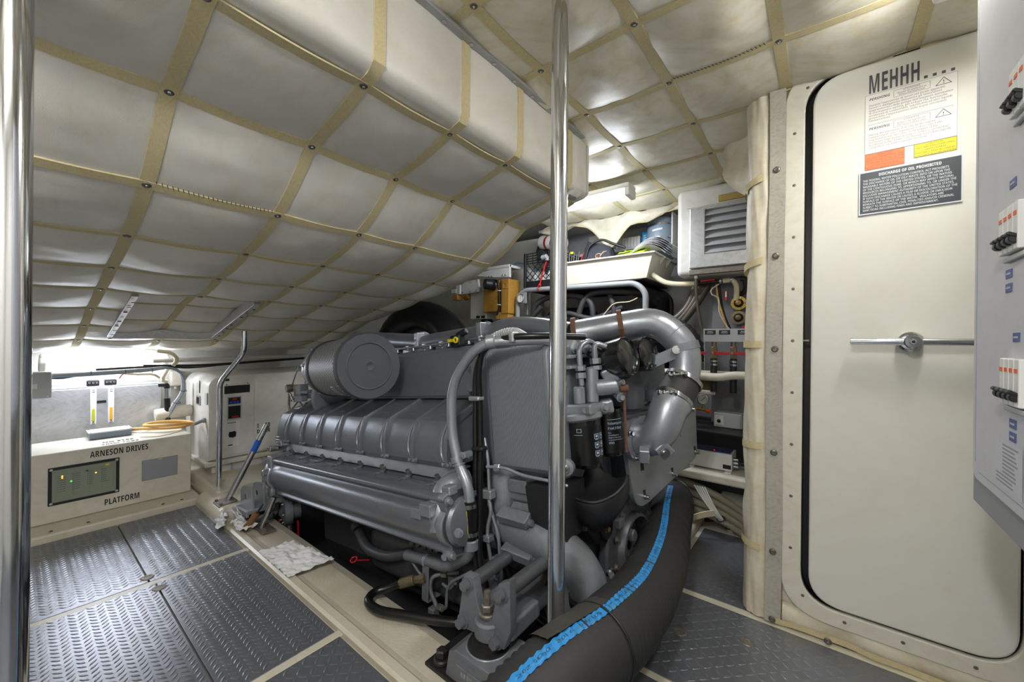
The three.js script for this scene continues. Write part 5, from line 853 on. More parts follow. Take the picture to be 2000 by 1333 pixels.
// ---- control box on the transom
{
  const b = thing('control_box', 'long cream control box lettered ARNESON DRIVES and PLATFORM', 'control box', [-3.12, 0.035, -0.15]);
  mk(b, 'body', bx2(-3.29, -2.95, 0.036, 0.377, -0.668, 0.6, 0.006), M.cream);
  const R = (g, y, z) => prep(g).applyMatrix4(new THREE.Matrix4().makeRotationY(Math.PI / 2)).translate(-2.9492, y, z);
  mk(b, 'lettering', R(letters('ARNESON DRIVES', 0.031, 0.62), 0.326, -0.365), M.black, 'black stencilled words ARNESON DRIVES');
  mk(b, 'lettering', R(letters('PLATFORM', 0.031, 0.62), 0.065, -0.375), M.black, 'black stencilled word PLATFORM');
  const top = (g, x, z) => prep(g).applyMatrix4(new THREE.Matrix4().makeRotationX(-Math.PI / 2)).applyMatrix4(new THREE.Matrix4().makeRotationY(Math.PI / 2)).translate(x, 0.3773, z);
  M.fadedLetter = std({ color: 0x6a6f80, roughness: 0.6 });
  mk(b, 'lettering', top(letters('NO STEP', 0.03, 0.75), -3.03, -0.37), M.black, 'faded words NO STEP'); mk(b, 'lettering', top(letters('TRIM TABS', 0.026, 0.8), -2.975, -0.37), M.fadedLetter, 'faded words TRIM TABS');
  // status panel with a black bezel
  const sp = canvasMat(1024, 768, (x, w, h) => { x.fillStyle = '#878f7e'; x.fillRect(0, 0, w, h); x.strokeStyle = '#6a7163'; x.lineWidth = 3; for (const [a, c, d, f] of [[60, 130, 250, 520], [330, 120, 250, 540], [600, 110, 200, 480], [780, 90, 200, 560]]) x.strokeRect(a, c, d, f); x.fillStyle = '#2e342b'; x.font = '22px sans-serif'; for (let k = 0; k < 30; k++) { const a = 90 + (k % 4) * 230, c = 160 + Math.floor(k / 4) * 52; x.beginPath(); x.arc(a, c, 7, 0, 7); x.fill(); x.fillRect(a + 16, c - 4, 60 + (k * 37) % 50, 7); } x.beginPath(); x.moveTo(540, 110); x.lineTo(570, 140); x.lineTo(510, 140); x.fill(); x.fillRect(520, 146, 40, 8); x.fillStyle = '#d8c21e'; x.fillRect(840, 40, 70, 50); }, { roughness: 0.25 });
  const bez = mk(b, 'status_panel', bx2(-2.952, -2.944, 0.121, 0.306, -0.362, -0.114, 0.003), M.black, 'black framed olive status panel with small lamps');
  const fg = face(0.222, 0.158).rotateY(Math.PI / 2).translate(-2.9432, 0.2135, -0.238); mk(bez, 'panel_face', fg, sp, undefined, true);
  for (const [y, z] of [[0.131, -0.352], [0.131, -0.124], [0.296, -0.352], [0.296, -0.124]]) mk(bez, 'panel_screw', lat([[0, 0.002], [0.005, 0.0018], [0.006, 0]], [-2.944, y, z], [1, 0, 0], 12), M.greyLight);
  const led = (c, k) => std({ color: c, emissive: c, emissiveIntensity: k, roughness: 0.4 });
  const amb = led(0xff9a20, 4), grn = led(0x30ff40, 4);
  for (const [y, z, m] of [[0.2585, -0.160, amb], [0.250, -0.160, amb], [0.247, -0.275, amb], [0.226, -0.190, grn]]) mk(bez, 'indicator_light', lat([[0, 0.0015], [0.0025, 0.001], [0.003, 0]], [-2.943, y, z], [1, 0, 0], 10), m);
  const op = mk(b, 'blank_panel', bx2(-2.952, -2.9465, 0.152, 0.265, -0.604, -0.451, 0.001), M.steel); mk(op, 'panel_face', bx2(-2.9475, -2.9455, 0.1545, 0.2625, -0.6015, -0.4535, 0.0004), M.grey, 'plain grey panel'); mk(op, 'yellow_tab', bx2(-2.9456, -2.945, 0.258, 0.263, -0.535, -0.52, 0), M.yellow);
  const j = thing('junction_box', 'small grey metal box lying on top of the control box', 'junction box', [-3.23, 0.377, -0.36]);
  mk(j, 'case', bx2(-3.29, -3.17, 0.378, 0.408, -0.44, -0.27, 0.004), M.blueGrey); mk(j, 'lid', bx2(-3.294, -3.166, 0.408, 0.416, -0.444, -0.266, 0.002), M.greyLight);
  for (const [x, z] of [[-3.285, -0.435], [-3.285, -0.275], [-3.175, -0.435], [-3.175, -0.275]]) mk(j, 'lid_screw', lat([[0, 0.002], [0.004, 0.0015], [0.0045, 0]], [x, 0.416, z], [0, 1, 0], 10), M.steel);
  const h = thing('coiled_hose', 'cream and amber hose coiled on the right end of the control box', 'hose', [-3.15, 0.377, -0.56]);
  mk(h, 'hose', cable([[-3.28, 0.39, -0.45], [-3.22, 0.40, -0.47], [-3.14, 0.398, -0.56], [-3.12, 0.395, -0.66], [-3.2, 0.40, -0.73], [-3.28, 0.41, -0.66], [-3.28, 0.415, -0.55], [-3.22, 0.415, -0.50], [-3.1, 0.42, -0.60], [-3.12, 0.41, -0.71]], 0.0085, 12, 0.02), M.hoseOrange);
  mk(h, 'loose_loop', cable([[-3.05, 0.379, -0.46], [-3.0, 0.379, -0.53], [-3.05, 0.379, -0.62], [-3.12, 0.385, -0.67]], 0.0022, 6), M.hoseCream);
  const ph = thing('grey_plug', 'grey cable plug entering the white generator casing above the control box', 'plug', [-3.15, 0.42, -0.76]);
  mk(ph, 'plug', [cyr([-3.1, 0.405, -0.715], [-3.1, 0.42, -0.758], 0.011, 0.003), cyr([-3.1, 0.42, -0.757], [-3.1, 0.424, -0.775], 0.016, 0.003)], M.grey);
  const th = thing('exhaust_sleeve', 'stubby cream pipe between the tank and the generator casing', 'pipe', [-3.35, 0.43, -0.68]);
  mk(th, 'pipe', [cyr([-3.4, 0.44, -0.58], [-3.4, 0.455, -0.77], 0.04, 0.006)], M.cream);
}
// ---- aluminium tank with two sight gauges
{
  const X = -3.5, ys = (y) => 0.95 - (0.95 - y) * 1.06, zs = (z) => z * 1.06;
  const t = thing('day_tank', 'brushed aluminium tank behind the control box', 'tank', [-3.6, 0.3, -0.25]);
  mk(t, 'shell', bx2(X - 0.18, X, 0.2, 0.64, -0.63, 0.5, 0.01), M.alu);
  mk(t, 'top_flange', bx2(X - 0.18, X, 0.636, 0.645, -0.633, 0.5, 0.002), M.alu);
  mk(t, 'plaque', bx2(X, X + 0.003, ys(0.563), ys(0.578), zs(-0.348), zs(-0.31), 0.001), M.black);
  for (const [z0, m, amber] of [[-0.295, std({ color: 0xb9bd20, roughness: 0.3 }), 0], [-0.367, std({ color: 0xe3a42a, roughness: 0.3 }), 1]]) {
    const z = zs(z0), w = 0.0128;
    const gz = thing('sight_gauge', amber ? 'tall white level gauge with amber fluid on the tank' : 'tall white level gauge with yellow-green fluid on the tank', 'gauge', [X + 0.01, ys(0.444), z]);
    mk(gz, 'frame', bx2(X + 0.001, X + 0.017, ys(0.444), ys(0.652), z - w, z + w, 0.003), M.whiteClean);
    mk(gz, 'fluid_column', bx2(X + 0.0165, X + 0.0185, ys(0.462), ys(0.535), z - w / 2, z + w / 2, 0.001), m);
    for (const y of [0.451, 0.643]) mk(gz, 'end_screw', lat([[0, 0.002], [0.006, 0.0015], [0.007, 0]], [X + 0.017, ys(y), z], [1, 0, 0], 12), M.grey);
    mk(gz, 'marker', bx2(X + 0.0165, X + 0.018, ys(0.457), ys(0.462), z - 0.004, z + 0.004, 0.0005), M.red); mk(gz, 'slot', bx2(X + 0.0165, X + 0.018, ys(0.628), ys(0.632), z - 0.006, z + 0.006, 0), M.black);
    const cp2 = thing('tank_fitting', amber ? 'black pipe fitting on the tank rim above the amber gauge' : 'black pipe fitting on the tank rim above the yellow-green gauge', 'fitting', [X - 0.02, 0.645, z]);
    mk(cp2, 'body', [bx(0.04, 0.036, 0.053, X - 0.022, 0.6635, z, 0.006)], M.black);
    for (const d of [-0.016, 0, 0.016]) mk(cp2, 'clamp_bolt', cyr([X - 0.002, 0.666, z + d], [X + 0.004, 0.666, z + d], 0.0055, 0.001), M.steel);
  }
}
// ---- wall box, cables and pipes along the transom
{
  const w = thing('wall_box', 'pale grey wall box at the left end of the transom light', 'junction box', [-3.17, 0.62, -0.06]);
  mk(w, 'case', bx2(-3.22, -3.15, 0.628, 0.764, -0.133, 0.12, 0.006), M.greyLight); mk(w, 'label_plate', bx2(-3.151, -3.149, 0.68, 0.705, -0.085, -0.03, 0), M.whiteClean);
  for (const y of [0.64, 0.752]) mk(w, 'screw', lat([[0, 0.002], [0.003, 0.0015], [0.004, 0]], [-3.15, y, -0.122], [1, 0, 0], 10), M.steel);
  const c = thing('cable_run', 'bundle of grey and black cables under the transom light', 'cables', [-3.3, 0.75, -0.6]);
  const cab = (pts, r, m, nm = 'cable') => mk(c, nm, cable(pts, r, 7, 0.03), m);
  cab([[-3.25, 0.748, 0.1], [-3.25, 0.742, -0.2], [-3.25, 0.752, -0.5], [-3.28, 0.757, -0.62], [-3.3, 0.73, -0.68], [-3.32, 0.60, -0.70], [-3.36, 0.50, -0.66], [-3.38, 0.42, -0.63]], 0.008, M.greyLight);
  cab([[-3.24, 0.736, 0.1], [-3.24, 0.731, -0.2], [-3.24, 0.742, -0.5], [-3.27, 0.75, -0.63], [-3.29, 0.71, -0.69], [-3.31, 0.60, -0.71], [-3.35, 0.50, -0.67], [-3.37, 0.42, -0.64]], 0.006, M.blueGrey);
  cab([[-3.26, 0.76, -0.3], [-3.28, 0.765, -0.6], [-3.3, 0.75, -0.72], [-3.35, 0.76, -0.95], [-3.4, 0.78, -1.4]], 0.007, M.black);
  cab([[-3.27, 0.772, -0.5], [-3.3, 0.762, -0.8], [-3.35, 0.775, -1.2], [-3.4, 0.79, -1.6]], 0.009, M.black);
  cab([[-3.32, 0.745, -0.05], [-3.3, 0.725, -0.12], [-3.28, 0.72, -0.18], [-3.26, 0.742, -0.26]], 0.006, M.black);
  cab([[-3.31, 0.735, -0.4], [-3.32, 0.72, -0.48], [-3.33, 0.715, -0.56], [-3.33, 0.69, -0.59]], 0.008, M.hoseCream, 'conduit');
  cab([[-3.22, 0.865, -0.56], [-3.2, 0.85, -0.62], [-3.18, 0.81, -0.645], [-3.2, 0.775, -0.63]], 0.0125, M.hoseCream, 'conduit');
  cab([[-3.35, 0.74, -0.63], [-3.34, 0.70, -0.61], [-3.34, 0.67, -0.605], [-3.36, 0.66, -0.63]], 0.011, M.hoseCream, 'conduit');
  cab([[-3.38, 0.66, -0.72], [-3.38, 0.58, -0.72], [-3.4, 0.48, -0.66], [-3.42, 0.40, -0.62]], 0.014, M.hoseCream, 'conduit');
  for (const z of [-0.12, -0.28, -0.42, -0.54]) mk(c, 'cable_tie', torus([-3.245, 0.742, z], [0, 0.05, 1], 0.014, 0.0015, 14, 5), M.black);
  for (const [y, z, x] of [[0.60, -0.705, -3.315], [0.52, -0.68, -3.345]]) mk(c, 'cable_tie', torus([x, y, z], [0.3, 1, -0.2], 0.018, 0.002, 14, 5), M.black);
  mk(c, 'red_ribbon', cable([[-3.25, 0.735, -0.42], [-3.24, 0.725, -0.405], [-3.24, 0.705, -0.395]], 0.003, 6, 0.01), M.redRag, 'red wire end');
  const pf = thing('plumbing_corner', 'black hose elbow with steel clamps beside the tank', 'hose', [-3.36, 0.4, -0.63]);
  mk(pf, 'hose', pipe([[-3.40, 0.64, -0.60], [-3.38, 0.64, -0.635], [-3.38, 0.40, -0.64]], 0.016, 0.03), M.rubberGloss); mk(pf, 'sleeve', cy([-3.38, 0.615, -0.636], [-3.38, 0.55, -0.637], 0.0185), M.steel);
  const sw = thing('relay_box', 'small cream relay box beside the generator casing', 'relay box', [-3.65, 0.6, -0.72]);
  mk(sw, 'case', bx2(-3.70, -3.62, 0.60, 0.71, -0.765, -0.70, 0.012), M.cream); mk(sw, 'cable_gland', cyr([-3.64, 0.60, -0.73], [-3.64, 0.58, -0.73], 0.01, 0.002), M.cream);
  // white pipe that crosses behind
  const wp = thing('deck_pipe', 'white pipe running above the generator casing', 'pipe', [-3.4, 0.8, -1.1]);
  mk(wp, 'pipe', cy([-3.3, 0.80, -0.55], [-3.36, 0.815, -1.85], 0.014), M.white);
}
// ---- generator casing
{
  const g = thing('generator_casing', 'white generator sound casing beside the control box', 'generator', [-3.3, 0.06, -1.3]);
  const prof = [[-1.9, 0.16], [-0.775, 0.16], [-0.772, 0.60]]; for (let k = 0; k <= 8; k++) { const a = k / 8 * Math.PI / 2; prof.push([-0.85 + 0.078 * Math.cos(a), 0.63 + 0.075 * Math.sin(a)]); } prof.push([-1.9, 0.715]);
  mk(g, 'shell', crease(extX(prof, -3.58, 0.53, 0.02), 0.6), M.white);
  mk(g, 'base_rail', [bx2(-3.6, -3.03, 0.13, 0.158, -1.92, -0.755, 0.006)], M.cream); mk(g, 'plinth', bx2(-3.55, -3.07, 0.02, 0.13, -1.9, -0.80, 0.004), M.white);
  for (let k = 0; k < 5; k++) mk(g, 'plinth_board', bx2(-3.072, -3.06, 0.03, 0.125, -0.90 - k * 0.09, -0.82 - k * 0.09, 0.002), k % 2 ? M.greyLight : M.white);
  const dr = mk(g, 'access_panel', bx2(-3.052, -3.045, 0.18, 0.652, -1.03, -0.838, 0.004), M.white);
  mk(g, 'access_panel', bx2(-3.052, -3.045, 0.18, 0.655, -1.36, -1.038, 0.004), M.white);
  mk(dr, 'hand_recess', bx(0.006, 0.052, 0.145, -3.0445, 0.61, -0.93, 0.024), M.black); for (const z of [-0.87, -0.99]) mk(dr, 'screw', lat([[0, 0.002], [0.004, 0.0015], [0.0045, 0]], [-3.045, 0.645, z], [1, 0, 0], 10), M.steel);
  const cp3 = mk(dr, 'control_panel', bx2(-3.047, -3.042, 0.41, 0.565, -0.955, -0.872, 0.003), M.greyLight, 'grey control panel with black screens');
  mk(cp3, 'upper_screen', bx2(-3.0425, -3.0405, 0.515, 0.558, -0.948, -0.879, 0.001), M.black); mk(cp3, 'lower_screen', bx2(-3.0425, -3.0405, 0.42, 0.502, -0.948, -0.879, 0.001), M.black);
  for (let k = 0; k < 3; k++) mk(cp3, 'blue_button', bx2(-3.041, -3.039, 0.521, 0.532, -0.939 + k * 0.019, -0.925 + k * 0.019, 0.002), std({ color: 0x2b49c8, roughness: 0.3 }));
  mk(cp3, 'red_display', bx2(-3.041, -3.0395, 0.541, 0.551, -0.925, -0.903, 0), std({ color: 0x7a1010, emissive: 0x601010, emissiveIntensity: 0.5, roughness: 0.3 })); mk(cp3, 'red_label', bx2(-3.041, -3.0395, 0.424, 0.436, -0.935, -0.90, 0), M.red);
  const st = mk(dr, 'torn_sticker', bx2(-3.0455, -3.0443, 0.235, 0.40, -0.945, -0.86, 0), M.whiteClean); mk(st, 'sticker_hole', ext([[-0.02, -0.015], [0.0, -0.022], [0.018, -0.016], [0.021, 0.01], [0.012, 0.022], [-0.006, 0.018], [-0.019, 0.02], [-0.023, 0.0]], 0.0008, 0).rotateY(Math.PI / 2).translate(-3.0444, 0.315, -0.905), M.black, 'black torn patch'); mk(st, 'torn_edge', [bx(0.0008, 0.004, 0.05, -3.0442, 0.392, -0.90, 0), bx(0.0008, 0.007, 0.025, -3.0442, 0.246, -0.893, 0)], M.black);
  mk(g, 'nameplate', bx2(-3.052, -3.046, 0.668, 0.683, -0.885, -0.845, 0.001), M.black);
  const Rg = (t, y, z) => prep(t).applyMatrix4(new THREE.Matrix4().makeRotationY(Math.PI / 2)).translate(-3.0445, y, z);
  mk(g, 'lettering', Rg(letters('I     ER', 0.026, 0.8), 0.335, -1.09), M.black, 'partly hidden black lettering'); mk(g, 'lettering', Rg(letters('D    ER', 0.026, 0.8), 0.295, -1.09), M.black, 'partly hidden black lettering');
  // left side: latch window, slot and label
  mk(g, 'latch', [bx(0.075, 0.062, 0.008, -3.24, 0.535, -0.770, 0.003)], M.grey); mk(g, 'latch_cup', bx(0.055, 0.042, 0.004, -3.24, 0.535, -0.7655, 0.002), M.black); mk(g, 'slot', bx(0.009, 0.08, 0.004, -3.22, 0.625, -0.770, 0.001), M.black); mk(g, 'side_label', bx(0.045, 0.075, 0.002, -3.085, 0.56, -0.7705, 0), M.greyLight);
}
// ---- grab rail and strut
{
  const r = thing('grab_rail', 'bent stainless grab rail on a foot plate beside the generator casing', 'rail', [-2.77, 0.05, -0.757]);
  mk(r, 'tube', pipe([[-2.77, 0.055, -0.757], [-2.765, 0.69, -0.757], [-2.66, 0.865, -0.845], [-2.66, 0.99, -0.845]], 0.0145, 0.04, 22), M.chrome);
  mk(r, 'foot_plate', bx(0.11, 0.01, 0.08, -2.77, 0.062, -0.757, 0.003), M.dullSteel);
  for (const [x, z] of [[-0.045, -0.03], [0.045, 0.03], [-0.045, 0.03], [0.045, -0.03]]) bolt(r, [-2.77 + x, 0.067, -0.757 + z], [0, 1, 0], 0.006, 0.006, M.dullSteel);
  const s = thing('strut', 'slanted stainless strut with a band of blue tape', 'strut', [-2.49, 0.045, -0.72]);
  mk(s, 'tube', cy([-2.51, 0.05, -0.715], [-2.47, 0.46, -0.90], 0.0155, 0.0155, 20), M.steel); const A = V(-2.51, 0.05, -0.715), B = V(-2.47, 0.46, -0.90), at = (t) => A.clone().lerp(B, t);
  mk(s, 'blue_tape', cy(at(0.66), at(0.80), 0.0165, 0.0165, 20), M.blueTape, 'band of blue tape');
  mk(s, 'foot_plate', bx(0.10, 0.009, 0.085, -2.51, 0.072, -0.715, 0.003, [0.15, 0, 0]), M.dullSteel); for (const [x, z] of [[-0.04, -0.03], [0.04, 0.03], [-0.04, 0.03], [0.04, -0.03]]) bolt(s, [-2.51 + x, 0.076, -0.715 + z], [0, 1, 0], 0.006, 0.006, M.dullSteel);
  const s2 = thing('strut', 'thin stainless strut standing beside the round pump', 'strut', [-2.2, 0.0, -0.78]);
  mk(s2, 'tube', cy([-2.19, 0.0, -0.775], [-2.165, 0.15, -0.825], 0.013, 0.013, 18), M.steel); mk(s2, 'foot_plate', bx(0.12, 0.008, 0.06, -2.17, 0.004, -0.785, 0.002), M.dullSteel); for (const x of [-0.045, 0.045, 0.03]) bolt(s2, [-2.17 + x, 0.008, -0.772], [0, 1, 0], 0.007, 0.008, M.dullSteel);
}
// ---- mounts, rags, pad, tool
{
  const am = thing('engine_mount', 'grey rubber engine mount block under the aft foot', 'engine mount', [-2.36, 0.0, -0.8]);
  mk(am, 'block', bx2(-2.45, -2.28, -0.008, 0.03, -0.87, -0.745, 0.012), M.paintCast); mk(am, 'rubber_cone', lat([[0, 0.026], [0.03, 0.026], [0.042, 0.02], [0.05, 0.012], [0.052, 0]], [-2.365, 0.03, -0.805], [0, 1, 0]), M.rubber);
  const fm = thing('engine_mount', 'grey cast engine mount block beneath the forward bracket', 'engine mount', [-0.75, 0.0, -0.86]);
  mk(fm, 'block', crease(ext([[-0.835, -0.004], [-0.63, -0.004], [-0.64, 0.075], [-0.66, 0.09], [-0.795, 0.09], [-0.82, 0.075]], 0.15, 0.006).translate(0, 0, -0.915), 0.5), M.paintCast);
  mk(fm, 'cast_panel', [bx(0.11, 0.04, 0.003, -0.735, 0.035, -0.7645, 0.002), bx(0.05, 0.002, 0.002, -0.745, 0.07, -0.764, 0)], M.paintCast);
  mk(fm, 'embossed_mark', [0, 1, 2, 3, 4, 5].map((k) => bx(0.007, 0.012, 0.0016, -0.765 + k * 0.0115, 0.04, -0.7628, 0.0004)), M.paintLight);
  mk(fm, 'rubber_seat', lat([[0, 0.03], [0.034, 0.03], [0.036, 0.022], [0.046, 0.02], [0.048, 0.01], [0.058, 0.008], [0.06, 0]], [-0.735, 0.089, -0.84], [0, 1, 0]), M.darkIron); mk(fm, 'seat_ring', torus([-0.735, 0.091, -0.84], [0, 1, 0], 0.062, 0.0035, 36, 8), M.paintLight);
  mk(fm, 'base_flange', bx2(-0.91, -0.6, -0.005, 0.006, -0.93, -0.755, 0.003), M.darkIron); mk(fm, 'hold_down_bolt', [cyr([-0.868, 0.006, -0.785], [-0.868, 0.022, -0.785], 0.024, 0.004), cyr([-0.868, 0.022, -0.785], [-0.868, 0.046, -0.785], 0.017, 0.004, 6)], M.darkIron, 'dark hold-down bolt');

  const pad = thing('absorbent_pad', 'white crumpled absorbent pad lying on the cream bed', 'pad', [-1.78, 0.01, -0.75]);
  mk(pad, 'sheet', grid((u, v) => { const x = -1.925 + 0.30 * u + 0.02 * v, z = -0.672 - 0.13 * v - 0.045 * u * v; return V(x, 0.02 + 0.012 * noise3(x * 14, z * 14, 1) * Math.sin(Math.PI * u) + 0.006 * noise3(x * 40, z * 40, 5) + 0.004 * v, z); }, 40, 26), M.paper);
  const rag = thing('paper_towel', 'crumpled white paper towel beside the aft mount', 'paper towel', [-2.33, 0.0, -0.70]);
  mk(rag, 'towel', grid((u, v) => { const a = u * TAU * 0.8, r = 0.03 + 0.05 * v; const f = noise3(u * 5, v * 3, 2), k = noise3(u * 11, v * 5, 8); return V(-2.35 + r * Math.cos(a) * 1.6 + 0.02 * k, 0.015 + 0.085 * (1 - v) * (0.6 + 0.5 * f) + 0.012 * k, -0.70 - r * Math.sin(a) * 0.7 + 0.02 * f); }, 60, 20), M.paper);
  mk(rag, 'trailing_end', grid((u, v) => V(-2.30 + 0.13 * u, 0.03 + 0.02 * Math.sin(u * 5 + v * 2) * (1 - u) + 0.01 * noise3(u * 4, v * 4, 3), -0.675 - 0.06 * v + 0.03 * Math.sin(u * 6) * v), 24, 12), M.paper);
  const tool = thing('hand_file', 'wooden handled file leaning beside the aft mount', 'tool', [-2.27, 0.0, -0.735]);
  mk(tool, 'handle', lat([[0, 0], [0.014, 0.0], [0.017, 0.03], [0.013, 0.07], [0.016, 0.10], [0.011, 0.115], [0, 0.118]], [-2.235, -0.004, -0.715], [0.45, 0.75, -0.3], 18), M.wood); mk(tool, 'blade', cy([-2.178, 0.088, -0.752], [-2.15, 0.135, -0.77], 0.005, 0.004, 8), M.darkIron);
}
// ---- big ribbed exhaust hose with blue tape stripe
{
  const pts = [[-0.58, 0.205, -2.02], [-0.546, 0.19, -1.926], [-0.515, 0.174, -1.756], [-0.446, 0.18, -1.43], [-0.413, 0.194, -1.15], [-0.41, 0.226, -0.887], [-0.438, 0.226, -0.748], [-0.464, 0.205, -0.651], [-0.488, 0.172, -0.569], [-0.52, 0.13, -0.49], [-0.58, 0.092, -0.37], [-0.66, 0.09, -0.2]];
  const cv = new THREE.CatmullRomCurve3(pts.map(vv), false, 'centripetal'), P = sample(cv, 0.0045), R0 = 0.088;
  const h = thing('exhaust_hose', 'thick black ribbed rubber hose with a bright blue stripe across the floor', 'hose', [-0.45, 0, -1.2]);
  mk(h, 'hose', sweep(P, (t, l) => R0 + 0.0026 * Math.sin(l * TAU / 0.019) + 0.0008 * Math.sin(l * 31), 44), M.rubber);
  // painted stripe that follows the ribs
  const stripe = canvasMat(2048, 48, (x, w, hh) => { x.fillStyle = '#2e86c8'; x.fillRect(0, 0, w, hh); for (let k = 0; k < 260; k++) { x.fillStyle = ['#8fb9c4', '#5d9cc4', '#1d6fc0', '#4b6b78'][k % 4]; x.globalAlpha = 0.35; x.fillRect((k * 397) % w, (k * 53) % hh, 6 + (k * 7) % 22, 4 + (k * 5) % 20); } x.globalAlpha = 1; x.fillStyle = '#20303c'; x.font = '20px sans-serif'; for (let k = 0; k < 4; k++) x.fillText('262-0000   2016   SHIELDS   TYPE MARINE EXHAUST', 30 + k * 510, 31, 480); }, { roughness: 0.5 });
  const n = P.length; const sp = [];
  const stripAng = (t) => 1.74 - 0.66 * Math.min(t, 0.5) + 0.3 * Math.max(0, t - 0.5);
  const strG = grid((u, v) => { const i = Math.min(n - 2, Math.floor(u * (n - 1))), T = P[i + 1].clone().sub(P[Math.max(0, i - 1)]).normalize(); const side = T.clone().cross(UPV).normalize(), up = side.clone().cross(T).normalize(); const l = i * 0.0045; const a = stripAng(u) + (v - 0.5) * 0.27; const r = R0 + 0.0026 * Math.sin(l * TAU / 0.019) + 0.0019; return P[i].clone().add(side.multiplyScalar(-Math.cos(a) * r)).add(up.multiplyScalar(Math.sin(a) * r)); }, 320, 5, 0.985, 0.055).toNonIndexed();
  { const a = strG.attributes.uv; for (let i = 0; i < a.count; i++) a.setX(i, 1 - a.getX(i)); }
  mk(h, 'blue_stripe', strG, stripe, 'bright blue printed stripe', true);
  const ti = Math.floor(n * 0.612), T = P[ti + 1].clone().sub(P[ti - 1]).normalize();
  mk(h, 'cable_tie', [torus(P[ti], T, R0 + 0.003, 0.0028, 60, 6)], M.black, 'black cable tie'); 
  // loose rubber patch under the tie
  const pi0 = 0.598, pi1 = 0.695;
  mk(h, 'rubber_patch', grid((u, v) => { const t = pi0 + (pi1 - pi0) * u, i = Math.floor(t * (n - 1)), TT = P[i + 1].clone().sub(P[i - 1]).normalize(), side = TT.clone().cross(UPV).normalize(), up = side.clone().cross(TT).normalize(); const a = 1.55 + v * 0.95; const r = R0 + 0.0035 + 0.006 * Math.exp(-(((v - 0.02) / 0.12) ** 2)) * u + 0.012 * Math.max(0, u - 0.8) * 3 * (1 - v * 0.6); return P[i].clone().add(side.multiplyScalar(-Math.cos(a) * r)).add(up.multiplyScalar(Math.sin(a) * r)); }, 30, 16), std({ map: stained(0.2, 0x3a3834, 0x4a463f, 0.6, 2, 95), roughness: 0.75, side: THREE.DoubleSide }), 'flap of flat rubber under the tie');
  const c0 = P[8], T0 = P[10].clone().sub(P[6]).normalize(); mk(h, 'end_clamp', [lat([[R0 - 0.002, -0.01], [R0 + 0.003, -0.01], [R0 + 0.003, 0.01], [R0 - 0.002, 0.01]], c0, T0, 40)], M.steel); bolt(h, c0.clone().add(V(-0.05, 0.085, 0.02)), [1, 0.3, 0], 0.008, 0.03, M.steel);
}

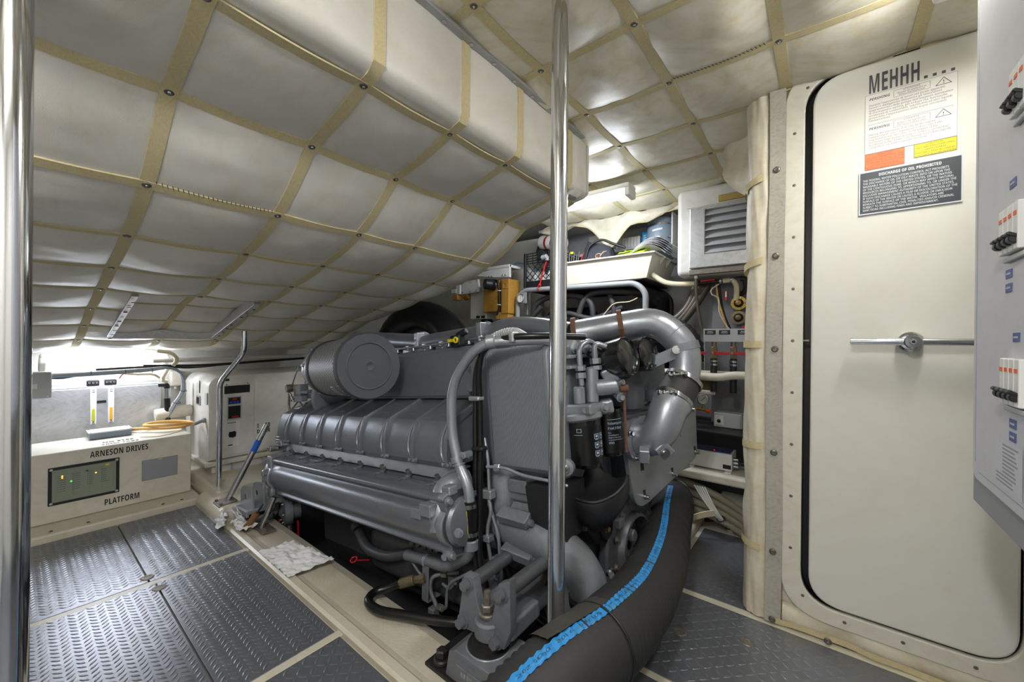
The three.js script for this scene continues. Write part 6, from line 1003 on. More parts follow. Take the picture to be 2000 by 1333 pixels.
// ================================================================ machinery and gear beyond the engine
// ---- black machine in a tubular frame
{
  const r = thing('compressor_rack', 'black machine with hoses inside a grey tubular frame beyond the engine', 'machine', [-1.35, -0.5, -2.6]);
  const bar = (pts) => mk(r, 'frame_tube', pipe(pts, 0.0185, 0.06, 16), M.greyLight);
  M.frameTube = M.grey;
  mk(r, 'frame_tube', pipe([[-1.795, -0.4, -2.35], [-1.80, 1.27, -2.35], [-1.74, 1.322, -2.35], [-0.90, 1.308, -2.35], [-0.835, 1.25, -2.35], [-0.835, -0.4, -2.35]], 0.018, 0.07, 16), M.grey);
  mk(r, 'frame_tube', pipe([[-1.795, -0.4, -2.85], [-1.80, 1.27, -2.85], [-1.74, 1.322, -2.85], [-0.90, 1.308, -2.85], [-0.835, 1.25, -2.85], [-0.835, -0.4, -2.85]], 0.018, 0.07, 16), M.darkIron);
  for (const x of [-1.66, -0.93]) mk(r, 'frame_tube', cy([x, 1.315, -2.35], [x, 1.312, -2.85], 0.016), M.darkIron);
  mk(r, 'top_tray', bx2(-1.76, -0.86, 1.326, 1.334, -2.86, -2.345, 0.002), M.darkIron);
  mk(r, 'machine_body', [bx2(-1.72, -0.92, 0.2, 1.0, -2.82, -2.42, 0.04), cyr([-1.65, 1.08, -2.6], [-1.3, 1.08, -2.6], 0.12, 0.02), cyr([-1.2, 1.06, -2.58], [-0.95, 1.06, -2.58], 0.1, 0.02)], M.black);
  for (let k = 0; k < 3; k++) mk(r, 'round_cover', lat([[0, 0.03], [0.04, 0.028], [0.075, 0.015], [0.085, 0]], [-1.48 + k * 0.25, 1.02, -2.42], [0, 0.5, 1], 24), M.blackPlastic);
  const hs = [[[-1.7, 1.0, -2.42], [-1.68, 1.2, -2.40], [-1.55, 1.27, -2.42], [-1.3, 1.25, -2.42], [-1.22, 1.2, -2.4], [-1.2, 1.0, -2.4]], [[-1.3, 0.98, -2.38], [-1.3, 1.15, -2.39], [-1.24, 1.26, -2.41], [-1.0, 1.27, -2.43], [-0.9, 1.25, -2.5]], [[-1.05, 0.98, -2.4], [-1.06, 1.18, -2.4], [-1.1, 1.25, -2.43]], [[-1.6, 1.1, -2.39], [-1.4, 1.14, -2.38], [-1.2, 1.1, -2.39], [-1.0, 1.17, -2.41]], [[-1.72, 0.95, -2.4], [-1.7, 1.1, -2.38], [-1.62, 1.2, -2.40]]];
  for (const p of hs) mk(r, 'rubber_hose', cable(p, 0.02, 10, 0.03), M.rubber);
  mk(r, 'white_wire', cable([[-1.12, 1.12, -2.38], [-1.05, 1.19, -2.38], [-0.95, 1.2, -2.39], [-0.9, 1.22, -2.39]], 0.004, 6), M.hoseCream);
  for (const [x, y] of [[-1.13, 1.105], [-0.93, 1.11], [-1.58, 1.10]]) mk(r, 'brass_fitting', cyr([x, y, -2.385], [x + 0.045, y + 0.004, -2.37], 0.009, 0.002, 8), M.brass);
  mk(r, 'vent_plate', bx2(-0.862, -0.85, 0.6, 1.28, -2.84, -2.37, 0.002), M.black); for (const y of [1.2, 1.08, 0.97]) mk(r, 'side_port', lat([[0.022, 0.0], [0.035, 0.0], [0.035, 0.02], [0.02, 0.028], [0, 0.02]], [-0.85, y, -2.55], [1, 0, 0.1], 20), M.blackPlastic);
  const gz = thing('pressure_gauge', 'round white dial gauge at the left end of the tubular frame', 'gauge', [-1.755, 1.262, -2.33]);
  mk(gz, 'bracket', bx(0.09, 0.08, 0.006, -1.755, 1.265, -2.342, 0.01), M.grey); mk(gz, 'rim', lat([[0.03, 0], [0.034, 0.002], [0.034, 0.018], [0.03, 0.02]], [-1.755, 1.262, -2.34], [0, 0, 1], 28), M.chrome);
  mk(gz, 'dial', face(0.062, 0.062).translate(-1.755, 1.262, -2.325), canvasMat(128, 128, (x, w) => { x.fillStyle = '#8f9294'; x.fillRect(0, 0, w, w); x.fillStyle = '#e6e6e2'; x.beginPath(); x.arc(64, 64, 60, 0, 7); x.fill(); x.strokeStyle = '#333'; x.lineWidth = 3; for (let k = 0; k < 11; k++) { const a = 2.4 + k * 0.45; x.beginPath(); x.moveTo(64 + 46 * Math.cos(a), 64 + 46 * Math.sin(a)); x.lineTo(64 + 56 * Math.cos(a), 64 + 56 * Math.sin(a)); x.stroke(); } x.lineWidth = 5; x.beginPath(); x.moveTo(64, 30); x.lineTo(64, 90); x.stroke(); }), undefined, true);
}
// ---- tray of gear
{
  const t = thing('storage_tray', 'white plastic tray full of gear on top of the tubular frame', 'tray', [-1.1, 1.334, -2.55]);
  const x0 = -1.44, x1 = -0.795, z0 = -2.80, z1 = -2.345, yb = 1.338, yt = 1.478, s = 0.045, th = 0.006;
  const wall = (A, B, C, D) => { const g = new THREE.BufferGeometry(); g.setAttribute('position', new THREE.Float32BufferAttribute([...A, ...B, ...C, ...A, ...C, ...D], 3)); g.computeVertexNormals(); return g; };
  const T4 = [[x0, yt, z1], [x1, yt, z1], [x1, yt, z0], [x0, yt, z0]], B4 = [[x0 + s, yb, z1 - s * 0.6], [x1 - s, yb, z1 - s * 0.6], [x1 - s, yb, z0 + s * 0.6], [x0 + s, yb, z0 + s * 0.6]];
  const inn = (p) => [p[0] + (p[0] < -1.1 ? th : -th), p[1] + (p[1] < 1.4 ? th : 0), p[2] + (p[2] < -2.5 ? th : -th)];
  for (let k = 0; k < 4; k++) { const n = (k + 1) % 4; mk(t, 'side_wall', [wall(B4[k], B4[n], T4[n], T4[k]), wall(inn(B4[n]), inn(B4[k]), inn(T4[k]), inn(T4[n]))], M.cream); }
  mk(t, 'base', bx2(x0 + s, x1 - s, yb, yb + th, z0 + s * 0.6, z1 - s * 0.6, 0.002), M.cream);
  const rim = new THREE.Shape(); rim.moveTo(x0 - 0.02, z0 - 0.02); rim.lineTo(x1 + 0.02, z0 - 0.02); rim.lineTo(x1 + 0.02, z1 + 0.02); rim.lineTo(x0 - 0.02, z1 + 0.02); rim.closePath(); const ho = new THREE.Path(); ho.moveTo(x0 + 0.004, z0 + 0.004); ho.lineTo(x0 + 0.004, z1 - 0.004); ho.lineTo(x1 - 0.004, z1 - 0.004); ho.lineTo(x1 - 0.004, z0 + 0.004); ho.closePath(); rim.holes.push(ho);
  mk(t, 'rim', extY(rim, yt - 0.002, 0.009, 0.003), M.cream); for (const z of [-2.5, -2.62]) mk(t, 'rim_gusset', ext([[0, 0], [0.035, 0], [0, -0.05]], 0.005, 0.001).translate(x1 - 0.005, yt, z), M.cream);
  const bag = thing('tool_bag', 'dark grey tool bag with red piping in the white tray', 'bag', [-1.2, 1.35, -2.5]);
  mk(bag, 'body', [grid((u, v) => { const a = u * TAU, c = Math.cos(a), s2 = Math.sin(a), k = Math.pow(Math.sin(Math.PI * (0.06 + 0.92 * v) * 0.55 + 0.05), 0.5); const n = 1 + 0.06 * noise3(c * 2, s2 * 2, v * 3); return V(-1.215 + 0.135 * Math.sign(c) * Math.abs(c) ** 0.6 * n * (1 - 0.35 * v * v), 1.345 + 0.275 * v * (1 - 0.12 * c), -2.52 + 0.10 * Math.sign(s2) * Math.abs(s2) ** 0.7 * n * (1 - 0.6 * v * v)); }, 48, 20)], std({ color: 0x2c2f38, roughness: 0.75, side: THREE.DoubleSide }));
  mk(bag, 'red_piping', cable([[-1.19, 1.36, -2.417], [-1.195, 1.46, -2.43], [-1.20, 1.55, -2.46], [-1.20, 1.588, -2.50]], 0.004, 6, 0.02), M.red); mk(bag, 'red_piping', cable([[-1.34, 1.36, -2.45], [-1.335, 1.48, -2.45], [-1.32, 1.57, -2.48]], 0.004, 6, 0.02), M.red);
  mk(bag, 'handle', cable([[-1.29, 1.52, -2.45], [-1.26, 1.60, -2.45], [-1.18, 1.635, -2.46], [-1.10, 1.60, -2.47], [-1.02, 1.565, -2.48]], 0.009, 8, 0.02), M.black);
  const pc = thing('lime_pouch', 'lime green and cream pouch left of the tool bag', 'pouch', [-1.38, 1.35, -2.43]); mk(pc, 'body', bx(0.10, 0.15, 0.06, -1.345, 1.43, -2.44, 0.02), M.lime); mk(pc, 'cream_panel', bx(0.035, 0.13, 0.012, -1.352, 1.44, -2.41, 0.006), std({ color: 0xe6cf9a, roughness: 0.7 })); mk(pc, 'black_trim', [bx(0.006, 0.16, 0.01, -1.33, 1.44, -2.409, 0.003), bx(0.006, 0.16, 0.01, -1.39, 1.44, -2.409, 0.003)], M.black);
  const wt = thing('lime_tool_case', 'lime green and black tool set case leaning in the tray', 'tool case', [-0.97, 1.42, -2.5]); mk(wt, 'case', bx(0.2, 0.035, 0.13, -0.97, 1.515, -2.47, 0.008, [0.5, 0, 0.06]), M.lime); for (let k = 0; k < 8; k++) mk(wt, 'black_tool', bx(0.03 + (k % 3) * 0.012, 0.008, 0.016, -1.045 + (k % 4) * 0.048, 1.545 + (k % 4) * 0.003 - (k < 4 ? 0.0 : 0.028), -2.475 + (k < 4 ? -0.02 : 0.03), 0.003, [0.5, 0.4 * (k % 3 - 1), 0.06]), M.black);
  const rg = thing('copper_hook', 'brown coiled hook hanging over the tray rim', 'hook', [-1.14, 1.49, -2.36]); mk(rg, 'coil', [torus([-1.15, 1.505, -2.36], [0.3, 0.5, 1], 0.018, 0.005, 20, 8), cable([[-1.135, 1.50, -2.355], [-1.115, 1.525, -2.36], [-1.10, 1.53, -2.37]], 0.006, 8, 0.01)], M.bronze);
  M.towel = std({ color: 0xf2f2f2, roughness: 0.9, side: THREE.DoubleSide });
  const tw = thing('folded_towels', 'stack of folded white towels at the right end of the tray', 'towels', [-0.84, 1.4, -2.6]);
  for (let k = 0; k < 6; k++) mk(tw, 'towel', grid((u, v) => V(-0.97 + 0.225 * v + 0.008 * k, 1.487 + 0.0085 * k + 0.085 * Math.sin(v * 2.2) - 0.07 * v * v + 0.003 * noise3(u * 3, v * 4, k), -2.605 + 0.2 * u), 12, 20), M.towel);
  // milk crate
  const c = thing('milk_crate', 'black lattice crate left of the white tray', 'crate', [-1.6, 1.334, -2.5]);
  const cx0 = -1.735, cx1 = -1.46, cz0 = -2.64, cz1 = -2.352, cy0 = 1.336, cy1 = 1.592; const lat2 = [];
  for (const [x, z] of [[cx0, cz1], [cx1, cz1], [cx0, cz0], [cx1, cz0]]) mk(c, 'corner_post', bx(0.018, 0.256, 0.018, x, 1.464, z, 0.004), M.black);
  for (const y of [cy0 + 0.03]) { mk(c, 'lower_panel', bx2(cx0, cx1, cy0, cy0 + 0.05, cz1 - 0.004, cz1 + 0.003, 0.001), M.black); mk(c, 'lower_panel', bx2(cx1 - 0.004, cx1 + 0.003, cy0, cy0 + 0.05, cz0, cz1, 0.001), M.black); }
  for (let k = 0; k < 5; k++) { mk(c, 'lattice_bar', bx2(cx0, cx1, 1.512 + k * 0.018, 1.518 + k * 0.018, cz1 - 0.004, cz1 + 0.002, 0.001), M.black); mk(c, 'lattice_bar', bx2(cx1 - 0.004, cx1 + 0.002, 1.512 + k * 0.018, 1.518 + k * 0.018, cz0, cz1, 0.001), M.black); mk(c, 'lattice_bar', bx2(cx0, cx1, 1.512 + k * 0.018, 1.518 + k * 0.018, cz0 - 0.003, cz0 + 0.003, 0.001), M.black); }
  for (let k = 0; k < 6; k++) mk(c, 'lattice_bar', bx2(cx0 + 0.02 + k * 0.046, cx0 + 0.026 + k * 0.046, 1.51, 1.59, cz1 - 0.003, cz1 + 0.003, 0.001), M.black);
  for (let k = 0; k < 7; k++) for (const d of [-1, 1]) { const xa = cx0 + 0.0 + k * 0.046, xb = xa + d * 0.115; const ca = Math.min(cx1, Math.max(cx0, xb)); const f = (ca - xa) / (xb - xa); if (Math.abs(ca - xa) > 0.01) mk(c, 'lattice_bar', cy([xa, 1.39, cz1], [ca, 1.39 + 0.12 * f, cz1], 0.003, 0.003, 6), M.black); }
  mk(c, 'floor', bx2(cx0, cx1, cy0, cy0 + 0.006, cz0, cz1, 0.001), M.black);
  for (let k = 0; k < 4; k++) { const b = thing('plastic_bottle', ['white bottle at the left inside the black crate', 'second white bottle inside the black crate', 'third white bottle inside the black crate', 'white bottle at the right inside the black crate'][k], 'bottle', [-1.70 + k * 0.065, 1.343, -2.44], 'bottles in the crate'); mk(b, 'body', lat([[0, 0], [0.026, 0], [0.028, 0.006], [0.028, 0.09], [0.012, 0.115], [0.012, 0.125]], [-1.70 + k * 0.065, 1.343, -2.44], [0, 1, 0], 18), M.whiteClean); mk(b, 'cap', cyr([-1.70 + k * 0.065, 1.466, -2.44], [-1.70 + k * 0.065, 1.484, -2.44], 0.014, 0.002), k % 2 ? M.black : M.cyan); }
  const st = thing('bungee_strap', 'red bungee strap hooked over the black crate', 'strap', [-1.58, 1.4, -2.34]); mk(st, 'strap', cable([[-1.535, 1.525, -2.343], [-1.545, 1.50, -2.341], [-1.575, 1.42, -2.339], [-1.59, 1.358, -2.337]], 0.006, 8, 0.02), M.red); mk(st, 'hook', [mv(new THREE.SphereGeometry(0.012, 14, 10), [-1.592, 1.348, -2.335]), torus([-1.597, 1.325, -2.342], [1, 0.2, 0], 0.022, 0.004, 18, 6)], M.red);
  const fl = thing('flashlight', 'grey and black torch tucked into the crate wall', 'torch', [-1.58, 1.54, -2.34]); mk(fl, 'head', cyr([-1.615, 1.535, -2.336], [-1.575, 1.54, -2.334], 0.014, 0.003), M.black); mk(fl, 'body', [cyr([-1.575, 1.54, -2.334], [-1.53, 1.545, -2.334], 0.018, 0.004), bx(0.02, 0.03, 0.02, -1.53, 1.53, -2.335, 0.004)], M.grey);
  // white cylinder lying on the crate
  const ex = thing('white_canister', 'white cylinder with red band lying on the black crate', 'canister', [-1.62, 1.6, -2.5]);
  const A = V(-1.70, 1.705, -2.52), B = V(-1.47, 1.655, -2.46), dx = B.clone().sub(A); mk(ex, 'body', lat([[0, 0], [0.04, 0.002], [0.052, 0.012], [0.052, 0.235], [0.04, 0.245]], A, dx, 28), M.whiteClean); mk(ex, 'red_band', lat([[0.0525, 0], [0.053, 0], [0.053, 0.022], [0.0525, 0.022]], A.clone().lerp(B, 0.3), dx, 28), M.red); mk(ex, 'steel_band', lat([[0.0525, 0], [0.054, 0], [0.054, 0.05], [0.0525, 0.05]], A.clone().lerp(B, 0.6), dx, 28), M.chrome);
  const bk = thing('black_basket', 'black net bag behind the crate rim', 'bag', [-1.75, 1.6, -2.6]); mk(bk, 'net', lat([[0, 0], [0.05, 0.0], [0.065, 0.05], [0.05, 0.1], [0, 0.11]], [-1.72, 1.594, -2.58], [0, 1, 0], 20), M.rubber);
  const cn = thing('silver_clips', 'cluster of small metal clips and yellow tags in the tray', 'clips', [-1.42, 1.5, -2.5]); mk(cn, 'clips', [0, 1, 2, 3, 4].map((k) => cy([-1.45 + k * 0.018, 1.5, -2.50], [-1.44 + k * 0.02, 1.585 - (k % 2) * 0.02, -2.49], 0.005)), M.steel); mk(cn, 'yellow_tag', bx(0.025, 0.018, 0.006, -1.41, 1.578, -2.47, 0.003), M.yellow);
}
// ---- items behind the tray, on the ledge
{
  const lg = struct('trim_5', 'pale ledge along the hull behind the tray', [-1.3, 1.6, -2.9]);
  mk(lg, 'ledge', bx2(-1.9, -0.66, 1.60, 1.625, -3.0, -2.72, 0.006), M.greyWall); mk(lg, 'beam', bx2(-1.5, -0.9, 1.70, 1.80, -2.99, -2.90, 0.004), M.white); mk(lg, 'round_port', lat([[0.008, 0], [0.016, 0.0], [0.016, 0.006], [0.01, 0.008]], [-1.0, 1.745, -2.90], [0, 0, 1], 16), M.grey);
  for (let k = 0; k < 8; k++) { const x = -1.185 + k * 0.0228; const b = thing('white_cell', k === 0 ? 'leftmost of the row of white cells on the ledge' : k === 7 ? 'white cell next to the bright blue box' : `white cell on the ledge, ${['', 'second', 'third', 'fourth', 'fifth', 'sixth', 'seventh'][k]} from the left of its row`, 'battery cell', [x, 1.625, -2.76], 'row of white cells on the ledge'); mk(b, 'body', bx(0.0205, 0.068, 0.06, x, 1.660, -2.76, 0.003), M.whiteClean); mk(b, 'top_cap', bx(0.016, 0.004, 0.05, x, 1.696, -2.76, 0.001), M.whiteClean); }
  const cb = thing('blue_box', 'bright blue carton at the end of the white cells', 'box', [-0.975, 1.625, -2.76]); mk(cb, 'carton', bx(0.045, 0.09, 0.06, -0.978, 1.671, -2.76, 0.002), M.cyan); mk(cb, 'lid', bx(0.048, 0.018, 0.063, -0.978, 1.711, -2.76, 0.002), M.cyan); mk(cb, 'white_print', [bx(0.012, 0.008, 0.001, -0.983, 1.69, -2.7295, 0), bx(0.02, 0.004, 0.001, -0.98, 1.675, -2.7295, 0), bx(0.02, 0.004, 0.001, -0.98, 1.662, -2.7295, 0)], M.whiteClean);
  const tk = thing('expansion_tank', 'blue-grey cylinder tank strapped to the louvre box', 'tank', [-0.855, 1.5, -2.72]);
  mk(tk, 'shell', lat([[0, 0], [0.07, 0], [0.085, 0.012], [0.088, 0.02], [0.088, 0.25], [0.08, 0.268], [0.05, 0.28], [0, 0.284]], [-0.86, 1.50, -2.70], [0, 1, 0], 40), M.blueGrey); for (const y of [1.725, 1.635]) { mk(tk, 'strap_band', band([-0.86, y, -2.70], [0, 1, 0], 0.0885, 0.014, 0.0015, 40), M.steel); mk(tk, 'band_bolt', cyr([-0.78, y, -2.635], [-0.765, y, -2.625], 0.006, 0.001), M.steel); } mk(tk, 'label', [grid((u, v) => { const a = 0.15 + u * 0.75; return V(-0.86 + 0.0892 * Math.sin(a - 0.5), 1.678 + 0.012 * v + 0.006 * u, -2.70 + 0.0892 * Math.cos(a - 0.5)); }, 8, 1)], M.whiteClean); mk(tk, 'support_plate', bx2(-0.77, -0.762, 1.5, 1.79, -2.75, -2.62, 0.002), M.whiteClean);
}
// ---- louvre and its white plenum
{
  const l = thing('louvre_vent', 'aluminium louvre vent in a white box near the column', 'vent', [-0.4, 1.32, -2.5]);
  mk(l, 'plenum', [bx2(-0.655, -0.16, 1.318, 1.80, -2.99, -2.325, 0.03)], M.white);
  const fs = (a, b, c, d) => [[a, b], [c, b], [c, d], [a, d]]; const s = new THREE.Shape([V2(-0.578, 1.352), V2(-0.16, 1.352), V2(-0.16, 1.678), V2(-0.578, 1.678)]); s.holes.push(new THREE.Path([V2(-0.50, 1.425), V2(-0.50, 1.662), V2(-0.175, 1.662), V2(-0.175, 1.425)]));
  mk(l, 'frame', ext(s, 0.035, 0.004).translate(0, 0, -2.33), M.alu); mk(l, 'dark_back', bx2(-0.5, -0.175, 1.425, 1.662, -2.328, -2.324, 0), M.grey);
  for (let k = 0; k < 6; k++) mk(l, 'slat', bx(0.325, 0.054, 0.003, -0.3375, 1.446 + k * 0.0405, -2.314, 0.001, [-0.75, 0, 0]), M.greyLight);
  mk(l, 'top_strip', bx2(-0.60, -0.16, 1.69, 1.72, -2.325, -2.32, 0.001), M.white); mk(l, 'foam_strip', bx2(-0.44, -0.2, 1.695, 1.73, -2.32, -2.31, 0.003), std({ color: 0xb59a5c, roughness: 0.9 })); mk(l, 'lower_flange', bx2(-0.58, -0.16, 1.318, 1.345, -2.33, -2.30, 0.003), M.dullSteel);
}
// ---- ochre pump housing with white bracket, white box, tall cream cylinder, black duct
{
  const o = thing('fire_pump_unit', 'ochre metal housing with a black knob under a white bracket', 'pump unit', [-1.98, 1.1, -2.3]);
  mk(o, 'housing', [bx2(-2.105, -1.935, 1.17, 1.415, -2.45, -2.30, 0.006)], M.ochre); mk(o, 'housing', [bx2(-1.905, -1.83, 1.15, 1.41, -2.42, -2.28, 0.006)], M.ochre); mk(o, 'housing_foot', bx2(-1.96, -1.84, 1.11, 1.165, -2.40, -2.285, 0.004), M.ochre); mk(o, 'embossed_square', ext(rr(0.04, 0.045, 0.004, -1.868, 1.36), 0.004, 0.001, [rr(0.028, 0.03, 0.003, -1.868, 1.36, true)]).translate(0, 0, -2.281), M.ochre);
  mk(o, 'white_bracket', [crease(ext([[-2.28, 1.44], [-2.15, 1.455], [-1.96, 1.43], [-1.825, 1.42], [-1.825, 1.515], [-1.93, 1.51], [-2.15, 1.475], [-2.28, 1.452]], 0.02, 0.003).translate(0, 0, -2.30), 0.5), bx2(-2.2, -1.825, 1.495, 1.515, -2.42, -2.275, 0.003)], M.whiteClean); for (const x of [-2.02, -1.995, -1.885, -1.86]) mk(o, 'bracket_bolt', cyr([x, 1.44, -2.28], [x, 1.44, -2.272], 0.007, 0.001, 6), M.steel);
  mk(o, 'knob', [lat([[0.0, 0.085], [0.035, 0.085], [0.04, 0.08], [0.044, 0.0], [0.03, 0.0]], [-1.985, 1.375, -2.30], [-0.55, 0.06, 1], 26)], M.black, 'black round knob');
  mk(o, 'wiring', [cable([[-1.93, 1.40, -2.25], [-1.905, 1.385, -2.24], [-1.90, 1.30, -2.25], [-1.905, 1.20, -2.26], [-1.93, 1.14, -2.26]], 0.008, 8, 0.02), cable([[-1.94, 1.40, -2.26], [-1.915, 1.375, -2.25], [-1.91, 1.28, -2.26], [-1.915, 1.20, -2.265]], 0.006, 8, 0.02)], M.black); for (const y of [1.32, 1.215]) mk(o, 'wire_tie', torus([-1.902, y, -2.252], [0, 1, 0], 0.014, 0.004, 14, 6), M.greyLight); mk(o, 'white_tag', bx(0.016, 0.065, 0.003, -1.935, 1.27, -2.294, 0.001), M.cream);
  const w = thing('regulator_box', 'tall white box with small black labels left of the ochre housing', 'box', [-2.16, 1.1, -2.35]); mk(w, 'case', bx2(-2.29, -2.11, 1.12, 1.44, -2.50, -2.345, 0.008), M.white); for (const x of [-2.20, -2.145]) mk(w, 'black_label', bx2(x - 0.02, x + 0.02, 1.128, 1.148, -2.3455, -2.3435, 0.001), M.black); mk(w, 'black_fitting', [cyr([-2.16, 1.12, -2.41], [-2.16, 1.06, -2.41], 0.05, 0.006), cyr([-2.16, 1.06, -2.41], [-2.16, 0.95, -2.41], 0.04, 0.006)], M.rubberGloss);
  const wp = thing('bolted_cover', 'white bolted cover plate left of the ochre housing', 'cover plate', [-2.25, 1.3, -2.28]); mk(wp, 'plate', bx(0.19, 0.10, 0.02, -2.24, 1.38, -2.30, 0.004, [0, 0, 0.06]), M.whiteClean); for (const [x, y] of [[-2.32, 1.415], [-2.235, 1.42], [-2.16, 1.425], [-2.32, 1.338], [-2.24, 1.342], [-2.165, 1.346]]) mk(wp, 'bolt', cyr([x, y, -2.29], [x, y, -2.284], 0.006, 0.001, 6), M.steel); mk(wp, 'side_block', [bx(0.05, 0.08, 0.05, -2.365, 1.365, -2.30, 0.006), bx(0.06, 0.035, 0.04, -2.41, 1.355, -2.29, 0.004)], M.whiteClean); mk(wp, 'ochre_pipe', [cyr([-2.36, 1.33, -2.355], [-2.295, 1.335, -2.355], 0.05, 0.006), bx(0.06, 0.05, 0.05, -2.40, 1.305, -2.30, 0.006)], M.ochre);
  const cy2 = thing('cream_silencer', 'tall cream silencer drum behind the ochre housing', 'silencer', [-1.75, 0.6, -2.72]); mk(cy2, 'drum', lat([[0, 0], [0.13, 0], [0.14, 0.02], [0.14, 0.85], [0.12, 0.9], [0.06, 0.93], [0, 0.935]], [-1.95, 0.62, -2.68], [0, 1, 0], 36), M.white); mk(cy2, 'white_flange', bx2(-1.875, -1.822, 1.15, 1.44, -2.56, -2.54, 0.003), M.whiteClean); for (const y of [1.40, 1.32, 1.24]) mk(cy2, 'flange_bolt', cyr([-1.85, y, -2.54], [-1.85, y, -2.534], 0.006, 0.001, 6), M.steel);
  const gw = thing('grey_cable_loop', 'grey cables looping above the white bracket', 'cables', [-1.8, 1.4, -2.45]); for (let k = 0; k < 3; k++) mk(gw, 'cable', cable([[-2.0, 1.52 + k * 0.01, -2.45], [-1.86, 1.535 + k * 0.01, -2.44], [-1.785, 1.51 + k * 0.008, -2.43], [-1.77, 1.42, -2.43], [-1.775, 1.30, -2.44], [-1.78, 1.15, -2.45]], 0.007, 7, 0.03), k ? M.blueGrey : M.greyLight);
  const hl = struct('wall_hull', 'cream curved hull lining behind the silencer', [-2.2, 1.4, -2.9]); mk(hl, 'lining', grid((u, v) => V(-3.6 + 2.0 * u, 1.02 + 0.76 * v, -2.95 + 0.42 * v * v * (1 - 0.35 * u) + 0.02 * Math.sin(u * 9)), 30, 16), M.vinyl);
  const d = thing('exhaust_duct', 'glossy black duct elbow arching behind the engine', 'duct', [-2.4, 0.7, -1.98]);
  const DP = sample(new THREE.CatmullRomCurve3([V(-2.98, 0.62, -2.0), V(-2.93, 0.86, -2.0), V(-2.78, 1.05, -2.0), V(-2.5, 1.135, -2.0), V(-2.22, 1.05, -2.0), V(-2.07, 0.88, -2.0), V(-2.02, 0.62, -2.0)]), 0.008); mk(d, 'duct', sweep(DP, (t, l) => 0.118 + 0.0009 * Math.sin(l * 260) + 0.0012 * Math.sin(l * 73), 36), M.rubberGloss); mk(d, 'end_clamp', band([-2.045, 0.78, -2.0], [0.15, -1, 0], 0.119, 0.02, 0.003, 36), M.steel);
}
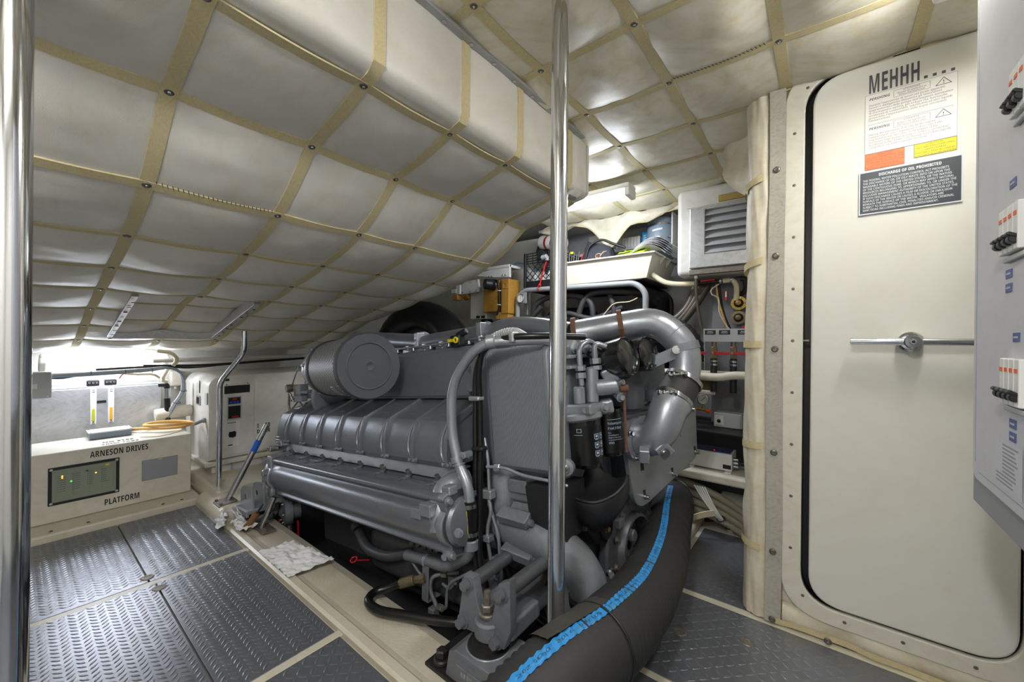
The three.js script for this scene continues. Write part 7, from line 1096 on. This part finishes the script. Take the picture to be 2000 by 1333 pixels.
// ---- right recess between the engine and the column
{
  const bd = struct('wall_recess', 'dark grey board behind the valves in the right recess', [-0.4, 0.5, -2.5]); mk(bd, 'board', bx2(-0.5, -0.18, 0.45, 1.31, -2.52, -2.49, 0.004), M.darkWall); mk(bd, 'back_board', bx2(-0.9, -0.18, -0.5, 0.45, -2.9, -2.86, 0), M.paintDark);
  const ms = thing('valve_manifold', 'grey manifold plate with black labels and three valves on a red bar', 'manifold', [-0.37, 0.8, -2.2]);
  mk(ms, 'face_plate', [bx2(-0.482, -0.2, 0.953, 1.018, -2.205, -2.199, 0.001), bx2(-0.482, -0.2, 1.014, 1.019, -2.26, -2.2, 0.001)], M.aluDull); for (const [x, w] of [[-0.45, 0.05], [-0.385, 0.05], [-0.30, 0.055]]) { const lb = mk(ms, 'label', bx2(x - w / 2, x + w / 2, 0.99, 1.012, -2.1995, -2.197, 0.001), M.black); mk(lb, 'label_text', [bx(w * 0.5, 0.003, 0.0006, x, 1.005, -2.1968, 0), bx(w * 0.6, 0.003, 0.0006, x, 0.998, -2.1968, 0)], M.greyLight); }
  mk(ms, 'support_post', bx2(-0.482, -0.478, 0.81, 0.953, -2.23, -2.22, 0.001), M.aluDull);
  for (const x of [-0.435, -0.347, -0.262]) { const v = mk(ms, 'ball_valve', [cyr([x, 0.955, -2.215], [x, 0.905, -2.215], 0.012, 0.002), cyr([x, 0.928, -2.215], [x, 0.90, -2.215], 0.017, 0.002, 6), cyr([x, 0.90, -2.215], [x, 0.868, -2.215], 0.0155, 0.003, 6)], M.bronze, 'bronze ball valve'); mk(v, 'hose_clamp', [band([x, 0.855, -2.215], [0, 1, 0], 0.0165, 0.01, 0.002), band([x, 0.838, -2.215], [0, 1, 0], 0.0165, 0.01, 0.002)], M.steel); mk(v, 'hose_tail', cy([x, 0.868, -2.215], [x, 0.70, -2.215], 0.0162), M.black); mk(v, 'hub_nut', cyr([x, 0.897, -2.192], [x, 0.897, -2.185], 0.007, 0.001, 6), M.dullSteel); mk(v, 'red_lever', [bx(0.085, 0.014, 0.004, x + 0.03, 0.897 - 0.001, -2.193, 0.0015, [0, 0, -0.03])], M.red, 'red lever'); }
  mk(ms, 'red_lever_tail', bx(0.07, 0.013, 0.004, -0.50, 0.895, -2.193, 0.0015, [0, 0, 0.05]), M.red);
  const rl = thing('red_lever_valve', 'red lever at the top right above the manifold plate', 'valve', [-0.27, 1.02, -2.25]); mk(rl, 'lever', bx(0.07, 0.012, 0.012, -0.26, 1.038, -2.23, 0.003, [0, 0, 0.25]), M.red); mk(rl, 'body', cyr([-0.30, 1.019, -2.235], [-0.30, 1.032, -2.235], 0.014, 0.002), M.red);
  const sh = thing('pipe_shelf', 'cream moulded shelf below the manifold', 'shelf', [-0.45, 0.78, -2.2]); mk(sh, 'shelf', [cable([[-0.95, 0.785, -2.17], [-0.6, 0.783, -2.17], [-0.40, 0.778, -2.17], [-0.34, 0.79, -2.17], [-0.18, 0.788, -2.17]], 0.02, 12), bx2(-0.95, -0.18, 0.775, 0.80, -2.30, -2.24, 0.006)], M.cream);
  // two brass regulators on the board
  for (const [y, m, nm] of [[1.164, M.brass, 'upper brass regulator with a black cap on the grey board'], [1.085, M.bronze, 'lower bronze regulator on the grey board']]) { const g = thing('regulator', nm, 'regulator', [-0.36, y, -2.45]); mk(g, 'flange', lat([[0.0, 0], [0.036, 0], [0.037, 0.004], [0.037, 0.01], [0.02, 0.012]], [-0.36, y, -2.44], [0.1, 0, 1], 32), m); mk(g, 'cone', lat([[0.024, 0.01], [0.022, 0.022], [0.014, 0.035], [0.012, 0.045], [0, 0.046]], [-0.36, y, -2.44], [0.1, 0, 1], 24), M.darkIron); mk(g, 'cap', lat([[0.0125, 0.03], [0.013, 0.044], [0.004, 0.046], [0, 0.05]], [-0.36, y, -2.438], [0.1, 0, 1], 18), m); for (let k = 0; k < 6; k++) { const a = k / 6 * TAU; bolt(g, [-0.36 + 0.03 * Math.cos(a), y + 0.03 * Math.sin(a), -2.431], [0.1, 0, 1], 0.0035, 0.005, M.dullSteel); } mk(g, 'rear_body', [cyr([-0.36, y, -2.49], [-0.36, y, -2.44], 0.02, 0.003), cyr([-0.36, y - 0.045, -2.46], [-0.36, y + 0.045, -2.46], 0.012, 0.003)], std({ color: 0x1f4a55, roughness: 0.5 })); }
  const rv = thing('red_tap', 'red lever tap joined to a beige hose under the louvre', 'valve', [-0.5, 1.28, -2.4]); mk(rv, 'body', [cyr([-0.56, 1.283, -2.4], [-0.43, 1.285, -2.4], 0.012, 0.003), cyr([-0.575, 1.283, -2.4], [-0.548, 1.283, -2.4], 0.017, 0.003, 6)], M.black); mk(rv, 'red_lever', [bx(0.075, 0.012, 0.01, -0.505, 1.293, -2.385, 0.004, [0, 0, 0.04])], M.red); mk(rv, 'steel_clamp', [band([-0.44, 1.285, -2.4], [1, 0, 0], 0.014, 0.012, 0.002), band([-0.39, 1.288, -2.4], [1, 0, 0], 0.014, 0.012, 0.002)], M.steel);
  mk(rv, 'beige_hose', cable([[-0.82, 1.36, -2.42], [-0.74, 1.305, -2.41], [-0.65, 1.285, -2.4], [-0.565, 1.283, -2.4]], 0.0155, 12, 0.02), M.hoseCream); mk(rv, 'beige_hose', cable([[-0.43, 1.286, -2.4], [-0.385, 1.285, -2.4], [-0.368, 1.26, -2.4], [-0.368, 1.18, -2.42]], 0.0135, 12, 0.015), M.hoseCream); mk(rv, 'dark_elbow', pipe([[-0.35, 1.29, -2.41], [-0.325, 1.29, -2.41], [-0.325, 1.23, -2.43], [-0.355, 1.21, -2.45]], 0.013, 0.02), M.darkIron); mk(rv, 'hanging_tag', bx(0.012, 0.05, 0.004, -0.415, 1.205, -2.40, 0.002), M.red); mk(rv, 'tag_print', bx(0.007, 0.032, 0.001, -0.415, 1.212, -2.3975, 0), M.whiteClean);
  const bh = thing('braided_hose', 'thin brown braided hose hanging from the louvre box', 'hose', [-0.54, 1.0, -2.3]); mk(bh, 'hose', cable([[-0.545, 1.31, -2.31], [-0.542, 1.2, -2.31], [-0.53, 1.1, -2.31], [-0.515, 1.02, -2.31]], 0.0085, 10, 0.02), M.hoseBrown); mk(bh, 'clamp', cyr([-0.545, 1.315, -2.31], [-0.545, 1.295, -2.31], 0.011, 0.002, 8), M.steel);
  const gh = thing('dark_hoses', 'pair of dark ribbed hoses behind the braided hose', 'hose', [-0.65, 1.0, -2.5]); for (let k = 0; k < 3; k++) mk(gh, 'hose', cable([[-0.58 + k * 0.035, 1.30, -2.47], [-0.62 + k * 0.02, 1.17, -2.46], [-0.70, 1.08 - k * 0.03, -2.44], [-0.85, 1.02 - k * 0.04, -2.42]], 0.022, 10, 0.03), M.hoseBrown); mk(gh, 'black_bellows', sweep(sample(new THREE.CatmullRomCurve3([V(-0.80, 1.02, -2.40), V(-0.66, 1.02, -2.36), V(-0.58, 0.94, -2.34), V(-0.57, 0.84, -2.34)]), 0.006), (t, l) => 0.062 + 0.004 * Math.sin(l * 210), 24), M.rubber);
  const wr = thing('wire_bundle', 'cream and yellow wires running down beside the braided hose', 'wires', [-0.48, 1.1, -2.42]); mk(wr, 'wire', cable([[-0.45, 1.27, -2.4], [-0.49, 1.24, -2.4], [-0.48, 1.21, -2.4], [-0.455, 1.20, -2.41], [-0.45, 1.12, -2.42], [-0.42, 1.05, -2.43], [-0.40, 1.02, -2.43]], 0.004, 6, 0.02), M.hoseCream); mk(wr, 'wire', cable([[-0.47, 1.3, -2.43], [-0.46, 1.2, -2.43], [-0.435, 1.1, -2.44], [-0.41, 1.02, -2.44]], 0.005, 6, 0.02), M.hoseOrange); mk(wr, 'wire', cable([[-0.46, 1.3, -2.44], [-0.45, 1.2, -2.44], [-0.43, 1.1, -2.45], [-0.40, 1.02, -2.45]], 0.006, 6, 0.02), M.black);
  const wh = thing('white_elbow_hose', 'ribbed cream hose curving beside the big silver pipe', 'hose', [-0.54, 0.85, -2.2]); mk(wh, 'hose', sweep(sample(new THREE.CatmullRomCurve3([V(-0.60, 0.905, -2.2), V(-0.545, 0.905, -2.2), V(-0.515, 0.88, -2.2), V(-0.50, 0.82, -2.2)]), 0.002), (t, l) => 0.0105 + 0.0012 * Math.sin(l * 900), 14), M.hoseCream);
  // meter, gauge, boxes
  const mt = thing('hour_meter', 'white framed meter with a brown screen below the cream shelf', 'meter', [-0.48, 0.69, -2.22]); mk(mt, 'frame', ext(rr(0.125, 0.085, 0.006, -0.49, 0.725), 0.02, 0.004, [rr(0.088, 0.05, 0.003, -0.49, 0.728, true)]).translate(0, 0, -2.23), M.cream); mk(mt, 'screen', bx2(-0.535, -0.445, 0.702, 0.754, -2.228, -2.22, 0), std({ color: 0x5a4a2c, roughness: 0.3 }));
  const pg = thing('vacuum_gauge', 'small steel dial gauge under the white meter', 'gauge', [-0.485, 0.655, -2.22]); mk(pg, 'rim', lat([[0.024, 0], [0.028, 0.002], [0.028, 0.016], [0.024, 0.018]], [-0.485, 0.655, -2.225], [0, 0, 1], 26), M.steel); mk(pg, 'dial', face(0.05, 0.05).translate(-0.485, 0.655, -2.212), canvasMat(64, 64, (x, w) => { x.fillStyle = '#9a9c9c'; x.fillRect(0, 0, w, w); x.fillStyle = '#cfd0cc'; x.beginPath(); x.arc(32, 32, 31, 0, 7); x.fill(); x.strokeStyle = '#222'; x.lineWidth = 3; x.beginPath(); x.moveTo(20, 44); x.lineTo(46, 18); x.stroke(); }), undefined, true); mk(pg, 'stem', cyr([-0.485, 0.628, -2.22], [-0.485, 0.60, -2.22], 0.006, 0.001), M.brass); mk(pg, 'cross_pipe', [cyr([-0.54, 0.602, -2.22], [-0.47, 0.602, -2.22], 0.007, 0.002)], M.brass); mk(pg, 'orange_cap', cyr([-0.47, 0.598, -2.22], [-0.448, 0.596, -2.215], 0.012, 0.003), M.orange);
  const ws = thing('steel_shelf', 'thin dark steel shelf halfway down the right recess', 'shelf', [-0.4, 0.51, -2.25]); mk(ws, 'plate', bx2(-0.66, -0.18, 0.502, 0.51, -2.42, -2.14, 0.002), M.darkIron);
  const jb = thing('switch_box', 'grey box with a black rotary switch on the dark steel shelf', 'switch box', [-0.37, 0.51, -2.28]); mk(jb, 'case', bx2(-0.445, -0.318, 0.5105, 0.585, -2.36, -2.28, 0.004), M.greyLight); mk(jb, 'white_panel', bx2(-0.44, -0.40, 0.522, 0.572, -2.2805, -2.2785, 0.001), M.whiteClean); mk(jb, 'rotary_knob', lat([[0, 0.008], [0.008, 0.007], [0.0095, 0]], [-0.421, 0.542, -2.279], [0, 0, 1], 18), M.black); mk(jb, 'hinge', bx2(-0.326, -0.314, 0.514, 0.58, -2.2805, -2.276, 0.001), M.grey);
  const lo = thing('lower_shelf', 'cream moulded shelf carrying the charger', 'shelf', [-0.43, 0.26, -2.2]); mk(lo, 'board', bx2(-0.75, -0.18, 0.262, 0.308, -2.42, -2.12, 0.014), M.cream);
  const ch = thing('battery_charger', 'white charger box with a dark blue top on the lower cream shelf', 'charger', [-0.43, 0.31, -2.22]); mk(ch, 'case', bx2(-0.55, -0.345, 0.314, 0.398, -2.31, -2.19, 0.004), M.whiteClean); mk(ch, 'blue_top', bx2(-0.54, -0.355, 0.3975, 0.4015, -2.30, -2.20, 0.001), M.blue); mk(ch, 'red_lamp', lat([[0, 0.002], [0.0025, 0]], [-0.43, 0.4015, -2.22], [0, 1, 0], 8), std({ color: 0xff2020, emissive: 0xff1010, emissiveIntensity: 4 })); for (const x of [-0.53, -0.36]) mk(ch, 'mounting_ear', bx(0.03, 0.005, 0.03, x, 0.3115, -2.18, 0.002), M.whiteClean); mk(ch, 'black_label', bx2(-0.385, -0.349, 0.325, 0.345, -2.1905, -2.189, 0), M.black); for (let k = 0; k < 3; k++) mk(ch, 'plug', cyr([-0.345, 0.335 + k * 0.018, -2.22], [-0.32, 0.335 + k * 0.018, -2.22], 0.008, 0.002), M.steel); mk(ch, 'lead', cable([[-0.32, 0.35, -2.22], [-0.28, 0.35, -2.21], [-0.2, 0.33, -2.22]], 0.006), M.black);
  // hoses and wires under the shelf
  for (let k = 0; k < 4; k++) { const h = thing('corrugated_hose', ['cream corrugated hose just under the lower cream shelf', 'second cream corrugated hose under the lower shelf', 'third cream corrugated hose under the lower shelf', 'lowest cream corrugated hose under the shelf'][k], 'hose', [-0.45, 0.15, -2.2], 'corrugated hoses under the shelf'); mk(h, 'hose', sweep(sample(new THREE.CatmullRomCurve3([V(-0.72, 0.245 - k * 0.042, -2.16 - k * 0.01), V(-0.55, 0.225 - k * 0.04, -2.17), V(-0.38, 0.17 - k * 0.036, -2.19), V(-0.25, 0.08 - k * 0.03, -2.22), V(-0.2, -0.04, -2.26)]), 0.0035), (t, l) => 0.018 + 0.0012 * Math.sin(l * 520), 12), M.hoseGrey); }
  const wb = thing('white_wire_bundle', 'bundle of white wires tied with black ties dropping to the right floor panel', 'wires', [-0.38, 0.0, -2.2]); for (let k = 0; k < 5; k++) { mk(wb, 'wire', cable([[-0.50 + k * 0.012, 0.235, -2.12], [-0.44 + k * 0.008, 0.15, -2.12], [-0.40 + k * 0.006, 0.10, -2.13], [-0.37 + k * 0.005, 0.02, -2.22], [-0.345 + k * 0.004, -0.06, -2.27]], 0.0042, 6, 0.02), M.whiteClean); mk(wb, 'branch_wire', cable([[-0.40, 0.11 + k * 0.006, -2.125], [-0.47, 0.09 + k * 0.006, -2.08], [-0.53, 0.05 + k * 0.005, -2.05], [-0.55, -0.02, -2.04 + k * 0.004]], 0.0042, 6, 0.02), M.hoseCream); } for (const [x, y, z] of [[-0.39, 0.095, -2.13], [-0.365, 0.04, -2.2]]) mk(wb, 'cable_tie', torus([x + 0.01, y, z], [0.3, -1, -0.4], 0.018, 0.003, 14, 6), M.black); mk(wb, 'thin_loop', cable([[-0.62, 0.22, -2.08], [-0.57, 0.12, -2.06], [-0.5, 0.09, -2.07], [-0.44, 0.12, -2.1]], 0.003, 6), M.hoseCream);
  const dh = thing('brown_hose', 'shiny brown hose in the bilge beside the right floor panel', 'hose', [-0.5, -0.05, -2.15]); mk(dh, 'hose', cable([[-0.66, 0.10, -2.2], [-0.55, 0.02, -2.26], [-0.45, -0.02, -2.36], [-0.3, -0.05, -2.45]], 0.016, 10), M.hoseBrown);
  const fb3 = struct('trim_6', 'cream coaming beside the right floor panel', [-0.5, 0, -2.0]); mk(fb3, 'coaming', [bx2(-0.62, -0.49, -0.06, 0.03, -2.35, -1.66, 0.02)], M.gel);
}
// ---- electrical cabinet at the right edge
{
  const c = thing('electrical_cabinet', 'pale grey electrical cabinet with breakers at the right edge', 'cabinet', [0.5, 0.64, -0.6]);
  mk(c, 'case', bx2(0.235, 0.82, 0.643, 1.69, -1.178, -0.05, 0.006), M.grey);
  const s = new THREE.Shape(); const za = -1.15, zb = -0.07, ya = 0.697, yb = 1.675, r = 0.03; s.moveTo(za + r, ya); s.lineTo(zb - r, ya); s.quadraticCurveTo(zb, ya, zb, ya + r); s.lineTo(zb, yb - r); s.quadraticCurveTo(zb, yb, zb - r, yb); s.lineTo(za + r, yb); s.quadraticCurveTo(za, yb, za, yb - r); s.lineTo(za, ya + r); s.quadraticCurveTo(za, ya, za + r, ya);
  const dr = mk(c, 'front_panel', extX(s, 0.229, 0.008, 0.002), std({ map: stained(0.6, 0xc6c6cc, 0xb4b3b6, 0.4, 1.5, 97), roughness: 0.45 }), 'pale grey front panel');
  mk(dr, 'score_line', [bx(0.0008, 0.92, 0.0012, 0.2287, 1.19, -1.132, 0), bx(0.0008, 0.0012, 0.9, 0.2287, 0.715, -0.66, 0)], M.grey);
  const row = (y, zs, n) => { for (let k = 0; k < n; k++) { const z = zs + k * 0.020; const b = thing('circuit_breaker', `white circuit breaker on the cabinet, number ${['one', 'two', 'three', 'four'][k]} from the door in the ${y > 1.3 ? 'top' : y > 1 ? 'middle' : 'lower'} row`, 'circuit breaker', [0.22, y, z], 'circuit breakers in the cabinet'); mk(b, 'body', bx(0.014, 0.07, 0.0182, 0.225, y, z, 0.002), M.whiteClean); mk(b, 'orange_mark', bx(0.001, 0.006, 0.011, 0.2177, y + 0.018, z, 0), M.orange); mk(b, 'toggle', [bx(0.012, 0.006, 0.014, 0.214, y - 0.014, z, 0.002, [0, 0, -0.5]), cyr([0.2165, y - 0.02, z - 0.006], [0.2165, y - 0.02, z + 0.006], 0.0065, 0.001)], M.black); } mk(dr, 'breaker_rail', bx(0.006, 0.008, n * 0.02 + 0.004, 0.226, y - 0.042, zs + (n - 1) * 0.01, 0.002), M.greyLight); };
  row(1.125, -0.962, 4); row(0.895, -0.952, 4); row(1.325, -0.925, 3);
  for (const [y, z] of [[1.062, -0.968], [1.04, -0.968], [1.20, -0.955], [0.962, -0.935], [0.83, -0.945], [0.81, -0.945]]) { const l = mk(dr, 'blue_label', bx(0.0012, 0.014, 0.026, 0.2285, y, z, 0.0004), std({ color: 0x4a5a92, roughness: 0.5 })); mk(l, 'label_print', bx(0.0006, 0.003, 0.016, 0.2277, y, z, 0), M.greyLight); }
  const nt = canvasMat(256, 256, (x, w, h) => { x.fillStyle = '#c9c9cf'; x.fillRect(0, 0, w, h); x.fillStyle = '#8b8b92'; for (let k = 0; k < 11; k++) x.fillRect(20 + (k > 7 ? 0 : 60), 18 + k * 21, 210 - (k > 7 ? 20 : 70) - (k * 31) % 40, 9); }); const ng = face(0.12, 0.075).rotateY(-Math.PI / 2).translate(0.2283, 0.76, -0.965); mk(dr, 'printed_notice', ng, nt, 'faint printed notice', true);
}

renderer.render(scene, camera);
